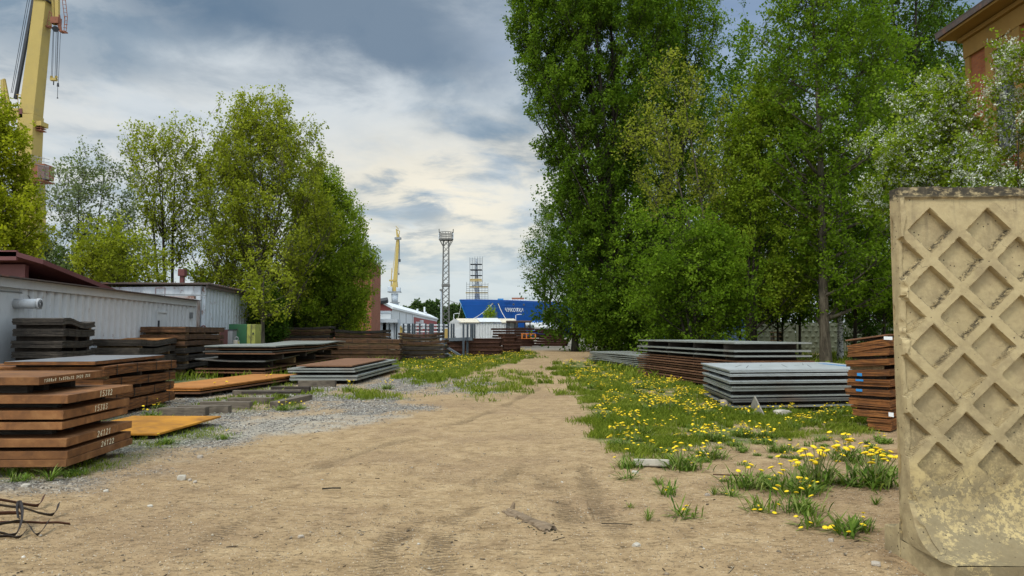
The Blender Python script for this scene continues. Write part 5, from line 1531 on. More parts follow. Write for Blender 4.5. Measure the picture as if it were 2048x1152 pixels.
# ------------------------------------------------------------------ ship
def build_ship():
    bow = at(920, 599.4, 230); al = R(13); d = Vector((math.cos(al), math.sin(al), 0)); n = Vector((d.y, -d.x, 0))  # n: towards the camera
    zw = 0.0; L = 105
    r = empty('icebreaker_ship', (bow.x, bow.y, 0), 'big royal blue ship hull with raised bow and white Cyrillic name', 'ship')
    def halfw(s, t):            # s metres from bow at deck, t 0 bottom .. 1 deck
        w = 12.0 * (1 - math.exp(-max(0, s) / 9.0)); return w * (0.55 + .45 * t)
    def sheer(s): return bow.z - 1.15 * min(1, s / 32) - .3 * max(0, min(1, (s - 32) / 60))
    def hp(s, t, side=1):
        z = zw + (sheer(s) - zw) * t
        s0 = s + (1 - t) * 4.6 * math.exp(-s / 25)
        p = Vector((bow.x, bow.y, 0)) + d * s0 + n * (halfw(s, t) * side)
        return Vector((p.x, p.y, z))
    S = [0, .4, 1, 2, 3.5] + [5 + .5 * i for i in range(60)] + [37, 45, 55, 70, 90, L]; T = [i / 20 for i in range(21)]
    vs = []; fs = []
    for side in (1, -1):
        for s in S:
            for t in T: vs.append(hp(s, t, side))
    nt_ = len(T); ns = len(S)
    for sd in (0, 1):
        b = sd * ns * nt_
        for i in range(ns - 1):
            for j in range(nt_ - 1):
                q = (b + i * nt_ + j, b + (i + 1) * nt_ + j, b + (i + 1) * nt_ + j + 1, b + i * nt_ + j + 1)
                fs.append(q if sd == 0 else q[::-1])
    b2 = ns * nt_
    for i in range(ns - 1):
        fs.append((i * nt_ + nt_ - 1, (i + 1) * nt_ + nt_ - 1, b2 + (i + 1) * nt_ + nt_ - 1, b2 + i * nt_ + nt_ - 1))
    fs.append(tuple([(ns - 1) * nt_ + j for j in range(nt_)] + [b2 + (ns - 1) * nt_ + j for j in reversed(range(nt_))]))
    m = MB(); m.add(vs, fs); m.build('hull', M['ship_blue'], r, True)
    # rubbing strake and bulwark cap, bow flare edge
    m = MB(); m.tube([hp(s, 1.0) for s in S], .10, 5); m.build('bulwark_cap', M['ship_blue'], r)
    m = MB(); m.tube([hp(s, .86) + n * .02 for s in S], .06, 5); m.build('strake', M['ship_blue'], r)
    m = MB(); m.tube([hp(0, t) + Vector((-.12, -.1, 0)) for t in T], .16, 6); m.build('stem_bar', M['ship_light'], r)
    def find(px, py):
        best = None
        for i in range(200):
            s = i * .35
            for j in range(21):
                t = j / 20; p = hp(s, t); v = p - Vector((0, 0, CAMH))
                # project
                vy = v.y * CP + v.z * SP; vz = -v.y * SP + v.z * CP
                X_ = 1024 + F * v.x / vy; Y_ = 576 - F * vz / vy
                e = (X_ - px) ** 2 + (Y_ - py) ** 2
                if best is None or e < best[0]: best = (e, s, t)
        return best[1], best[2]
    def hull_pt(px, py, out=.1):
        s, t = find(px, py); a = hp(s, t); nn_ = (hp(s + .3, t) - a).cross(hp(s, min(1, t + .03)) - a if t < .97 else a - hp(s, t - .03)).normalized()
        if nn_.y > 0: nn_ = -nn_
        return a + nn_ * out, nn_, s, t
    # door opening
    def patch(x0, y0, x1, y1, mt, name, out=.08):
        m = MB(); q = [hull_pt(x0, y1, out)[0], hull_pt(x1, y1, out)[0], hull_pt(x1, y0, out)[0], hull_pt(x0, y0, out)[0]]
        q2 = [p + Vector((0, .3, 0)) for p in q]
        m.add(q + q2, [(0, 1, 2, 3), (0, 4, 5, 1), (1, 5, 6, 2), (2, 6, 7, 3), (3, 7, 4, 0)]); return m.build(name, mt, r)
    patch(988.5, 624, 995, 638, M['tarp_blue'], 'side_door', .07)
    for px, py in ((986, 607), (996.5, 606.5), (1027, 608.5), (1048, 609.5)):
        p, nn_, s, t = hull_pt(px, py, .05); m = MB(); m.tube([p - nn_ * .05, p + nn_ * .06], .32, 10); f = m.build('fairlead', M['galv'], r)
        m = MB(); m.tube([p + nn_ * .055, p + nn_ * .08], .2, 10); m.build('fairlead_hole', M['dark_metal'], f)
    p = hull_pt(924, 606, .1)[0]; m = MB(); m.tube([p, p + Vector((-.1, -.3, -1.4))], .12, 6); m.build('bow_chock', M['ship_light'], r)
    # name
    cu = bpy.data.curves.new('ship_name', 'FONT'); cu.body = 'ЧУКОТКА'; cu.size = 1; cu.shear = .32; cu.offset = 0.03; cu.space_character = 1.12
    to = bpy.data.objects.new('tmp_text', cu); COL.objects.link(to)
    dg = bpy.context.evaluated_depsgraph_get(); me = bpy.data.meshes.new_from_object(to.evaluated_get(dg))
    COL.objects.unlink(to); bpy.data.objects.remove(to)
    xs = [v.co.x for v in me.vertices]; ys = [v.co.y for v in me.vertices]
    x0, x1, y0, y1 = min(xs), max(xs), min(ys), max(ys)
    sL, tL = find(1011.5, 619.8); sR, tR = find(1047.5, 621.5)
    hgt = 1.25 
    for v in me.vertices:
        a = (v.co.x - x0) / (x1 - x0); bb = (v.co.y - y0) / (y1 - y0) - .5
        s = sL + (sR - sL) * a; t0 = tL + (tR - tL) * a; t = t0 + bb * hgt / sheer(s)
        p = hp(s, t); q = hp(s + .5, t); u = (q - p).normalized(); nn_ = Vector((u.y, -u.x, 0)).normalized()
        v.co = p + nn_ * .32
    me.materials.clear(); me.materials.append(M['white_paint'])
    o = bpy.data.objects.new('ship_name', me); COL.objects.link(o); put(o, r)
    # deck things
    def dbox(px0, px1, py0, py1, Yd, mt, name, dep=4, lab=None):
        a = at(px0, py1, Yd); b_ = at(px1, py0, Yd); m = MB(); m.box(((a.x + b_.x) / 2, Yd, (a.z + b_.z) / 2), (b_.x - a.x, dep, b_.z - a.z)); return m.build(name, mt, r, bevel=.06)
    dbox(995.5, 1007, 597.5, 607, 238, M['ship_light'], 'breakwater_house')
    dbox(1023.5, 1048, 595.8, 603, 246, M['rust_deck'], 'rusty_hatch_house')
    dbox(1018, 1052, 599.5, 606, 243, M['far_panel'], 'deck_locker')
    dbox(1055, 1120, 603.5, 609, 247, M['rust_deck'], 'deck_plating')
    dbox(980, 990, 601, 606, 236, M['scaf_wood'], 'deck_crate')
    for k in range(14):
        px = 1009 + k * 3.2; m = MB(); m.tube([at(px, 607, 241), at(px, 599.5, 241)], .06, 4); m.build('deck_stanchion', M['galv'], r)
    # mooring lines belong to the ship only by their ends: things of their own
    for k, (x0, y0, x1, y1) in enumerate(((986, 606.5, 941, 640), (996.8, 607.5, 1014, 640), (924, 607, 915, 640))):
        a = hull_pt(x0, y0, .1)[0]; Yq = 190; b_ = at(x1, y1, Yq); b_.z = max(b_.z, 0)
        g2 = (b_ - a) * 1.3; mid = (a + b_) / 2 + Vector((0, 0, -.5))
        rope([a, (a + mid) / 2 + Vector((0, 0, -.15)), mid, (mid + b_) / 2 + Vector((0, 0, -.15)), b_], .08 if k < 2 else .035, M['rope'], 'mooring_line',
             ('pale mooring line running down left from the ship side', 'pale mooring line running down right from the ship side', 'pale mooring line hanging from the tip of the bow')[k], None, 'mooring line')
    # mast and scaffold tower
    Y1 = 234.0
    A_ = lambda px, py, dy=0: at(px, py, Y1 + dy)
    m = MB(); m.tube([A_(954.5, 603), A_(954, 575), A_(953, 540), A_(952.5, 518)], [.95, .7, .4, .25], 10); m.beam(A_(946, 572), A_(954, 588), .35, .35); m.beam(A_(944, 571), A_(965, 571), .3, .5)
    m.beam(A_(948, 551), A_(957, 551), .25, .3); m.beam(A_(949, 527), A_(956, 527), .25, .3); m.build('foremast', M['crane_grey'], r, False)
    sc = empty('scaffold_tower', A_(954, 604), 'stepped scaffold tower wrapped round the ship mast', 'scaffold')
    m = MB()
    def cage(px0, px1, py0, py1, nx_, step, dep):
        xs_ = [px0 + (px1 - px0) * i / nx_ for i in range(nx_ + 1)]
        for dy in (-dep, 0, dep):
            for x in xs_: m.tube([A_(x, py1, dy), A_(x, py0 - (2.0 if int(x * 7) % 2 else 0), dy)], .055, 3)
            y = py1
            while y > py0:
                m.tube([A_(px0, y, dy), A_(px1, y, dy)], .05, 3); y -= step
        for x in (px0, px1):
            y = py1
            while y > py0: m.tube([A_(x, y, -dep), A_(x, y, dep)], .05, 3); y -= step
    cage(933, 976, 566, 602, 7, 4.2, 3.2); cage(939.5, 965, 515, 566, 5, 4.0, 2.0)
    m.build('tubes', M['dark_metal'], sc)
    for px0, px1, py in ((932.5, 976, 586.5), (940, 976.5, 575), (941, 964, 560), (941, 965, 563)):
        m = MB(); a = A_(px0, py); b_ = A_(px1, py + 1); m.box(((a.x + b_.x) / 2, Y1 - 2.6, a.z), (b_.x - a.x, 1.2, .32)); m.build('deck_boards', M['scaf_wood'], sc)
    for px0, px1, py in ((941, 964, 551), (941, 964, 540), (941, 964, 529)):
        m = MB(); a = A_(px0, py); b_ = A_(px1, py); m.box(((a.x + b_.x) / 2, Y1, a.z), (b_.x - a.x, 3, .16)); m.build('deck_boards', M['dark_metal'], sc)
build_ship()
rope([at(898, 601, 140), at(909, 604.5, 180), at(920, 606.5, 228)], .05, M['dark_metal'], 'overhead_cable', 'thin dark cable strung from the lattice mast to the bow')

# ------------------------------------------------------------------ far white sheds, posts, beams
def white_sheds():
    Y0 = 86.0
    def X_(px): return at(px, 650, Y0).x
    def Z_(py): return at(1000, py, Y0).z
    X0, X1, Xm = X_(898), X_(1012), X_(926)
    r = empty('white_site_shed', (X0, Y0, 0), 'white site shed with gabled end and yellow stained roof', 'shed')
    ze = Z_(645.5); zr = Z_(637)
    m = MB(); m.prism([(X0, Y0), (X_(927), Y0), (X_(927), Y0 + 5), (X0, Y0 + 5)], 0, ze); m.build('end_wall', M['far_white'], r)
    m = MB(); xa, xb, xc = X0, X_(927), X_(908.5)
    m.add([(xa, Y0 - .02, ze), (xb, Y0 - .02, ze), (xc, Y0 - .02, zr), (xa, Y0 + .3, ze), (xb, Y0 + .3, ze), (xc, Y0 + .3, zr)], [(0, 1, 2), (5, 4, 3), (0, 3, 4, 1), (1, 4, 5, 2), (2, 5, 3, 0)])
    m.build('gable', M['far_white'], r)
    m = MB(); m.box((X_(914), Y0 - .03, 1.05), (.9, .06, 2.0)); dd = m.build('door', M['far_panel'], r)
    m = MB(); m.box((X_(910.5), Y0 - .09, 1.05), (.06, .05, .2)); m.build('door_handle', M['dark_metal'], dd)
    corrug(Vector((X_(927.3), Y0 + .02, 0)), X1 - X_(927.3), 0, ze - .05, .33, .05, 0, Vector((1, 0, 0)), Vector((0, -1, 0))).build('side_wall', M['far_white'], r)
    def roofq(px0, px1, pxs, mt, name, up):
        m = MB(); a = X_(px0); b = X_(px1); s = pxs * Y0 / F
        vs = [(a, Y0 - .15, ze + .01 + up), (b, Y0 - .15, ze + .01 + up), (b - s, Y0 + 2.6, zr + up), (a - s, Y0 + 2.6, zr + up), (b, Y0 + 5.2, ze + up), (a, Y0 + 5.2, ze + up)]
        v2 = [(x, y, z + .06) for x, y, z in vs]
        m.add(vs + v2, [(6, 7, 8, 9), (9, 8, 10, 11), (0, 1, 7, 6), (1, 2, 8, 7), (2, 4, 10, 8), (0, 3, 2, 1), (3, 5, 4, 2), (0, 6, 9, 3), (3, 9, 11, 5)])
        m.build(name, mt, r)
    roofq(918, 959, 9, M['far_white_rust'], 'stained_roof', 0)
    roofq(959.3, 1003, 9, M['far_white'], 'white_roof', .05)
    roofq(1003.3, 1036, 8, M['far_white_rust'], 'rusty_roof', -.02)
    m = MB(); m.prism([(X1 + .01, Y0 + .3), (X_(1036), Y0 + .3), (X_(1036), Y0 + 4.8), (X1 + .01, Y0 + 4.8)], 0, ze - .04); m.build('rear_annex', M['far_white'], r)
    # open canopy
    Y1 = 84
    def X1_(px): return at(px, 650, Y1).x
    r = empty('open_canopy', (X1_(1035), Y1, 0), 'dark flat canopy on posts right of the white shed', 'canopy')
    m = MB(); z = at(1040, 643, Y1).z; m.box((X1_(1038), Y1 + 1.5, z), (X1_(1064) - X1_(1012), 3.6, .22)); m.build('roof', M['roof_dark'], r, bevel=.05)
    for px in (1014, 1018, 1030, 1050, 1060):
        m = MB(); m.beam((X1_(px), Y1 + .1, 0), (X1_(px), Y1 + .1, z - .11), .12, .12); m.build('post', M['dark_metal'], r)
    m = MB(); m.box((X1_(1024), Y1 + 1, 1.75), (.7, 1.0, .7)); m.build('crate', M['far_panel'], r)
    m = MB(); m.box((X1_(1040), Y1 + 2.2, 1.4), (1.5, .8, 1.6)); m.build('boiler', M['galv'], r)
    # wrapped pale pipes
    Yp = 88
    for k, (x0, x1, py, rad, lb) in enumerate(((1050, 1112, 650.5, .33, 'long pale wrapped pipe lying behind the brown beams'), (1056, 1118, 655.5, .30, 'shorter pale wrapped pipe below the long one'))):
        a = at(x0, py, Yp - k); b = at(x1, py, Yp - k); m = MB(); m.tube([a, b], rad, 12); rr = empty('wrapped_pipe', a, lb, 'pipe'); m.build('wrapping', M['far_white'], rr, True)
        if k == 0:
            for q in (1087, 1092.5, 1098):
                c = at(q, 650.5, Yp - rad - .02); m = MB(); m.tube([c + Vector((0, .05, 0)), c - Vector((0, .02, 0))], .15, 10); m.build('round_port', M['dark_metal'], rr)
    m = MB(); a = at(1064, 645, 92); b = at(1092, 645, 92)
    nx_ = 14; vs = []; 
    for j in range(5):
        for i in range(nx_ + 1):
            u = i / nx_; y = 92 + j * .8; z = [a.z - 1.2, a.z - .1, a.z + .22, a.z - .1, a.z - 1.2][j] + .10 * math.sin(i * 1.7 + j)
            vs.append((a.x + (b.x - a.x) * u, y, z))
    m.add(vs, [(j * (nx_ + 1) + i, j * (nx_ + 1) + i + 1, (j + 1) * (nx_ + 1) + i + 1, (j + 1) * (nx_ + 1) + i) for j in range(4) for i in range(nx_)])
    tag(m.build('tarpaulin', M['tarp_bright'], None, True), 'bright blue tarpaulin over a heap before the ship', 'tarpaulin')
white_sheds()

def frames():
    """grey storage frames with tall posts"""
    zt = 2.32
    groups = [(58.0, [(779, 0), (793, 0), (807, 2), (816, 1), (819, 3), (825, 2), (829, 0)], 'left grey steel rack with tall stanchions behind the dished bundles'),
              (57.5, [(839.5, 0), (851.5, 1), (860, 0), (862.5, 3), (866, 2), (878, 0), (887.5, 0), (897, 1)], 'middle grey steel rack with tall stanchions behind the dished bundles'),
              (48.6, [(903, 6), (907.5, 6.6), (927, 0), (935, .5), (942, 5), (945.5, 5.8), (949.5, 6.6)], 'right grey steel rack with tall stanchions before the white shed')]
    for Yg, posts, lab in groups:
        xs_ = [at(p[0], 660, Yg + p[1]).x for p in posts]
        r = empty('stanchion_rack', (xs_[0], Yg, 0), lab, 'steel rack', 'grey storage racks with stanchions')
        for (px, dy), x in zip(posts, xs_):
            h = (2.2 if Yg < 50 else zt) + dy * .012; m = MB(); w_ = .15
            # H section post
            m.box((x - .055, Yg + dy, h / 2), (.018, .15, h)); m.box((x + .055, Yg + dy, h / 2), (.018, .15, h)); m.box((x, Yg + dy, h / 2), (.092, .016, h - .01))
            m.build('post', M['grey_paint'], r)
        m = MB(); m.beam((min(xs_) - .1, Yg + 1.0, 1.1 if Yg < 50 else .75), (max(xs_) + .2, Yg + .25, 1.18 if Yg < 50 else .75), .2, .22)
        m.build('cross_beam', M['grey_paint'], r)
        
        if Yg < 50:
            m = MB(); m.beam((xs_[0] - .4, Yg - .3, 1.0), (xs_[2] - .1, Yg - 1.2, .1), .12, .12); m.build('brace', M['grey_paint'], r)
            m = MB(); m.beam((xs_[0] - .9, Yg - .5, .9), (xs_[2] - .6, Yg - 1.6, .0), .12, .12); m.build('brace', M['grey_paint'], r)
frames()

def ibeam(mb, p0, p1, h=.3, w=.28, t=.03, rot=0):
    p0 = Vector(p0); p1 = Vector(p1)
    mb.beam(p0 + Vector((0, 0, h / 2)), p1 + Vector((0, 0, h / 2)), w, t); mb.beam(p0 - Vector((0, 0, h / 2)), p1 - Vector((0, 0, h / 2)), w, t)
    mb.beam(p0, p1, t, h - t - .002)
def beams():
    # lower pile left of the track
    def pile(pxl, pxr, Yp, rows_, nrow, hs, where, group, jag=.5, seedv=1, zslope=0, skip=0, bh=None):
        rr = random.Random(seedv); xl = at(pxl, 680, Yp).x; xr = at(pxr, 680, Yp).x
        for k in range(rows_):
            for j in range(nrow):
                if rr.random() < skip: continue
                z = .12 + k * hs + hs / 2
                m = MB(); a = xl + rr.uniform(-jag, jag); b = xr + rr.uniform(-jag, jag)
                y = Yp + j * .34 + rr.uniform(-.03, .03)
                ibeam(m, (a, y, z), (b, y + rr.uniform(-.1, .1), z + zslope * (k + .5)), (bh or hs - .03), .28, .03)
                lab = f"rusty brown steel beam, {ORD[rows_ - 1 - k]} layer {where}" + ('' if j == 0 else ', rear row' if j == nrow - 1 else ', middle row')
                m.build('steel_beam', M['beam_brown'], label=lab, cat='steel beam', group=group)
            if k % 2 == 0:
                for q in (.15, .5, .85):
                    pass
    pile(893, 1000, 49.5, 4, 3, .27, 'in the near beam pile behind the grass', 'near brown beam pile', .25, 3)
    pile(1003, 1036, 56.0, 5, 3, .27, 'in the short beam pile beside the track', 'short brown beam pile', .3, 4)
    pile(988, 1075, 80.0, 7, 2, .285, 'in the far open beam pile left half', 'far brown beam pile', .35, 5, 0, 0, .17)
    pile(1078, 1131, 79.0, 7, 3, .27, 'in the far dense beam pile by the poplar', 'far dense beam pile', .5, 6, -.03, .2, .21)
    pile(1015, 1062, 77.5, 4, 2, .27, 'in the far low beam pile in front', 'far low beam pile', .4, 7)
    # orange castellated piece on top
    a = at(1043, 676.5, 76.8); r = empty('orange_bracket', a, 'orange primed steel piece with square holes lying on brown beams', 'steel piece')
    m = MB(); W_ = 1.45; H_ = .42
    for k in range(4): m.box((a.x + .06 + k * W_ / 3.1, a.y, a.z + H_ / 2), (.14, .12, H_))
    m.box((a.x + W_ / 2 - .0, a.y, a.z + H_ + .05), (W_ + .1, .12, .10)); m.box((a.x + W_ / 2, a.y, a.z - .03), (W_ + .1, .12, .06)); m.build('web', M['orange_paint'], r)
    # small timber laid out between
beams()

def lamp_posts():
    for px, py0, py1, Yl, dx, lab in ((1031.5, 640, 630.5, 150, 1, 'pale street lamp in front of the blue hull'), (907.5, 640, 628.5, 150, 1, 'street lamp beside the lattice mast and dark trees')):
        a = at(px, py1, Yl); r = empty('street_lamp', (a.x, Yl, 0), lab, 'street lamp')
        m = MB(); m.tube([(a.x, Yl, 0), (a.x, Yl, a.z), (a.x + .35, Yl, a.z + .15), (a.x + .8, Yl, a.z + .2)], [.1, .07, .06, .05], 6); m.build('pole', M['far_panel'], r)
        m = MB(); m.box((a.x + .85, Yl, a.z + .18), (.7, .25, .12)); m.build('lamp_head', M['far_panel'], r)
lamp_posts()

def yard_clutter():
    """small far things between the posts: pipe racks, a pale gantry, yellow drum"""
    Y0 = 100
    r = empty('pale_gantry', (at(790, 650, Y0).x, Y0, 0), 'low pale concrete gantry below the small crane', 'gantry')
    z = at(790, 642, Y0).z; a = at(762, 650, Y0).x; b = at(798, 650, Y0).x
    m = MB(); m.box(((a + b) / 2, Y0, z), (b - a, 2.5, .45)); m.build('deck', M['crane_grey'], r)
    for px in (768, 773, 785, 795):
        m = MB(); m.box((at(px, 650, Y0).x, Y0, (z - .23) / 2), (.8, 1.2, z - .23)); m.build('pier', M['crane_grey'], r)
    # containers and barrels
    for px0, px1, py, mt, nm, lab in ((800.5, 804.5, 658, 'yellow_crane', 'yellow_drum', 'small yellow machine among the posts below the warehouse'),
                                       ):
        a = at(px0, py, 95); b = at(px1, py, 95); m = MB(); m.box(((a.x + b.x) / 2, 95, a.z / 2 + .2), (b.x - a.x, .6, a.z)); m.box(((a.x + b.x) / 2, 94.6, a.z + .25), ((b.x - a.x) * .6, .3, .3))
        tag(m.build(nm, M[mt]), lab, 'drum' if 'drum' in nm else 'crate')
    r = empty('pipe_trestle', (at(850, 650, 104).x, 104, 0), 'pale pipe trestle running behind the grey posts', 'pipe rack')
    for k in range(9):
        x = at(798 + k * 11.5, 650, 104).x; m = MB(); m.beam((x, 104, 0), (x, 104, 2.6), .12, .12); m.build('leg', M['galv'], r)
    for z in (1.7, 2.2, 2.65):
        m = MB(); m.tube([(at(742, 650, 104).x, 104, z), (at(895, 650, 104).x, 104, z)], .09, 6); m.build('pipe', M['far_panel'], r)
    r = empty('wooden_hoarding', (at(892, 650, 84).x, 84, 0), 'small yellow board panel beside the white shed', 'board panel')
    m = MB(); m.box((at(892.5, 650, 84).x, 84, 1.05), (.55, .06, 2.0)); m.build('boards', M['scaf_wood'], r); m = MB(); m.box((at(892.5, 650, 84).x, 84.06, 1.0), (.06, .06, 2.1)); m.build('post', M['wood'], r)
yard_clutter()

# ------------------------------------------------------------------ brick building top right
def brick_building():
    xw = 15.3; far = at(1933, 75, 1.0)
    Yf = xw / ((1933 - 1024) / F) * 1.0
    # solve depth of the far corner on x = xw
    dr = ray(1934, 100); Yf = xw / dr.x * dr.y; zc = CAMH + xw / dr.x * dr.z
    r = empty('brick_house', (xw, Yf, 0), 'tall orange brick building with ochre pilasters and wide eaves behind the blossom', 'brick building')
    Yn = Yf - 14
    def bx(x0, x1, y0, y1, z0, z1, mt, name, par=None, label=None):
        m = MB(); m.box(((x0 + x1) / 2, (y0 + y1) / 2, (z0 + z1) / 2), (x1 - x0, y1 - y0, z1 - z0)); return m.build(name, mt, par or r, label=label)
    bx(xw, xw + 12, Yn, Yf, 0, zc, M['brick'], 'wall')
    bx(xw - .07, xw + .5, Yf - .2, Yf + .03, 0, zc - .3, M['ochre_plaster'], 'corner_quoin')
    # frieze and cornice under the eaves
    bx(xw - .10, xw + .2, Yn, Yf + .06, zc - .29, zc + .28, M['ochre_plaster'], 'frieze')
    bx(xw - .22, xw + .2, Yn, Yf + .15, zc + .283, zc + .42, M['ochre_plaster'], 'cornice_moulding')
    m = MB()
    m.add([(xw - .72, Yn, zc + .46), (xw + 13, Yn, zc + .46), (xw + 13, Yf + .4, zc + .46), (xw - .72, Yf + .4, zc + .46), (xw - .72, Yn, zc + .62), (xw + 6, Yn, zc + 3.6), (xw + 6, Yf + .4, zc + 3.6), (xw - .72, Yf + .4, zc + .62)],
          [(0, 3, 2, 1), (0, 4, 7, 3), (4, 5, 6, 7), (3, 7, 6, 2), (0, 1, 5, 4)]); m.build('soffit', M['ochre_plaster'], r)
    m = MB(); m.beam((xw - .76, Yn, zc + .62), (xw - .76, Yf + .44, zc + .62), .07, .18); m.build('gutter', M['roof_dark'], r)
    m = MB(); m.add([(xw - .8, Yn, zc + .74), (xw + 6, Yn, zc + 3.75), (xw + 6, Yf + .5, zc + 3.75), (xw - .8, Yf + .5, zc + .74), (xw - .8, Yn, zc + .71), (xw + 6, Yn, zc + 3.70), (xw + 6, Yf + .5, zc + 3.70), (xw - .8, Yf + .5, zc + .71)],
                    [(0, 1, 2, 3), (7, 6, 5, 4), (0, 3, 7, 4), (2, 6, 7, 3)]); m.build('roof', M['roof_dark'], r)
    # bays: pilaster, window, pilaster
    def yat(px):  # depth of the wall line seen at column px
        dr = ray(px, 80); return xw / dr.x * dr.y
    y1 = yat(1974); y2 = yat(1988); y3 = yat(2030); y4 = yat(2045)
    bx(xw - .09, xw + .2, y2, y1, 0, zc - .3, M['ochre_plaster'], 'pilaster')
    bx(xw - .09, xw + .2, y4, y3, 0, zc - .3, M['ochre_plaster'], 'pilaster')
    bx(xw - .05, xw + .2, y3 + .002, y2 - .002, zc - 1.15, zc - .3, M['ochre_plaster'], 'lintel_panel')
    bx(xw - .12, xw + .2, y3 - .05, y2 + .05, zc - .62, zc - .5, M['ochre_plaster'], 'hood_moulding')
    w_ = bx(xw - .03, xw + .1, y3 + .02, y2 - .02, zc - 4.0, zc - 1.16, M['glass_dark'], 'window')
    n_ = 2
    for k in range(2):
        a = y3 + .05 + (y2 - y3 - .1) * k / 2
        bx(xw - .07, xw - .035, a + .02, a + (y2 - y3 - .1) / 2 - .04, zc - 1.75, zc - .64, M['peeling'], 'shutter_panel', w_)
    bx(xw - .06, xw - .03, (y2 + y3) / 2 - .05, (y2 + y3) / 2 + .05, zc - 4, zc - 1.76, M['galv'], 'mullion', w_)
    bx(xw - .10, xw + .1, y2 + .002, y2 + .9, zc - 2.9, zc - 2.7, M['ochre_plaster'], 'string_course')
    for z in (zc - 6.5,):
        ww = bx(xw - .03, xw + .1, y3 + .02, y2 - .02, z - 2, z, M['glass_dark'], 'window')
        bx(xw - .09, xw + .2, y3, y2, z + .002, z + .3, M['ochre_plaster'], 'lintel_panel')
    for j in range(3):
        yb = y4 - 2.2 - j * 3.4
        bx(xw - .09, xw + .2, yb - .35, yb + .35, 0, zc - .3, M['ochre_plaster'], 'pilaster')
brick_building()

# old fence and things under the right trees
def old_fence():
    Y0 = 56
    for k, (a, b) in enumerate(((1500, 1590), (1591, 1690), (1691, 1790), (1791, 1900))):
        x0 = at(a, 650, Y0).x; x1 = at(b, 650, Y0).x; z1 = 2.35
        r = empty('fence_panel', (x0, Y0, 0), ('mossy diamond patterned concrete fence panel behind the thin trunks', 'mossy diamond patterned fence panel left of the thick trunk',
              'mossy diamond patterned fence panel behind the birch', 'mossy diamond patterned fence panel at the far right')[k], 'fence panel', 'old concrete fence under the trees')
        m = MB(); m.box(((x0 + x1) / 2, Y0, z1 / 2), (x1 - x0 - .05, .14, z1)); m.build('slab', M['fence_dark'], r)
        m = MB(); n = int((x1 - x0) / .5)
        for i in range(n):
            for j in range(5):
                cx_ = x0 + .3 + i * .5 + (.25 if j % 2 else 0); cz = .45 + j * .42
                if cx_ > x1 - .2: continue
                s = .19
                vs = [(cx_ - s, Y0 - .07, cz), (cx_, Y0 - .07, cz - s), (cx_ + s, Y0 - .07, cz), (cx_, Y0 - .07, cz + s), (cx_, Y0 - .16, cz)]
                m.add(vs, [(0, 1, 4), (1, 2, 4), (2, 3, 4), (3, 0, 4)])
        m.build('diamond_relief', M['fence_dark'], r)
    # tarp covered boat
    Yb = 50; a = at(1398, 665, Yb); b = at(1530, 665, Yb)
    r = empty('covered_boat', (a.x, Yb, 0), 'vehicle sized load under a crumpled blue tarpaulin behind thin trunks', 'covered load')
    nx_, ny_ = 40, 16; V = []; rr = np.random.RandomState(5)
    for j in range(ny_ + 1):
        for i in range(nx_ + 1):
            u = i / nx_; v = j / ny_; prof = math.sin(math.pi * min(1, max(0, v))) ** .35
            hh = 2.0 * prof * (1 - .25 * abs(2 * u - 1) ** 2) * (min(1, u * 12) * min(1, (1 - u) * 5)) ** .4
            fold = .13 * (fbm(np.array(u * 14), np.array(v * 5), 3) - .5) + .10 * math.sin(u * 47 + math.sin(v * 5) * 3) * (1 - prof * .4)
            V.append((a.x + (b.x - a.x) * u, Yb + v * 2.2 + float(fold), hh * .98 + .05 * float(fold)))
    Fq = [(j * (nx_ + 1) + i, j * (nx_ + 1) + i + 1, (j + 1) * (nx_ + 1) + i + 1, (j + 1) * (nx_ + 1) + i) for j in range(ny_) for i in range(nx_)]
    m = MB(); m.add(V, Fq); m.build('tarpaulin', M['tarp_blue'], r, True)
    m = MB(); m.box(((a.x + b.x) / 2, Yb + 1.1, .4), ((b.x - a.x) * .9, 1.7, .7)); m.build('load', M['dark_metal'], r)
    # pallet stack right of it
    x = at(1553, 665, 49).x; r = empty('crate_stack', (x, 49, 0), 'slatted wooden crate right of the blue tarpaulin', 'crate')
    for k in range(6):
        m = MB(); m.box((x, 49, .25 + k * .27), (.65, .6, .09)); m.build('slat', M['wood_pale'], r)
    m = MB()
    for dx in (-.28, .28): m.box((x + dx, 49, .85), (.06, .55, 1.65))
    m.build('posts', M['wood'], r)
old_fence()

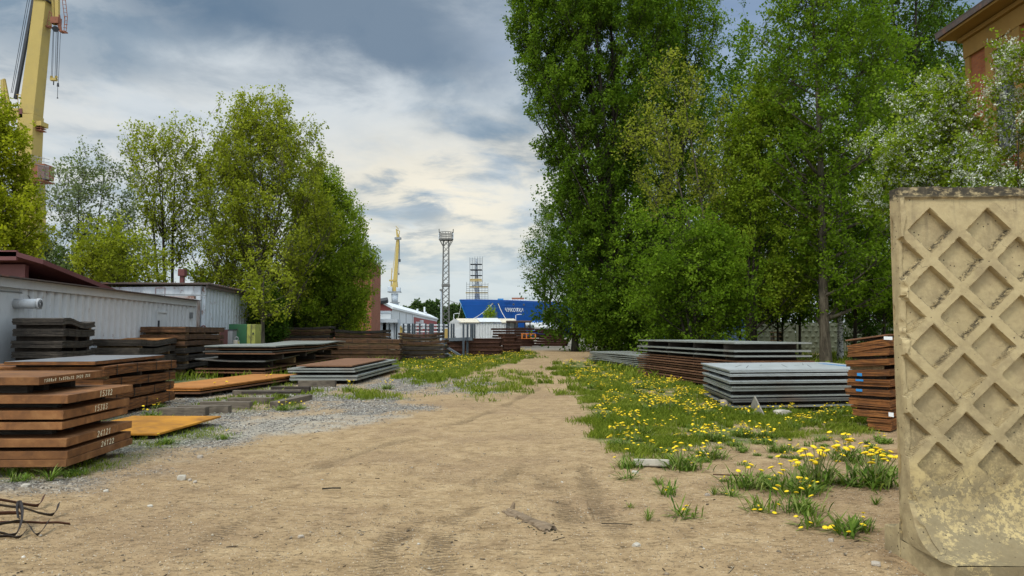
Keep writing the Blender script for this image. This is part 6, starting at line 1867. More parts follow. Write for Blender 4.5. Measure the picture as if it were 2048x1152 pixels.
# ------------------------------------------------------------------ trees
def mat_leaf(name, cols, trans=0.45, rough=0.8):
    t = NT(name); a = t.attr('tint')
    n = len(cols)
    c = t.ramp(a, [(i / (n - 1), col) for i, col in enumerate(cols)])
    t.done(c, rough, 0, None, 0.06)
    tr = t.N.new('ShaderNodeBsdfTranslucent'); g = t.N.new('ShaderNodeVectorMath'); g.operation = 'MULTIPLY'
    t.L.new(c, g.inputs[0]); g.inputs[1].default_value = (1.25, 1.35, 0.6); t.L.new(g.outputs[0], tr.inputs[0])
    mx = t.N.new('ShaderNodeMixShader'); mx.inputs[0].default_value = trans
    t.L.new(t.b.outputs[0], mx.inputs[1]); t.L.new(tr.outputs[0], mx.inputs[2]); t.L.new(mx.outputs[0], t.out.inputs[0])
    return t.mat
LF = {
 'poplar': mat_leaf('poplar_leaf', [(0.028, 0.060, 0.006), (0.068, 0.128, 0.010), (0.130, 0.210, 0.018), (0.22, 0.31, 0.034)]),
 'maple': mat_leaf('maple_leaf', [(0.072, 0.118, 0.010), (0.145, 0.215, 0.016), (0.235, 0.305, 0.025), (0.33, 0.40, 0.045)]),
 'yellow': mat_leaf('yellow_green_leaf', [(0.11, 0.135, 0.008), (0.225, 0.255, 0.012), (0.34, 0.36, 0.022), (0.46, 0.46, 0.04)]),
 'spring': mat_leaf('spring_maple_leaf', [(0.10, 0.125, 0.012), (0.19, 0.22, 0.018), (0.29, 0.32, 0.03), (0.40, 0.42, 0.06)]),
 'grey': mat_leaf('greyish_leaf', [(0.065, 0.095, 0.045), (0.125, 0.16, 0.08), (0.19, 0.225, 0.12), (0.30, 0.33, 0.21)]),
 'bright': mat_leaf('bright_green_leaf', [(0.044, 0.085, 0.007), (0.092, 0.160, 0.010), (0.152, 0.238, 0.018), (0.235, 0.325, 0.032)]),
 'dark': mat_leaf('dark_green_leaf', [(0.018, 0.042, 0.005), (0.044, 0.088, 0.009), (0.080, 0.140, 0.015), (0.13, 0.20, 0.028)]),
 'pine': mat_leaf('far_tree_leaf', [(0.045, 0.080, 0.022), (0.075, 0.120, 0.035), (0.10, 0.150, 0.045)]),
 'olive': mat_leaf('olive_young_leaf', [(0.13, 0.15, 0.018), (0.22, 0.25, 0.028), (0.31, 0.33, 0.045), (0.40, 0.40, 0.075)]),
}
def mat_bark(name, c1, c2):
    t = NT(name); n = t.noise(7, 7, 0.7, sc=(1, 1, 0.2)); n2 = t.noise(1.3, 4, 0.5)
    c = t.mix(t.rng(n, 0.35, 0.65), c1, c2); c = t.mix(t.rng(n2, 0.5, 0.7, 0, .4), c, (0.07, 0.085, 0.045))
    return t.done(c, 0.95, 0, t.bump(n, 0.8, 0.03), 0.1)
M['bark'] = mat_bark('grey_brown_bark', (0.045, 0.038, 0.028), (0.135, 0.115, 0.085))
M['bark_dark'] = mat_bark('dark_bark', (0.020, 0.017, 0.013), (0.060, 0.050, 0.038))
def mat_birch():
    t = NT('birch_bark'); n = t.noise(6, 6, 0.65, sc=(1, 1, 2.2)); c = t.mix(t.rng(n, 0.5, 0.58), (0.50, 0.49, 0.45), (0.04, 0.038, 0.035))
    return t.done(c, 0.85)
M['birch'] = mat_birch()
M['blossom'] = mat_simple('white_blossom', (0.56, 0.59, 0.48), 0.8, 0, 0.08, 20)

def leaf_arrays(P, rs, size, droop=0.25, clump=None):
    """rhombic leaves (4 corners) at the points P"""
    n = len(P)
    a = rs.normal(size=(n, 3)); a[:, 2] -= droop; a /= np.linalg.norm(a, axis=1)[:, None]
    b = np.cross(a, rs.normal(size=(n, 3)) + np.array([0, 0, 1.2])); b /= (np.linalg.norm(b, axis=1)[:, None] + 1e-9)
    nr = np.cross(a, b)
    s = (size * rs.uniform(0.45, 1.55, n))[:, None]
    V = np.stack([P, P + a * s * .5 + b * s * .36 + nr * s * .10, P + a * s, P + a * s * .5 - b * s * .36 + nr * s * .10], 1)
    return V.reshape(-1, 3)
def silhouette(Y0, rows):
    """rows: (py, px_left, px_right) of the crown seen at depth Y0 -> z, centre, radius"""
    out = []
    for py, a, b in rows:
        p = at((a + b) / 2, py, Y0); out.append((p.z, p.x, (b - a) / 2 / F * Y0 * 1.0))
    out.sort(); return np.array(out)
TREES = 0
def tree(name, label, x, y, env, leafmat, bark, nclump=260, nleaf=110, lsize=.13, cl=0.55, limbs=14, stems=1, trunk_r=.18,
         seed=1, slope=1.2, group=None, cat='tree', depth=0.8, shell=.5, gap=0.42, elong=1.0, up=0.6, tufts=7, ztrunk=None, lean=0, blossom=0, twig_r=.012,
         stem_spread=.35, base_z=0, crown_y=None, twigs_all=False):
    global TREES
    rs = np.random.RandomState(seed)
    zs, cx, rr = env[:, 0], env[:, 1], env[:, 2]
    yc = y if crown_y is None else crown_y
    def E(z): return np.interp(z, zs, cx), np.interp(z, zs, rr)
    # cluster centres inside the outline
    pts = []
    dens = (rr + .2) ** 1.5; zz = np.linspace(zs[0], zs[-1], 200); w = (np.interp(zz, zs, rr) + .15) ** 1.6; w /= w.sum()
    tries = 0
    while len(pts) < nclump and tries < nclump * 12:
        tries += 1
        z = rs.choice(zz, p=w) + rs.uniform(-.5, .5) * (zs[-1] - zs[0]) / 200
        c, r = E(z); an = rs.uniform(0, 2 * math.pi); r = r * (.80 + .42 * float(vnoise(math.cos(an) * 1.6 + seed * 1.7, z * .38 + math.sin(an) * 1.6))); q = rs.uniform(0, 1) ** shell
        px_ = c + r * q * math.cos(an); py_ = yc + r * depth * q * math.sin(an)
        nz = float(vnoise(px_ * .55 + seed * 3.1, z * .55 + py_ * .45 + seed))
        if nz < gap and rs.rand() < .8: continue
        pts.append((px_, py_, z))
    pts = np.array(pts)
    # trunks
    branches = []      # list of (points, radii)
    ztop = ztrunk or (zs[0] + (zs[-1] - zs[0]) * .82)
    nodes = []         # candidate attachment points (x, y, z, r, branch vector)
    for s in range(stems):
        ct, rt = E(ztop); a = 2 * math.pi * s / max(1, stems) + rs.uniform(0, .6)
        ex = ct + (rt * stem_spread * math.cos(a) * 1.0 if stems > 1 else 0) ; ey = yc + (rt * stem_spread * math.sin(a) if stems > 1 else 0)
        bx_ = x + (0.18 * math.cos(a) if stems > 1 else 0); by_ = y + (0.18 * math.sin(a) if stems > 1 else 0)
        zt = ztop * (1 if s == 0 else rs.uniform(.82, 1.0))
        k = 12; P = []; Rr = []
        for i in range(k + 1):
            f = i / k; g = f ** 1.4
            w_ = .05 * zt * .12
            P.append((bx_ + (ex - bx_) * g + w_ * math.sin(f * 6 + s + seed) * f * (1 - f) * 2, by_ + (ey - by_) * g + w_ * math.cos(f * 5 + s) * f * (1 - f) * 2, base_z - .1 + (zt - base_z) * f))
            Rr.append((trunk_r / (stems ** .35)) * (1 - .88 * f) * (1.25 if i == 0 else 1))
        branches.append((P, Rr))
        for i in range(2, k + 1):
            for j in range(3):
                f = j / 3; a0 = np.array(P[i - 1]); a1 = np.array(P[i]); nodes.append((*(a0 + (a1 - a0) * f), Rr[i] * .7))
    nodes = np.array(nodes)
    # limbs towards far cluster centres
    c_, r_ = E(pts[:, 2]); out = np.hypot(pts[:, 0] - c_, pts[:, 1] - yc) / (r_ + .1)
    order = np.argsort(-(out + rs.uniform(0, .8, len(pts))))[:limbs]
    def attach(tip, nodes, slope_):
        d = np.hypot(nodes[:, 0] - tip[0], nodes[:, 1] - tip[1]); dz = tip[2] - nodes[:, 2]
        want = d * slope_
        cost = d + 1.0 * np.abs(dz - want) + np.where(dz < 0.05, 5, 0)
        return np.argmin(cost)
    new = []
    for o in order:
        tip = pts[o]; b = attach(tip, nodes, slope); n0 = nodes[b][:3]; r0 = nodes[b][3]
        k = 7; P = []; Rr = []
        mid = (n0 + tip) / 2 + np.array([0, 0, -np.linalg.norm((tip - n0)[:2]) * .14]) + rs.normal(0, .06, 3) * np.linalg.norm(tip - n0) * .5
        for i in range(k + 1):
            f = i / k; p = n0 * (1 - f) ** 2 + 2 * mid * f * (1 - f) + tip * f * f; P.append(tuple(p)); Rr.append(max(twig_r, min(r0 * .75, trunk_r * .38)) * (1 - .8 * f))
            if i > 1: new.append((*p, Rr[-1]))
        branches.append((P, Rr))
    if new: nodes2 = np.concatenate([nodes, np.array(new)])
    else: nodes2 = nodes
    dirs = np.zeros((len(pts), 3)); attachp = np.zeros((len(pts), 3))
    for i, tip in enumerate(pts):
        b = attach(tip, nodes2, slope * .8); n0 = nodes2[b][:3]; attachp[i] = n0
        k = 4; P = []; Rr = []
        mid = (n0 + tip) / 2 + rs.normal(0, .10, 3) * np.linalg.norm(tip - n0)
        end = tip + (tip - n0) / (np.linalg.norm(tip - n0) + 1e-6) * cl * .6 + np.array([0, 0, up * cl * .5])
        for j in range(k + 1):
            f = j / k; p = n0 * (1 - f) ** 2 + 2 * mid * f * (1 - f) + end * f * f; P.append(tuple(p)); Rr.append(max(twig_r * .5, min(nodes2[b][3] * .6, twig_r * 2.2)) * (1 - .75 * f))
        branches.append((P, Rr)); dirs[i] = (end - n0) / (np.linalg.norm(end - n0) + 1e-6)
    # leaves: every clump is a handful of tufts set on short twigs
    dirs = dirs + np.array([0, 0, up]); dirs /= np.linalg.norm(dirs, axis=1)[:, None]
    tn_ = tufts; tf = np.repeat(np.arange(len(pts)), tn_); nt_ = len(tf)
    along_ = rs.uniform(-.8, 1.1, nt_) * elong
    tc_ = pts[tf] + dirs[tf] * (along_ * cl)[:, None] + rs.normal(size=(nt_, 3)) * cl * .42
    td = tc_ - (pts[tf] - dirs[tf] * cl * .5); td /= (np.linalg.norm(td, axis=1)[:, None] + 1e-6)
    td = td + np.array([0, 0, up * .6]); td /= np.linalg.norm(td, axis=1)[:, None]
    cnt = np.maximum(3, (nleaf / tn_ * rs.uniform(.4, 1.6, nt_))).astype(int)
    ti = np.repeat(np.arange(nt_), cnt); idx = tf[ti]; N = len(idx)
    L = tc_[ti] + td[ti] * (rs.uniform(-1.0, 1.0, N) * cl * .34)[:, None] + rs.normal(size=(N, 3)) * (lsize * .62 + cl * .055)
    L[:, 2] = np.maximum(L[:, 2], 0.12)
    V = leaf_arrays(L, rs, lsize)
    Fq = np.arange(len(V)).reshape(-1, 4)
    tb_ = rs.rand(nt_)
    cb = rs.rand(len(pts))
    tint = np.clip(0.35 * cb[idx] + 0.30 * tb_[ti] + rs.rand(N) * .42 + .12 * (L[:, 2] - zs[0]) / (zs[-1] - zs[0]) - .08, 0, 1)
    root = empty(name, (x, y, 0), label, cat, group)
    wood = MB()
    for P, Rr in branches:
        wood.tube(P, Rr, 8 if Rr[0] > .08 else (5 if Rr[0] > .03 else 3), cap=False)
    if y < 60:
        q0 = pts[tf] - dirs[tf] * (cl * .55); q1 = tc_ + td * cl * .3
        for i in range(0, nt_, 1 if twigs_all else 2): wood.tube([q0[i], (q0[i] + q1[i]) / 2 + (0, 0, -.03), q1[i]], [twig_r * .5, twig_r * .4, twig_r * .22], 3, cap=False)
    wood.build('trunk', bark, root, True)
    put(fast_mesh('crown', V, Fq, leafmat, False, {'tint': ('FACE', tint)}), root)
    if blossom:
        nb = int(blossom * len(pts)); ib = rs.randint(0, len(pts), nb)
        dirb = rs.normal(size=(nb, 3)); dirb[:, 2] = np.abs(dirb[:, 2]); dirb /= np.linalg.norm(dirb, axis=1)[:, None]
        c = pts[ib] + dirs[ib] * (rs.uniform(-.8, 1.1, nb) * cl)[:, None] + rs.normal(size=(nb, 3)) * cl * .34
        # flower heads: tufts of small petals
        PV = leaf_arrays(np.repeat(c, 7, 0) + rs.normal(size=(nb * 7, 3)) * .034, rs, .046, -.5)
        put(fast_mesh('blossom', PV, np.arange(len(PV)).reshape(-1, 4), M['blossom'], False), root)
    TREES += N
    return root

def S_(Y0, *rows): return silhouette(Y0, rows)
# ---- left side
tree('willow_tree', 'yellow green leafy tree at the far left edge before the crane', at(-40, 600, 27).x, 27, S_(27, (195, -60, -10), (225, -100, 30), (270, -120, 42), (340, -140, 50), (420, -140, 80), (500, -120, 75), (545, -80, 50)),
     LF['yellow'], M['bark_dark'], 330, 150, .105, .42, 18, 3, .2, 3, slope=.9, gap=.3)
tree('grey_leaved_tree', 'sparse silvery grey tree between the willow and the round maple', at(165, 600, 38).x, 38, S_(38, (305, 180, 205), (335, 110, 245), (390, 90, 275), (450, 80, 290), (520, 90, 300), (570, 110, 290)),
     LF['grey'], M['bark_dark'], 200, 60, .12, .5, 18, 3, .16, 5, slope=1.0, gap=.36, twig_r=.018)
tree('round_maple', 'round topped maple with sparse yellow green leaves and bare dark stems', at(338, 560, 42).x, 42, S_(42, (252, 300, 360), (275, 255, 390), (320, 245, 405), (380, 250, 410), (430, 265, 405), (480, 290, 390), (520, 310, 370)),
     LF['spring'], M['bark_dark'], 240, 52, .13, .5, 26, 4, .22, 7, slope=1.4, gap=.3, shell=.42, up=1.0, twig_r=.02, elong=1.1)
tree('tall_maple', 'tall pointed maple with fresh yellow green leaves, tallest on the left', at(515, 690, 43).x, 43, S_(43, (195, 520, 560), (215, 450, 605), (260, 412, 632), (330, 388, 655), (420, 375, 672), (500, 372, 660), (560, 392, 640), (620, 440, 600)),
     LF['spring'], M['bark'], 780, 92, .13, .52, 34, 5, .30, 9, slope=1.5, gap=.30, up=1.0, shell=.5, twig_r=.02, elong=1.2, ztrunk=11.5)
tree('green_maple', 'dense mid green tree leaning over the yard right of the tall maple', at(610, 690, 50).x, 50, S_(50, (310, 610, 650), (345, 590, 678), (400, 580, 700), (460, 575, 728), (530, 570, 735), (600, 560, 730), (650, 560, 715)),
     LF['maple'], M['bark_dark'], 460, 130, .13, .60, 20, 3, .25, 12, slope=1.0, gap=.28)
tree('green_lime_tree', 'rounded small leaved tree touching the brick tower', at(668, 690, 56).x, 56, S_(56, (400, 640, 690), (440, 620, 728), (500, 620, 738), (560, 625, 738), (620, 630, 733), (660, 640, 720)),
     LF['maple'], M['bark_dark'], 300, 120, .13, .60, 14, 2, .2, 14, slope=.9, gap=.25)
tree('overhanging_shrub', 'thin leafy branches sticking out to the right of the brick tower', at(722, 690, 72).x, 72, S_(72, (500, 715, 745), (540, 710, 763), (590, 705, 768), (630, 705, 750), (660, 705, 745)),
     LF['dark'], M['bark_dark'], 46, 34, .17, .6, 10, 2, .1, 15, slope=.7, gap=.3)
tree('low_roof_maple', 'low spreading young maple growing behind the container roof', at(245, 600, 33.8).x, 33.8, S_(33.8, (440, 180, 240), (480, 130, 290), (520, 120, 320), (555, 150, 335), (585, 190, 300)),
     LF['spring'], M['bark_dark'], 150, 70, .12, .42, 16, 3, .12, 17, slope=.6, gap=.36, crown_y=34.2)
tree('corner_maple', 'young maple boughs hanging over the shed corner and green cabinet', at(524, 690, 38.5).x, 38.5, S_(38.5, (520, 495, 560), (560, 470, 585), (600, 475, 585), (635, 480, 560)),
     LF['spring'], M['bark'], 44, 60, .13, .45, 10, 1, .17, 19, slope=.5, gap=.3)
tree('yellow_bush', 'small bright yellow green bush at the foot of the brick tower', at(712, 690, 60).x, 60, S_(60, (622, 700, 722), (640, 690, 732), (662, 688, 735), (690, 692, 730)),
     LF['yellow'], M['bark_dark'], 60, 90, .15, .45, 6, 2, .06, 21, slope=.8, gap=.2)
for k, (px, py, w_, yd, lb) in enumerate(((560, 600, 46, 49, 'dark low shrub behind the long brown stack at its left'), (630, 610, 52, 53, 'dark low shrub behind the dark stack before the tall trees'), (535, 640, 20, 40.5, 'dark ivy clad stump right of the green cabinet'), (438, 560, 40, 47, 'dense undergrowth tree behind the corrugated shed'), (90, 540, 60, 40, 'dark hedge behind the dark red roof'), (200, 545, 70, 46, 'dull green bush behind the low roofs'))):
    tree('shrub', lb, at(px, 690, yd).x, yd, S_(yd, (py - 45, px - w_ * .4, px + w_ * .4), (py, px - w_, px + w_), (650, px - w_ * 1.1, px + w_ * 1.1), (690, px - w_, px + w_)),
         LF['dark'] if k != 3 else LF['maple'], M['bark_dark'], 110, 120, .15, .6, 8, 2, .1, 31 + k, slope=.8, gap=.2, cat='shrub')
# ---- right side
tree('tall_poplar', 'huge dark green poplar rising out of the picture beside the track', at(1232, 697, 45).x, 45,
     S_(45, (-330, 1130, 1260), (-200, 1060, 1300), (-60, 1018, 1330), (60, 1015, 1345), (130, 1030, 1340), (200, 1045, 1330), (280, 1068, 1320), (350, 1112, 1310), (430, 1118, 1300), (520, 1128, 1300), (600, 1136, 1295), (660, 1155, 1290), (690, 1175, 1270)),
     LF['poplar'], M['bark_dark'], 1750, 165, .135, .50, 60, 3, .42, 41, slope=1.7, gap=.24, up=.9, shell=.45, ztrunk=26, elong=1.2)
tree('second_poplar', 'second tall poplar close behind the first, its right flank lit', at(1345, 697, 50).x, 50,
     S_(50, (-280, 1330, 1390), (-150, 1290, 1430), (0, 1270, 1432), (100, 1270, 1438), (180, 1280, 1430), (300, 1290, 1420), (420, 1290, 1410), (560, 1290, 1400), (680, 1290, 1380)),
     LF['bright'], M['bark_dark'], 620, 120, .14, .6, 36, 2, .4, 43, slope=1.7, gap=.26, up=.9, shell=.5, ztrunk=26)
tree('distant_pale_tree', 'pale thin leaved tree seen between the ship and the poplar', at(1095, 690, 92).x, 92, S_(92, (412, 1080, 1105), (450, 1062, 1135), (500, 1050, 1145), (550, 1048, 1155), (585, 1066, 1155), (606, 1095, 1155)),
     LF['grey'], M['bark_dark'], 170, 75, .17, .9, 18, 2, .2, 45, slope=1.1, gap=.35, twig_r=.03)
tree('shore_bush', 'grey green bush in front of the hull beside the poplar', at(1100, 690, 96).x, 96, S_(96, (620, 1100, 1112), (635, 1094, 1122), (660, 1096, 1125)), LF['grey'], M['bark_dark'], 50, 60, .18, .7, 6, 2, .1, 46, slope=.8, cat='shrub')
tree('young_birch', 'slender young tree standing before the blue hull', at(978, 690, 140).x, 140, S_(140, (608, 976, 980), (618, 972, 984), (630, 969, 988), (645, 968, 989), (665, 972, 986)), LF['maple'], M['bark_dark'], 44, 50, .24, .5, 8, 1, .15, 47, slope=1)
tree('yellow_maple', 'sparse yellowish maple with bare limbs against the poplars', at(1430, 700, 38).x, 38, S_(38, (105, 1320, 1345), (150, 1290, 1400), (220, 1262, 1440), (300, 1225, 1465), (370, 1245, 1480), (440, 1290, 1480)),
     LF['olive'], M['bark'], 190, 46, .12, .45, 26, 2, .16, 49, slope=1.0, gap=.34, shell=.4, up=.8, twig_r=.018, elong=1.2)
tree('bright_maple', 'bright green low maple in front of the poplars', at(1390, 710, 34).x, 34, S_(34, (385, 1290, 1350), (430, 1258, 1410), (480, 1245, 1460), (540, 1240, 1480), (600, 1268, 1500), (650, 1290, 1480), (690, 1300, 1440)),
     LF['bright'], M['bark_dark'], 330, 115, .12, .62, 22, 3, .16, 51, slope=.6, gap=.42, up=-.2, elong=1.5)
tree('middle_ash', 'mid green tree with thin upright stems left of the thick trunk', at(1500, 710, 37).x, 37, S_(37, (150, 1480, 1530), (210, 1450, 1600), (290, 1440, 1630), (380, 1440, 1640), (470, 1450, 1640), (560, 1460, 1630), (620, 1470, 1610)),
     LF['maple'], M['bark_dark'], 430, 110, .12, .50, 24, 3, .15, 53, slope=1.1, gap=.30, up=.6)
tree('thick_trunked_maple', 'tall maple with thick bare trunk in the centre of the right trees', at(1652, 722, 35.5).x, 35.5, S_(35.5, (-160, 1540, 1700), (-60, 1480, 1760), (40, 1462, 1800), (120, 1490, 1830), (220, 1500, 1840), (320, 1520, 1830), (420, 1540, 1830), (520, 1530, 1800), (610, 1560, 1780)),
     LF['bright'], M['bark'], 620, 95, .13, .52, 46, 1, .27, 55, slope=.55, gap=.33, up=.3, ztrunk=21, shell=.55)
tree('background_poplar', 'dark tall poplar behind the maple at the upper right', at(1830, 700, 44).x, 44, S_(44, (-260, 1760, 1850), (-100, 1710, 1900), (30, 1690, 1930), (130, 1700, 1935), (250, 1720, 1935), (400, 1720, 1930), (560, 1730, 1920), (640, 1760, 1900)),
     LF['dark'], M['bark_dark'], 640, 105, .15, .6, 36, 2, .3, 57, slope=1.4, gap=.30, up=.8)
tree('blossoming_apple', 'white blossoming tree above the cream concrete wall', at(1850, 700, 22).x, 22, S_(22, (150, 1830, 1890), (190, 1800, 1920), (240, 1750, 1945), (300, 1725, 1960), (350, 1740, 2010), (430, 1760, 2060), (520, 1800, 2060)),
     LF['maple'], M['bark_dark'], 360, 120, .085, .32, 26, 2, .13, 59, slope=.9, gap=.28, up=.5, blossom=17)
tree('blossoming_thorn', 'white blossoming branches in front of the brick building', at(2040, 700, 18.5).x, 18.5, S_(18.5, (65, 2010, 2050), (110, 1990, 2080), (180, 1985, 2120), (250, 1965, 2140), (330, 1935, 2160), (420, 1920, 2180), (500, 1950, 2180)),
     LF['maple'], M['bark_dark'], 210, 95, .075, .28, 24, 2, .10, 61, slope=1.0, gap=.30, up=.9, blossom=15)
# under-storey and thin stems
for k, (px, yd, tp, wd, lf, lb) in enumerate((
     (1440, 42, 430, 60, 'bright', 'leaning dark stemmed sapling left of the blue tarpaulin'), (1480, 43, 400, 50, 'dark', 'thin sapling before the middle of the blue tarpaulin'),
     (1512, 44, 380, 55, 'bright', 'grey stemmed sapling before the blue tarpaulin'), (1560, 45, 360, 60, 'dark', 'sapling with two dark stems right of the blue tarpaulin'),
     (1600, 46, 400, 60, 'bright', 'sapling before the mossy fence left of the thick trunk'), (1710, 42, 380, 70, 'dark', 'dark leaning tree behind the rusty column'),
     (1768, 40, 400, 60, 'bright', 'small leafy tree beside the top of the concrete wall'), (1320, 48, 420, 60, 'dark', 'dark sapling left of the bright maple'))):
    tree('sapling', lb, at(px, 700, yd).x, yd, S_(yd, (tp - 40, px - wd * .4, px + wd * .4), (tp + 40, px - wd, px + wd), (540, px - wd * 1.1, px + wd * 1.1), (610, px - wd, px + wd), (640, px - wd * .5, px + wd * .5)),
         LF[lf], M['bark_dark'], 150, 95, .13, .5, 12, 1 + (k == 3), .10 + .03 * (k in (5,)), 70 + k, slope=.8, gap=.33, group='saplings under the right trees')
tree('birch_tree', 'pale spotted birch trunk left of the rusty column', at(1680, 700, 45).x, 45, S_(45, (330, 1660, 1720), (420, 1640, 1740), (520, 1650, 1730), (580, 1660, 1720)), LF['dark'], M['birch'], 120, 80, .14, .5, 10, 1, .2, 90, slope=.8)
# dark wood behind everything on the right
for k in range(9):
    px = 1150 + k * 105; yd = 62 + (k % 3) * 4; tp = [380, 300, 200, 150, 120, 60, 100, 40, 150][k]
    tree('background_tree', f"dark backdrop tree {['behind the poplar foot', 'behind the first poplar', 'behind both poplars', 'behind the bright maple', 'behind the middle ash', 'left behind the thick trunk', 'right behind the thick trunk', 'behind the concrete wall edge', 'behind the blossoming tree'][k]}",
         at(px, 690, yd).x, yd, S_(yd, (tp - 80, px - 30, px + 30), (tp + 20, px - 75, px + 75), (tp + 200, px - 85, px + 85), (560, px - 85, px + 85), (655, px - 80, px + 80), (672, px - 60, px + 60)),
         LF['dark'], M['bark_dark'], 210, 85, .24, 1.0, 14, 1, .3, 100 + k, slope=1.0, gap=.3, group='dark trees closing the view on the right')
for k, (px, py, yd, w_) in enumerate(((1215, 640, 44, 40), (1290, 645, 46, 40), (1370, 655, 47, 40), (1745, 600, 50, 50), (1850, 560, 50, 60))):
    tree('shrub', ['leafy undergrowth at the poplar foot', 'undergrowth right of the poplar foot', 'undergrowth left of the blue tarpaulin', 'dark shrub behind the leaning rusty column', 'dark shrub hidden behind the concrete wall'][k],
         at(px, 697, yd).x, yd, S_(yd, (py - 50, px - w_ * .5, px + w_ * .5), (py, px - w_, px + w_), (670, px - w_, px + w_), (694, px - w_ * .8, px + w_ * .8)),
         LF['dark'] if k > 1 else LF['poplar'], M['bark_dark'], 90, 120, .13, .5, 6, 2, .08, 130 + k, slope=.8, gap=.2, cat='shrub')
# far tree line
def far_wood():
    rs = np.random.RandomState(77); Vs = []
    for (px0, px1, yb, prof) in ((742, 800, 330, 617), (800, 960, 300, 600), (895, 1100, 330, 622)):
        n = int((px1 - px0) / 6)
        for i in range(n):
            px = px0 + (px1 - px0) * (i + .5) / n + rs.uniform(-3, 3)
            top = prof + rs.uniform(-3, 8) + (10 if px > 885 else 0) + (8 if px < 825 and prof == 600 else 0)
            a = at(px, top, yb); h = a.z; m_ = 620
            z = rs.uniform(0.05, 1, m_) ** .8 * h; r = 2.3 * (1.12 - z / h) ** .5 + .3; an = rs.uniform(0, 6.28, m_)
            P = np.stack([a.x + r * np.cos(an) * rs.rand(m_) ** .4, yb + r * np.sin(an), z], 1); Vs.append(leaf_arrays(P, rs, .95))
    V = np.concatenate(Vs); N = len(V) // 4
    o = fast_mesh('far_wood', V, np.arange(len(V)).reshape(-1, 4), LF['pine'], False, {'tint': ('FACE', rs.rand(N))})
    tag(o, 'dark green far wood across the river behind mast and warehouse', 'wood', kind='stuff')
far_wood()
print('leaves', TREES)

# ------------------------------------------------------------------ plants on the ground
LF['grass'] = mat_leaf('meadow_grass', [(0.070, 0.105, 0.012), (0.13, 0.18, 0.018), (0.21, 0.25, 0.030), (0.32, 0.33, 0.085)], .3)
LF['dand'] = mat_leaf('dandelion_leaf', [(0.045, 0.088, 0.014), (0.090, 0.155, 0.020), (0.15, 0.22, 0.035), (0.26, 0.29, 0.09)], .25)
M['petal'] = mat_simple('yellow_petal', (0.80, 0.56, 0.012), 0.7, 0, 0.12, 60)
M['stalk'] = mat_simple('pale_stalk', (0.20, 0.21, 0.07), 0.7, 0, 0.2, 30)

def blade_fan(rs, n, length, width, spread, arc=.6, jag=False):
    """rosette of arching leaves as quads strips; returns V (n*k*2), F"""
    K = 5; V = []; Fq = []
    for i in range(n):
        a = rs.uniform(0, 6.283); tilt = rs.uniform(.15, 1.0) * spread; L = length * rs.uniform(.55, 1.15); w = width * rs.uniform(.7, 1.2)
        d = np.array([math.cos(a), math.sin(a)]); s = np.array([-d[1], d[0]]); base = len(V); r0 = rs.uniform(0, .03)
        for k in range(K + 1):
            f = k / K; ang = tilt + arc * f * f * rs.uniform(.8, 1.2) * 1.0
            rr = r0 + L * f * math.sin(min(1.5, tilt + arc * f * .6)); z = L * (f * math.cos(min(1.5, tilt + arc * f * .5)) - .16 * arc * f * f)
            ww = w * (math.sin(math.pi * min(1, f * .82 + .12)) ** .8) * (1 + (.35 * ((k % 2) * 2 - 1) if jag else 0))
            if k == K: ww *= .15
            for sg in (-1, 1): V.append((d[0] * rr + s[0] * sg * ww / 2, d[1] * rr + s[1] * sg * ww / 2, max(.002, z + abs(sg) * 0)))
            if k: b = base + 2 * (k - 1); Fq.append((b, b + 1, b + 3, b + 2))
    return np.array(V), np.array(Fq)
def flower_mb(mb, c, r, mi=0, rs=random):
    """double row of petals round a domed centre"""
    x, y, z = c; n = 13; tx, ty = rs.uniform(-.35, .35), rs.uniform(-.35, .35)
    def P(rad, an, h): return (x + rad * math.cos(an), y + rad * math.sin(an), z + h + tx * rad * math.cos(an) + ty * rad * math.sin(an))
    vs = [P(0, 0, r * .42)]
    for ring, (rad, h) in enumerate(((.45, .38), (.80, .22), (1.0, .04))):
        for i in range(2 * n):
            k = rad * (1 if (i % 2 == 0 or ring < 2) else .72); vs.append(P(r * k, math.pi * i / n, r * h))
    vs.append(P(0, 0, -r * .25)); m_ = 2 * n; fs = []
    for i in range(m_): fs.append((0, 1 + i, 1 + (i + 1) % m_))
    for q in (0, 1):
        for i in range(m_):
            a = 1 + q * m_ + i; b = 1 + q * m_ + (i + 1) % m_; fs.append((a, a + m_, b + m_, b))
    e = 1 + 2 * m_; last = len(vs) - 1
    for i in range(m_): fs.append((e + i, last, e + (i + 1) % m_))
    mb.add(vs, fs, mi)
prnd = random.Random(5)
def stalk_pts(bx_, by_, tx_, ty_, h):
    return [(bx_, by_, 0), (bx_ + (tx_ - bx_) * .35, by_ + (ty_ - by_) * .35, h * .55), (tx_, ty_, h)]
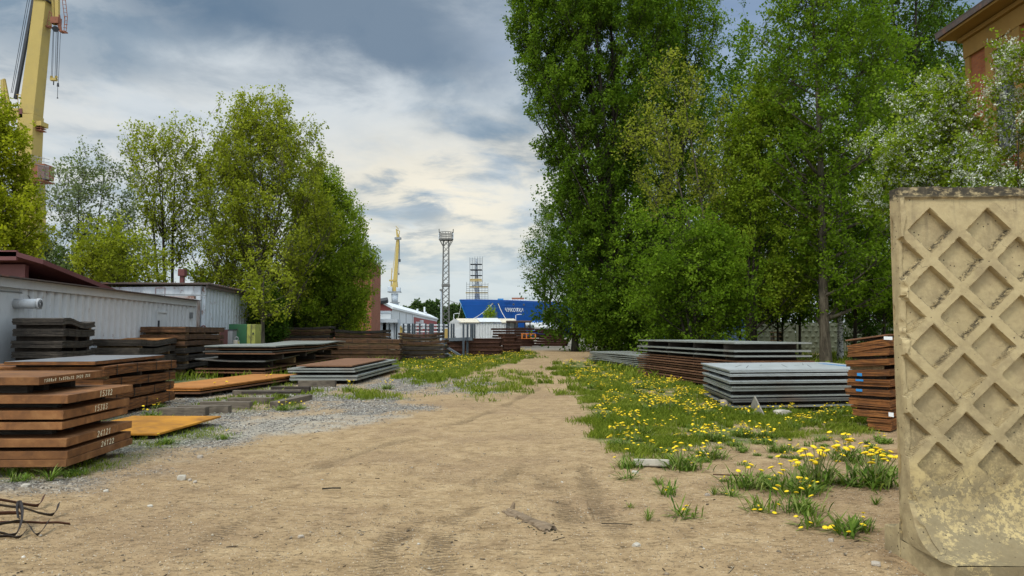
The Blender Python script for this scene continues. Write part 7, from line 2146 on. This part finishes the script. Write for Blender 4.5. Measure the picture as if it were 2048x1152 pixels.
def make_plant(kind, nfl, label, group, seed, hgt=.2, width=.16, parts=True):
    rs = np.random.RandomState(seed); rr = random.Random(seed)
    if kind == 'clump': V, Fq = blade_fan(rs, 130, hgt * .95, .011, .85, .7, True)
    elif kind == 'flat': V, Fq = blade_fan(rs, 46, width, .014, 1.55, .25, True)
    elif kind == 'weed': V, Fq = blade_fan(rs, 30, hgt, .010, .7, .5)
    else: V, Fq = blade_fan(rs, 60, hgt, .009, .75, .8)
    if kind == 'clump':
        V = V.copy(); k = 12
        off = rs.normal(0, width * .36, (130, 2)); V[:, :2] += np.repeat(off, 12, 0)
    if kind == 'flat':
        off = rs.normal(0, width * .30, (46, 2)); off[:, 1] *= .6; V[:, :2] += np.repeat(off, 12, 0)
    root = None
    stems = []
    for i in range(nfl):
        a = rr.uniform(0, 6.283); q = width * rr.uniform(.1, .95); h = hgt * rr.uniform(.65, 1.25) if kind != 'flat' else rr.uniform(.02, .07)
        stems.append((q * .4 * math.cos(a), q * .4 * math.sin(a), q * math.cos(a), q * math.sin(a), h, rr.uniform(.017, .024)))
    if parts:
        root = empty('dandelion_plant' if nfl else 'weed_plant', (0, 0, 0), label, 'dandelion' if nfl else 'weed', group)
        o = fast_mesh('leaves', V, Fq, LF['dand'], False, {'tint': ('FACE', np.repeat(rs.rand(len(Fq) // 5), 5)[:len(Fq)])}); o.parent = root
        for (a, b, c, d, h, r) in stems:
            m = MB(); m.tube(stalk_pts(a, b, c, d, h), .0028, 4); s = m.build('stalk', M['stalk']); s.parent = root
            m = MB(); flower_mb(m, (c, d, h), r, rs=rr); f = m.build('flower', M['petal']); f.parent = s
        return root
    m = MB()
    m.add([tuple(v) for v in V], [tuple(f) for f in Fq], 0)
    for (a, b, c, d, h, r) in stems:
        m.tube(stalk_pts(a, b, c, d, h), .003, 3, 1, cap=False); flower_mb(m, (c, d, h), r, 2, rs=rr)
    o = m.build('dandelion_plant' if nfl else 'grass_tuft', [LF['dand'], M['stalk'], M['petal']], label=label, cat='dandelion' if nfl else 'grass tuft', group=group)
    at_ = o.data.attributes.new('tint', 'FLOAT', 'FACE'); at_.data.foreach_set('value', rs.rand(len(o.data.polygons)).astype(np.float32))
    return o
def set_on_ground(o, px, py, sc=1.0):
    g = G(px, py); o.location = (g.x, g.y, gh(g.x, g.y) - .004); o.rotation_euler.z = prnd.uniform(0, 6.28); o.scale = (sc, sc, sc)
FG = [
 ('clump', 4, 1494, 975, 1.05, 'upright dandelion clump with one big flower standing alone on bare soil'),
 ('clump', 9, 1583, 990, 1.15, 'bushy dandelion clump with flowers along its left side'),
 ('clump', 5, 1600, 1024, .9, 'dandelion clump leaning right, nearest of the bushy ones'),
 ('clump', 16, 1632, 968, 1.35, 'biggest dandelion clump, crowded with yellow heads'),
 ('clump', 13, 1742, 972, 1.5, 'dark broad dandelion clump against the concrete wall'),
 ('clump', 8, 1693, 922, 1.1, 'dandelion clump behind the biggest one near the wall'),
 ('clump', 7, 1770, 952, 1.0, 'dandelion clump touching the left edge of the concrete wall'),
 ('flat', 4, 1524, 1022, 1.0, 'low spreading dandelion mat with three flowers on its rim'),
 ('flat', 2, 1371, 1032, .95, 'flat dandelion rosette with two flowers on open dirt'),
 ('flat', 2, 1337, 990, .9, 'flat dandelion rosette with one flower below the concrete slab'),
 ('weed', 0, 1296, 1040, .6, 'dark ragged weed without flowers beside the driftwood'),
 ('flat', 0, 1256, 958, .85, 'flat green weed patch without flowers left of the concrete slab'),
 ('grass', 0, 1317, 970, .6, 'small tuft of fine grass below the concrete slab'),
 ('flat', 5, 1688, 1067, 1.1, 'nearest dandelion mat with five flowers by the wall foot'),
 ('clump', 2, 1716, 1058, .75, 'small upright dandelion behind the nearest mat'),
 ('flat', 3, 1622, 1052, .95, 'trailing dandelion mat left of the nearest one'),
 ('weed', 0, 1752, 1010, .55, 'tiny dark weed between dandelions and wall foot'),
 ('clump', 6, 1366, 936, 1.1, 'leafy dandelion clump growing over the end of the concrete slab'),
 ('clump', 2, 1257, 933, .9, 'grassy dandelion clump left of the concrete slab'),
 ('weed', 0, 1429, 991, .55, 'thin weed stalks on soil left of the lone clump'),
 ('flat', 2, 1462, 993, .7, 'small flat weed with one flower under the lone clump'),
 ('flat', 1, 1260, 1015, .35, 'tiny single dandelion on the track edge'),
 ('clump', 3, 1560, 905, .9, 'dandelion clump in the gap behind the lone one'),
 ('clump', 4, 1424, 915, .9, 'dandelion clump right of the slab in the verge'),
 ('clump', 0, 1486, 900, .6, 'grey green thistle like weed in bare soil'),
 ('clump', 8, 697, 782, 1.0, 'dandelion clump before the low grey plate pile'),
 ('clump', 9, 774, 777, .9, 'bright dandelion clump alone on the gravel'),
 ('clump', 4, 568, 820, .85, 'dandelions beside the diagonal timber'),
 ('clump', 3, 600, 818, .7, 'low dandelions right of the diagonal timber end'),
 ('weed', 2, 432, 787, 1.5, 'tall flowering weed in front of the orange plates'),
 ('weed', 2, 546, 772, 1.4, 'tall flowering weed behind the timbers'),
 ('clump', 6, 300, 836, .9, 'dandelions between the slabs and the ochre plate'),
 ('clump', 3, 320, 815, .8, 'leafy dandelion at the corner of the strapped rusty stack'),
 ('clump', 1, 331, 888, .8, 'broad leaved weed under the ochre plate edge'),
 ('clump', 2, 446, 876, .6, 'low weeds below the tip of the ochre plate'),
 ('weed', 0, 20, 955, .8, 'weed with broad leaves under the front slabs at left'),
 ('clump', 0, 42, 963, .6, 'short plantain clump under the front slabs'),
 ('grass', 0, 100, 962, 1.0, 'thin dry grass tuft at the corner of the front slabs'),
 ('clump', 0, 145, 952, .6, 'broad leaved weed right of the front slab corner'),
 ('weed', 0, 505 // 3 + 2, 950, .5, 'small weed on gravel beside the front slabs'),
]
for i, (kind, nfl, px, py, sc, lab) in enumerate(FG):
    o = make_plant(kind, int(nfl * 1.3), lab, None, 200 + i, .19, .19)
    set_on_ground(o, px, py, sc * (1.3 if kind == 'clump' and nfl > 3 else 1.12))

# single mesh plants in the meadow, copied
MASK_E = P_GRASS[2]; MASK_C = P_GRASS[0]; MASK_D = P_GRASS[1]
def scatter(poly, n, rs, margin=.1, dens=None):
    xs = [p[0] for p in poly]; ys = [p[1] for p in poly]; out = []
    while len(out) < n:
        X = rs.uniform(min(xs), max(xs), 400); Y = rs.uniform(min(ys), max(ys), 400)
        ok = sdist(X, Y, poly) > margin
        if dens is not None: ok &= rs.rand(400) < dens(X, Y)
        out.extend(zip(X[ok], Y[ok]))
    return out[:n]
protoE = [make_plant('clump', k, 'dandelion plant with yellow heads in the meadow beside the right stacks', 'dandelions in the right meadow', 300 + i, .17, .18, False) for i, k in enumerate((12, 8, 16, 6))]
protoC = [make_plant('clump', k, 'dandelion plant with yellow heads in the grass patch left of the track', 'dandelions in the left grass patch', 320 + i, .22, .26, False) for i, k in enumerate((9, 13))]
rsE = np.random.RandomState(9)
def densE(X, Y): return np.clip(1.35 - .045 * (Y - 9), 0.35, 1) * (0.10 + 1.2 * smooth(fbm(X * 1.1, Y * 1.1, 4), .40, .58))
for protos, pts_ in ((protoE, scatter(MASK_E, 200, rsE, .08, densE)), (protoC, scatter(MASK_C, 60, rsE, .3))):
    for i, (x, y) in enumerate(pts_):
        nh = (12, 8, 16, 6)[i % 4] if protos is protoE else (9, 13)[i % 2]
        if protos is protoE: zw = 'at the near edge of the meadow' if y < 10.5 else 'before the pale right stack' if y < 13.5 and x > 2.2 else 'along the track edge of the meadow' if x < .30 + .16 * y and y < 20 else 'beside the long right stack' if y < 22 else 'at the far end of the meadow'
        else: zw = 'in the left patch before the dished stack' if x < -2.4 else 'in the left patch near the track'
        o = protos[i % len(protos)]
        if i >= len(protos):
            c = o.copy(); COL.objects.link(c); o = c
        sc = prnd.uniform(.7, 1.25); o.location = (x, y, gh(x, y) - .01); o.rotation_euler.z = prnd.uniform(0, 6.28); o.scale = (sc, sc, sc * prnd.uniform(.8, 1.2))
        o['label'] = ('many headed ' if nh > 10 else 'few headed ' if nh < 9 else '') + 'yellow dandelion plant ' + zw; o['group'] = 'dandelions ' + zw
# bare weeds in the trodden soil in front of the meadow
PF = gpoly([(1250, 905), (1420, 885), (1780, 868), (1795, 985), (1700, 1000), (1560, 990), (1400, 965), (1280, 940)])
protoW = [make_plant(k, n_, 'low green weed in the trodden soil before the meadow', 'weeds in the trodden soil', 340 + i, .11, .13, False) for i, (k, n_) in enumerate((('flat', 0), ('clump', 0), ('grass', 0), ('clump', 2), ('clump', 5)))]
for o in protoW[3:]: o['label'] = 'small dandelion in the trodden soil before the meadow'; o['group'] = 'dandelions in the trodden soil'
for o in protoW[:3]: o.name = 'weed_plant'; o['category'] = 'weed'
for i, (x, y) in enumerate(scatter(PF, 78, rsE, .05)):
    o = protoW[i % 5]
    if i >= 5: c = o.copy(); COL.objects.link(c); o = c
    sc = prnd.uniform(.45, 1.1); o.location = (x, y, gh(x, y) - .006); o.rotation_euler.z = prnd.uniform(0, 6.28); o.scale = (sc, sc, sc)
# more flowers, as one uncountable sprinkle
def flower_sprinkle():
    rs = np.random.RandomState(21); m = MB(); rr = random.Random(3)
    P = scatter(MASK_E, 330, rs, .05, lambda X, Y: densE(X, Y)) + scatter(MASK_C, 420, rs, .1)
    for x, y in P:
        h = rr.uniform(.05, .2) * (1 if y < 30 else 1.5); z = gh(x, y)
        m.tube([(x, y, z), (x + rr.uniform(-.02, .02), y, z + h)], .003, 3, 1, cap=False)
        # simplified head
        r = rr.uniform(.019, .027) * (1 if y < 30 else 1.6); n = 7
        vs = [(x, y, z + h + r * .5)] + [(x + r * math.cos(6.283 * i / n), y + r * math.sin(6.283 * i / n), z + h + r * .1) for i in range(n)] + [(x, y, z + h - r * .2)]
        m.add(vs, [(0, 1 + i, 1 + (i + 1) % n) for i in range(n)] + [(n + 1, 1 + (i + 1) % n, 1 + i) for i in range(n)], 0)
    tag(m.build('meadow_flowers', [M['petal'], M['stalk']]), 'sprinkle of small yellow flowers through both grass patches', 'flowers', kind='stuff')
flower_sprinkle()

def grass_field():
    rs = np.random.RandomState(31)
    allV = []; allT = []
    def add(N, x0, x1, y0, y1, hf, wf, dens=1.0):
        X = rs.uniform(x0, x1, N); u = rs.rand(N); Y = 1 / (1 / y0 + (1 / y1 - 1 / y0) * u)   # denser close by
        g = grid_lookup(X, Y, GR); clump = smooth(fbm(X * 2.3, Y * 2.3, 4), .42, .60)
        keep = rs.rand(N) < g * clump * dens
        X = X[keep]; Y = Y[keep]; g = g[keep]; n = len(X)
        Z = grid_lookup(X, Y, GH) - .006
        sd = np.clip(Y / 11, .7, 2.6)
        h = (hf * (0.35 + .8 * fbm(X * 1.3, Y * 1.3, 3)) * rs.uniform(.5, 1.3, n)) * (1 + .35 * (sd - 1))
        a = rs.uniform(0, 6.283, n); lean = rs.uniform(.1, .8, n) * h; w = wf * sd * rs.uniform(.6, 1.3, n)
        dx = np.cos(a); dy = np.sin(a); sx = -dy * w / 2; sy = dx * w / 2
        P = np.stack([X, Y, Z], 1)
        b0 = P + np.stack([sx, sy, 0 * sx], 1); b1 = P - np.stack([sx, sy, 0 * sx], 1)
        mid = P + np.stack([dx * lean * .35, dy * lean * .35, h * .6], 1)
        t = P + np.stack([dx * lean, dy * lean, h], 1)
        allV.append(np.stack([b0, mid + np.stack([sx, sy, 0 * sx], 1) * .8, t, b1], 1).reshape(-1, 3)); allT.append(np.clip(rs.rand(n) * .6 + .4 * fbm(X * .7, Y * .7, 2), 0, 1))
    add(430000, 0.8, 9.0, 8.5, 32, .11, .009)
    add(230000, -7, 2.6, 16, 62, .12, .012, .9)
    add(150000, -9, -1.0, 8, 24, .08, .009, .6)
    add(60000, 4, 26, 24, 62, .25, .02, .6); add(60000, -30, -6, 24, 62, .25, .02, .6)
    V = np.concatenate(allV); T = np.concatenate(allT)
    print('grass blades', len(T))
    o = fast_mesh('meadow_grass', V, np.arange(len(V)).reshape(-1, 4), LF['grass'], False, {'tint': ('FACE', T)})
    tag(o, 'short patchy green grass along both verges and mid track', 'grass', kind='stuff')
grass_field()

# ------------------------------------------------------------------ pebbles and stones
OCT_F = np.array([(0, 2, 4), (2, 1, 4), (1, 3, 4), (3, 0, 4), (2, 0, 5), (1, 2, 5), (3, 1, 5), (0, 3, 5)])
def pebbles(name, X, Y, size, rs, mat, label, flat=.6):
    n = len(X); Z = grid_lookup(X, Y, GH)
    b = np.array([(1, 0, 0), (-1, 0, 0), (0, 1, 0), (0, -1, 0), (0, 0, 1), (0, 0, -1)], float)
    V = b[None] * (size[:, None, None]) * rs.uniform(.6, 1.2, (n, 6, 1)) * np.array([1, .8, flat]); V += rs.normal(size=V.shape) * size[:, None, None] * .22
    a = rs.uniform(0, 6.28, n); ca, sa = np.cos(a), np.sin(a)
    VX = V[..., 0] * ca[:, None] - V[..., 1] * sa[:, None]; VY = V[..., 0] * sa[:, None] + V[..., 1] * ca[:, None]
    W_ = np.stack([VX + X[:, None], VY + Y[:, None], V[..., 2] + Z[:, None] + size[:, None] * .15], 2).reshape(-1, 3)
    Fq = (OCT_F[None] + (np.arange(n) * 6)[:, None, None]).reshape(-1, 3)
    o = fast_mesh(name, W_, Fq, mat, False, {'tint': ('FACE', np.repeat(rs.rand(n), 8))})
    return tag(o, label, name.split('_')[-1], kind='stuff')
def mat_peb(name, stops):
    t = NT(name); c = t.ramp(t.attr('tint'), stops); n = t.noise(60, 3, .6); c = t.mix(t.rng(n, .3, .7, 0, .35), c, (.10, .085, .06)); return t.done(c, .9, 0, None, .2)
M['peb_grey'] = mat_peb('grey_gravel', [(0, (.08, .075, .07)), (.4, (.20, .185, .165)), (.8, (.37, .345, .30)), (1, (.60, .57, .50))])
M['peb_tan'] = mat_peb('tan_pebble', [(0, (.085, .065, .045)), (.5, (.26, .20, .135)), (.85, (.42, .35, .25)), (1, (.68, .63, .54))])
def all_pebbles():
    rs = np.random.RandomState(3)
    def field(N, x0, x1, y0, y1, mask, thr=0):
        X = rs.uniform(x0, x1, N); u = rs.rand(N); Y = 1 / (1 / y0 + (1 / y1 - 1 / y0) * u); m = grid_lookup(X, Y, mask); k = rs.rand(N) < m
        return X[k], Y[k]
    X, Y = field(90000, -10, 0, 6.5, 28, np.maximum(GV, PL * .35) * (1 - GR * .5) * .8); pebbles('grey_gravel', X, Y, rs.uniform(.006, .017, len(X)) * np.clip(Y / 10, .8, 1.7), rs, M['peb_grey'], 'grey crushed stone gravel beside the left stacks', .55)
    X, Y = field(30000, 0, 8, 8, 26, np.maximum(GV, PL)); pebbles('pale_gravel', X, Y, rs.uniform(.006, .015, len(X)) * np.clip(Y / 10, .8, 1.7), rs, M['peb_tan'], 'pale stone chips among the dandelions', .55)
    X = rs.uniform(-7, 6, 40000); Y = 1 / (1 / 4.0 + (1 / 20.0 - 1 / 4.0) * rs.rand(40000)); cl = smooth(fbm(X * 1.5, Y * 1.5, 3), .40, .65) * .85 + .15; cl = np.minimum(1, cl + .8 * smooth(-X - .35 * Y, -1.0, 1.5)); k = rs.rand(40000) < cl
    X, Y = X[k], Y[k]; pebbles('track_pebbles', X, Y, (rs.uniform(.003, .007, len(X)) * (1 + 2.0 * (rs.rand(len(X)) > .97))), rs, M['peb_tan'], 'tiny loose pebbles strewn over the dirt track')
all_pebbles()
def stone(px, py, r, label, mt='stone', flat=.6, seed=1, name='stone'):
    g = G(px, py); rs = np.random.RandomState(seed); import bmesh
    bm = bmesh.new(); bmesh.ops.create_icosphere(bm, subdivisions=3, radius=1)
    for v in bm.verts:
        c = v.co.copy(); k = 1 + .35 * (float(fbm(np.array(c.x * 1.3 + seed), np.array(c.y * 1.3 + c.z * 1.7), 3)) - .5) * 2
        c *= k
        for ax in range(3): c[ax] = max(-.82, min(.82, c[ax]))
        v.co = Vector((c.x * r, c.y * r * .8, c.z * r * flat))
    me = bpy.data.meshes.new(name); bm.to_mesh(me); bm.free(); me.materials.append(M[mt])
    o = bpy.data.objects.new(name, me); COL.objects.link(o); o.location = (g.x, g.y, gh(g.x, g.y) + r * flat * .45); o.rotation_euler.z = seed * 1.7
    return tag(o, label, 'stone')
for i, (px, py, r, lab, mt, fl) in enumerate((
    (363, 956, .055, 'pale angular stone on dirt right of the front slabs', 'concrete_rubble', .75), (390, 961, .030, 'small grey stone beside the pale angular one', 'stone', .6),
    (400, 914, .045, 'brown stone at the gravel edge below the ochre plate', 'stone', .6), (380, 957, .028, 'smallest stone between the two by the front slabs', 'stone', .7),
    (1273, 1090, .036, 'white chip of rock lying on the dirt near the bottom', 'concrete_rubble', .5), (602, 1072, .028, 'flat dark pebble left in the open track', 'stone', .5),
    (1662, 1080, .030, 'brown pebble left of the wall foot', 'stone', .6), (1752, 1134, .035, 'greyish stone lying near the wall foot corner', 'stone', .6),
    (1453, 818, .19, 'rough pinkish rock before the pale right stack', 'stone', .8), (1565, 832, .20, 'low white rock right of the triangular concrete piece', 'concrete_rubble', .45),
    (1270, 944, .055, 'round white stone left of the concrete slab', 'concrete_rubble', .4), (1415, 992, .030, 'small pinkish stone beside the thin weed stalks', 'stone', .6),
    (160, 790 + 150, .03, 'grey stone on gravel in front of the slab corner', 'stone', .6), (52, 974, .05, 'pale stone in front of the slabs at left', 'concrete_rubble', .5),
    (212, 980, .035, 'cream stone on the dirt below the front slabs', 'concrete_rubble', .5), (300, 1010, .028, 'small cream stone in the open dirt at left', 'concrete_rubble', .5))):
    stone(px, py, r, lab, mt, fl, i + 2)
# triangular concrete piece
g0 = G(1494.5, 822); g1 = G(1534, 838); ap = at(1508.5, 792, (g0.y + g1.y) / 2)
m = MB(); th = Vector((.05, .09, .0))
tri = [g0 + Vector((0, 0, -.05)), g1 + Vector((0, 0, -.05)), ap]; m.add([*tri, *[p + th for p in tri]], [(0, 1, 2), (5, 4, 3), (0, 3, 4, 1), (1, 4, 5, 2), (2, 5, 3, 0)])
m.build('concrete_triangle', M['concrete'], None, bevel=.008, label='triangular concrete fragment standing upright among dandelions', cat='concrete piece')
# concrete slab in the verge
g = G(1304, 931)
r = MB(); r.box((g.x, g.y + .05, .025), (.42, .17, .085), -.12, rx=-.16); r.build('concrete_slab', M['concrete_rubble'], None, bevel=.012, label='pale flat concrete slab half buried at the track edge', cat='concrete piece')
g = G(1786, 906); r = MB(); r.box((g.x, g.y, .03), (.30, .12, .06), .1); r.build('wood_offcut', M['wood_pale'], None, bevel=.005, label='short pale board end beside the concrete wall', cat='board')
g = G(1485, 958); r = MB(); r.tube([(g.x - .28, g.y + .15, .02), (g.x, g.y + .05, .03), (g.x + .25, g.y - .02, .02)], .008, 6); r.build('dry_stick', M['beam_brown'], None, True, label='thin reddish stick behind the lone dandelion clump', cat='stick')
g = G(661, 980); r = MB(); r.tube([(g.x - .085, g.y, .012), (g.x + .02, g.y + .012, .018), (g.x + .10, g.y + .02, .016)], .008, 6); r.build('dry_stick', M['bark_dark'], None, True, label='short dark stick lying in the middle of the track', cat='stick')
g = G(1235, 1050); r = MB(); r.tube([(g.x - .13, g.y + .02, .008), (g.x - .05, g.y - .01, .014), (g.x + .02, g.y + .01, .008), (g.x + .12, g.y - .02, .010)], .004, 5); r.build('dry_stick', M['bark_dark'], None, True, label='curved thin twig right of the driftwood', cat='stick')

# ------------------------------------------------------------------ driftwood log
def driftwood():
    a = G(1018, 1026); b = G(1100, 1062); rs = np.random.RandomState(8)
    root = empty('driftwood', (a.x, a.y, 0), 'split weathered piece of wood lying in the middle of the track', 'log')
    def piece(p, q, r0, r1, seed, name, zl=0.0, n=14, K=26):
        V = []; d = (q - p); L = d.length; d.normalize(); s = Vector((-d.y, d.x, 0))
        for i in range(K + 1):
            f = i / K; c = p + d * (L * f) + s * (.012 * math.sin(f * 7 + seed)); r = r0 + (r1 - r0) * f
            for k in range(n):
                an = 6.283 * k / n; rr = r * (.75 + .5 * float(fbm(np.array(f * 3 + seed), np.array(k * .9 + seed * 3), 2)))
                jag = (rs.uniform(-.04, .04) if i in (0, K) else 0)
                V.append(c + s * (rr * math.cos(an) * 1.25) + Vector((0, 0, zl + max(-.3, math.sin(an)) * rr * .75 + r * .3)) + d * jag)
        m = MB(); m.add(V, [(i * n + k, i * n + (k + 1) % n, (i + 1) * n + (k + 1) % n, (i + 1) * n + k) for i in range(K) for k in range(n)] + [tuple(reversed(range(n))), tuple(K * n + k for k in range(n))])
        m.build(name, M['driftwood'], root)
    gz_ = gh(a.x, a.y)
    piece(a, b, .030, .040, 1, 'heartwood', gz_)
    piece(a + Vector((.0, .07, 0)), a + (b - a) * .55 + Vector((.03, .03, 0)), .018, .012, 3, 'splinter', gz_)
    piece(a + (b - a) * .5 + Vector((-.03, -.035, 0)), b + Vector((-.02, -.02, 0)), .02, .026, 5, 'splinter', gz_)
    piece(a + Vector((-.06, .02, 0)), a + (b - a) * .3 + Vector((-.03, -.02, 0)), .014, .02, 7, 'splinter', gz_)
    k = a + Vector((.03, .03, gz_ + .05)); m = MB(); m.tube([k - Vector((0, 0, .02)), k + Vector((.015, .0, .03))], [.022, .012], 8); m.build('knot', M['driftwood'], root)
    # crumbs of bark around it
    m = MB()
    for i in range(70):
        f = rs.rand(); c = a + (b - a) * (.3 + .8 * f); x = c.x + rs.normal() * .05; y = c.y + rs.normal() * .05 - .03
        m.box((x, y, gh(x, y) + .003), (rs.uniform(.006, .03), rs.uniform(.004, .01), .005), rs.uniform(0, 3))
    tag(m.build('bark_crumbs', M['bark_dark']), 'dark bark crumbs scattered round the driftwood', 'crumbs', kind='stuff')
driftwood()

# ------------------------------------------------------------------ timbers on the left gravel
def timber(p, q, w, h, label, mt='wood', z=0.0):
    p = Vector((p.x, p.y, gh(p.x, p.y) + z + h / 2)); q = Vector((q.x, q.y, gh(q.x, q.y) + z + h / 2))
    m = MB(); m.beam(p, q, w, h); return m.build('timber_beam', M[mt], None, bevel=.006, label=label, cat='timber')
def tb(x0, x1, yb, hpx, label, mt='wood', dy=.12, rot=0.0, z=0.0):
    g = G((x0 + x1) / 2, yb, z); h = hpx / F * g.y
    a = Vector((g.x - (x1 - x0) / 2 / F * g.y, g.y + dy, 0)); b = Vector((g.x + (x1 - x0) / 2 / F * g.y, g.y + dy + rot, 0))
    return timber(a, b, .2, h, label, mt, z)
tb(595.5, 669, 773.6, 13, 'pale squared timber supporting the low grey plates')
tb(541, 617, 785, 12, 'black tarred timber behind the laid out beams', 'wood_dark')
tb(463, 592, 790, 9, 'long timber lying behind the diagonal one', 'wood', rot=.3)
tb(481, 593, 787, 3.5, 'thin plank lying on top of the long timber', 'wood_dark', z=.12, rot=.2)
tb(454.6, 542, 806.6, 12, 'grey timber ending at the diagonal one')
tb(398.7, 497.7, 817, 14, 'grey timber with dark right end')
tb(353, 454.6, 826, 15, 'short dark timber behind the nearest one', 'wood')
tb(313.6, 409, 832.5, 17, 'nearest grey timber with pale top behind the ochre plate')
a = G(548, 815); b = G(617, 799); timber(a, b, .20, .13, 'diagonal timber running away with its cut end facing the camera')

# ------------------------------------------------------------------ scrap steel straps bottom left
def strip(pts, w, label, th=.005, mt='strap'):
    """flat steel band through (px, py, height) points"""
    P = [G(x, y) + Vector((0, 0, z)) for x, y, z in pts]
    # smooth the path
    for _ in range(2):
        Q = [P[0]]
        for a_, b_ in zip(P[:-1], P[1:]): Q += [a_ * .75 + b_ * .25, a_ * .25 + b_ * .75]
        Q.append(P[-1]); P = Q
    m = MB(); vs = []
    for i, p in enumerate(P):
        t = (P[min(i + 1, len(P) - 1)] - P[max(i - 1, 0)]).normalized()
        up = Vector((0, 0, 1)) - t * t.z; up = up.normalized() if up.length > .2 else Vector((-t.y, t.x, 0)).normalized()
        s = t.cross(up).normalized(); z0 = gh(p.x, p.y)
        for sg, tt in ((-1, 0), (1, 0), (1, 1), (-1, 1)):
            vs.append(p + s * (w * .35 * sg) + up * (w * .42 * sg + tt * th) + Vector((0, 0, z0 + w * .45)))
    n = len(P); fs = []
    for i in range(n - 1):
        for k in range(4): fs.append((i * 4 + k, i * 4 + (k + 1) % 4, (i + 1) * 4 + (k + 1) % 4, (i + 1) * 4 + k))
    fs += [(0, 3, 2, 1), tuple((n - 1) * 4 + k for k in range(4))]
    m.add(vs, fs); m.build('steel_band', M[mt], None, True, label=label, cat='steel band', group='scrap steel bands bottom left')
strip([(-160, 990, .02), (-20, 1004, .03), (70, 1018, .01), (82, 1014, .03), (88, 1006, .07)], .035, 'rusty band with upturned tip, farthest of the scrap bands', mt='beam_brown')
strip([(-150, 1010, .02), (0, 1022, .05), (60, 1030, .04), (104, 1036, .01), (114, 1030, .04), (117, 1025, .08)], .030, 'dark band with hooked right end')
strip([(-100, 1034, .01), (41, 1034, .02)], .04, 'short straight band at the left picture edge', mt='beam_brown')
strip([(-120, 1055, .01), (0, 1052, .03), (100, 1050, .02), (140, 1050, .01)], .024, 'long straight thin band pointing right', mt='beam_brown')
strip([(-60, 1062, .0), (0, 1070, .02), (30, 1076, .0), (42, 1066, .06), (44, 1050, .12), (38, 1040, .15), (32, 1046, .13), (36, 1060, .08)], .03, 'curled band standing up in a loop')
strip([(-40, 1064, .03), (20, 1056, .04), (45, 1052, .04), (60, 1060, .03), (70, 1074, .0), (84, 1070, .02), (97, 1056, .06)], .026, 'wavy band ending in a raised point')
strip([(-30, 1078, .0), (12, 1074, .01), (40, 1080, .0), (52, 1070, .03)], .026, 'nearest short curled band')

# twigs, bark flakes and dead stems strewn over the soil, too many to count
def litter():
    rs = np.random.RandomState(44); N = 1500
    X = rs.uniform(-7, 6.5, N); Y = 1 / (1 / 4.2 + (1 / 22.0 - 1 / 4.2) * rs.rand(N))
    cl = smooth(fbm(X * .9 + 4, Y * .9, 3), .42, .62) * .8 + .12; k = rs.rand(N) < cl; X, Y = X[k], Y[k]; n = len(X)
    Z = grid_lookup(X, Y, GH) + .003; L = rs.uniform(.008, .05, n) * (1 + (rs.rand(n) > .95) * 1.8); w = rs.uniform(.0015, .005, n); a = rs.normal(0, .9, n)
    dx, dy = np.cos(a) * L / 2, np.sin(a) * L / 2; sx, sy = -np.sin(a) * w, np.cos(a) * w
    P = np.stack([X, Y, Z], 1); D = np.stack([dx, dy, rs.uniform(-.002, .006, n)], 1); S = np.stack([sx, sy, 0 * sx], 1); U = np.array([0, 0, 1.0]) * w[:, None] * 1.3
    V = np.stack([P - D - S, P - D + S, P + D + S, P + D - S, P - D * .9 + U, P + D * .9 + U], 1).reshape(-1, 3)
    fq = np.array([(0, 3, 5, 4), (2, 1, 4, 5), (0, 1, 2, 3)]); Fq = (fq[None] + (np.arange(n) * 6)[:, None, None]).reshape(-1, 4)
    o = fast_mesh('soil_litter', V, Fq, M['peb_lit'], False, {'tint': ('FACE', np.repeat(rs.rand(n), 3))}); tag(o, 'tiny twigs and dead stems strewn over the dirt', 'litter', kind='stuff')
M['peb_lit'] = mat_peb('dead_stems', [(0, (.03, .022, .015)), (.5, (.08, .055, .035)), (.8, (.20, .15, .09)), (1, (.42, .35, .24))])
litter()
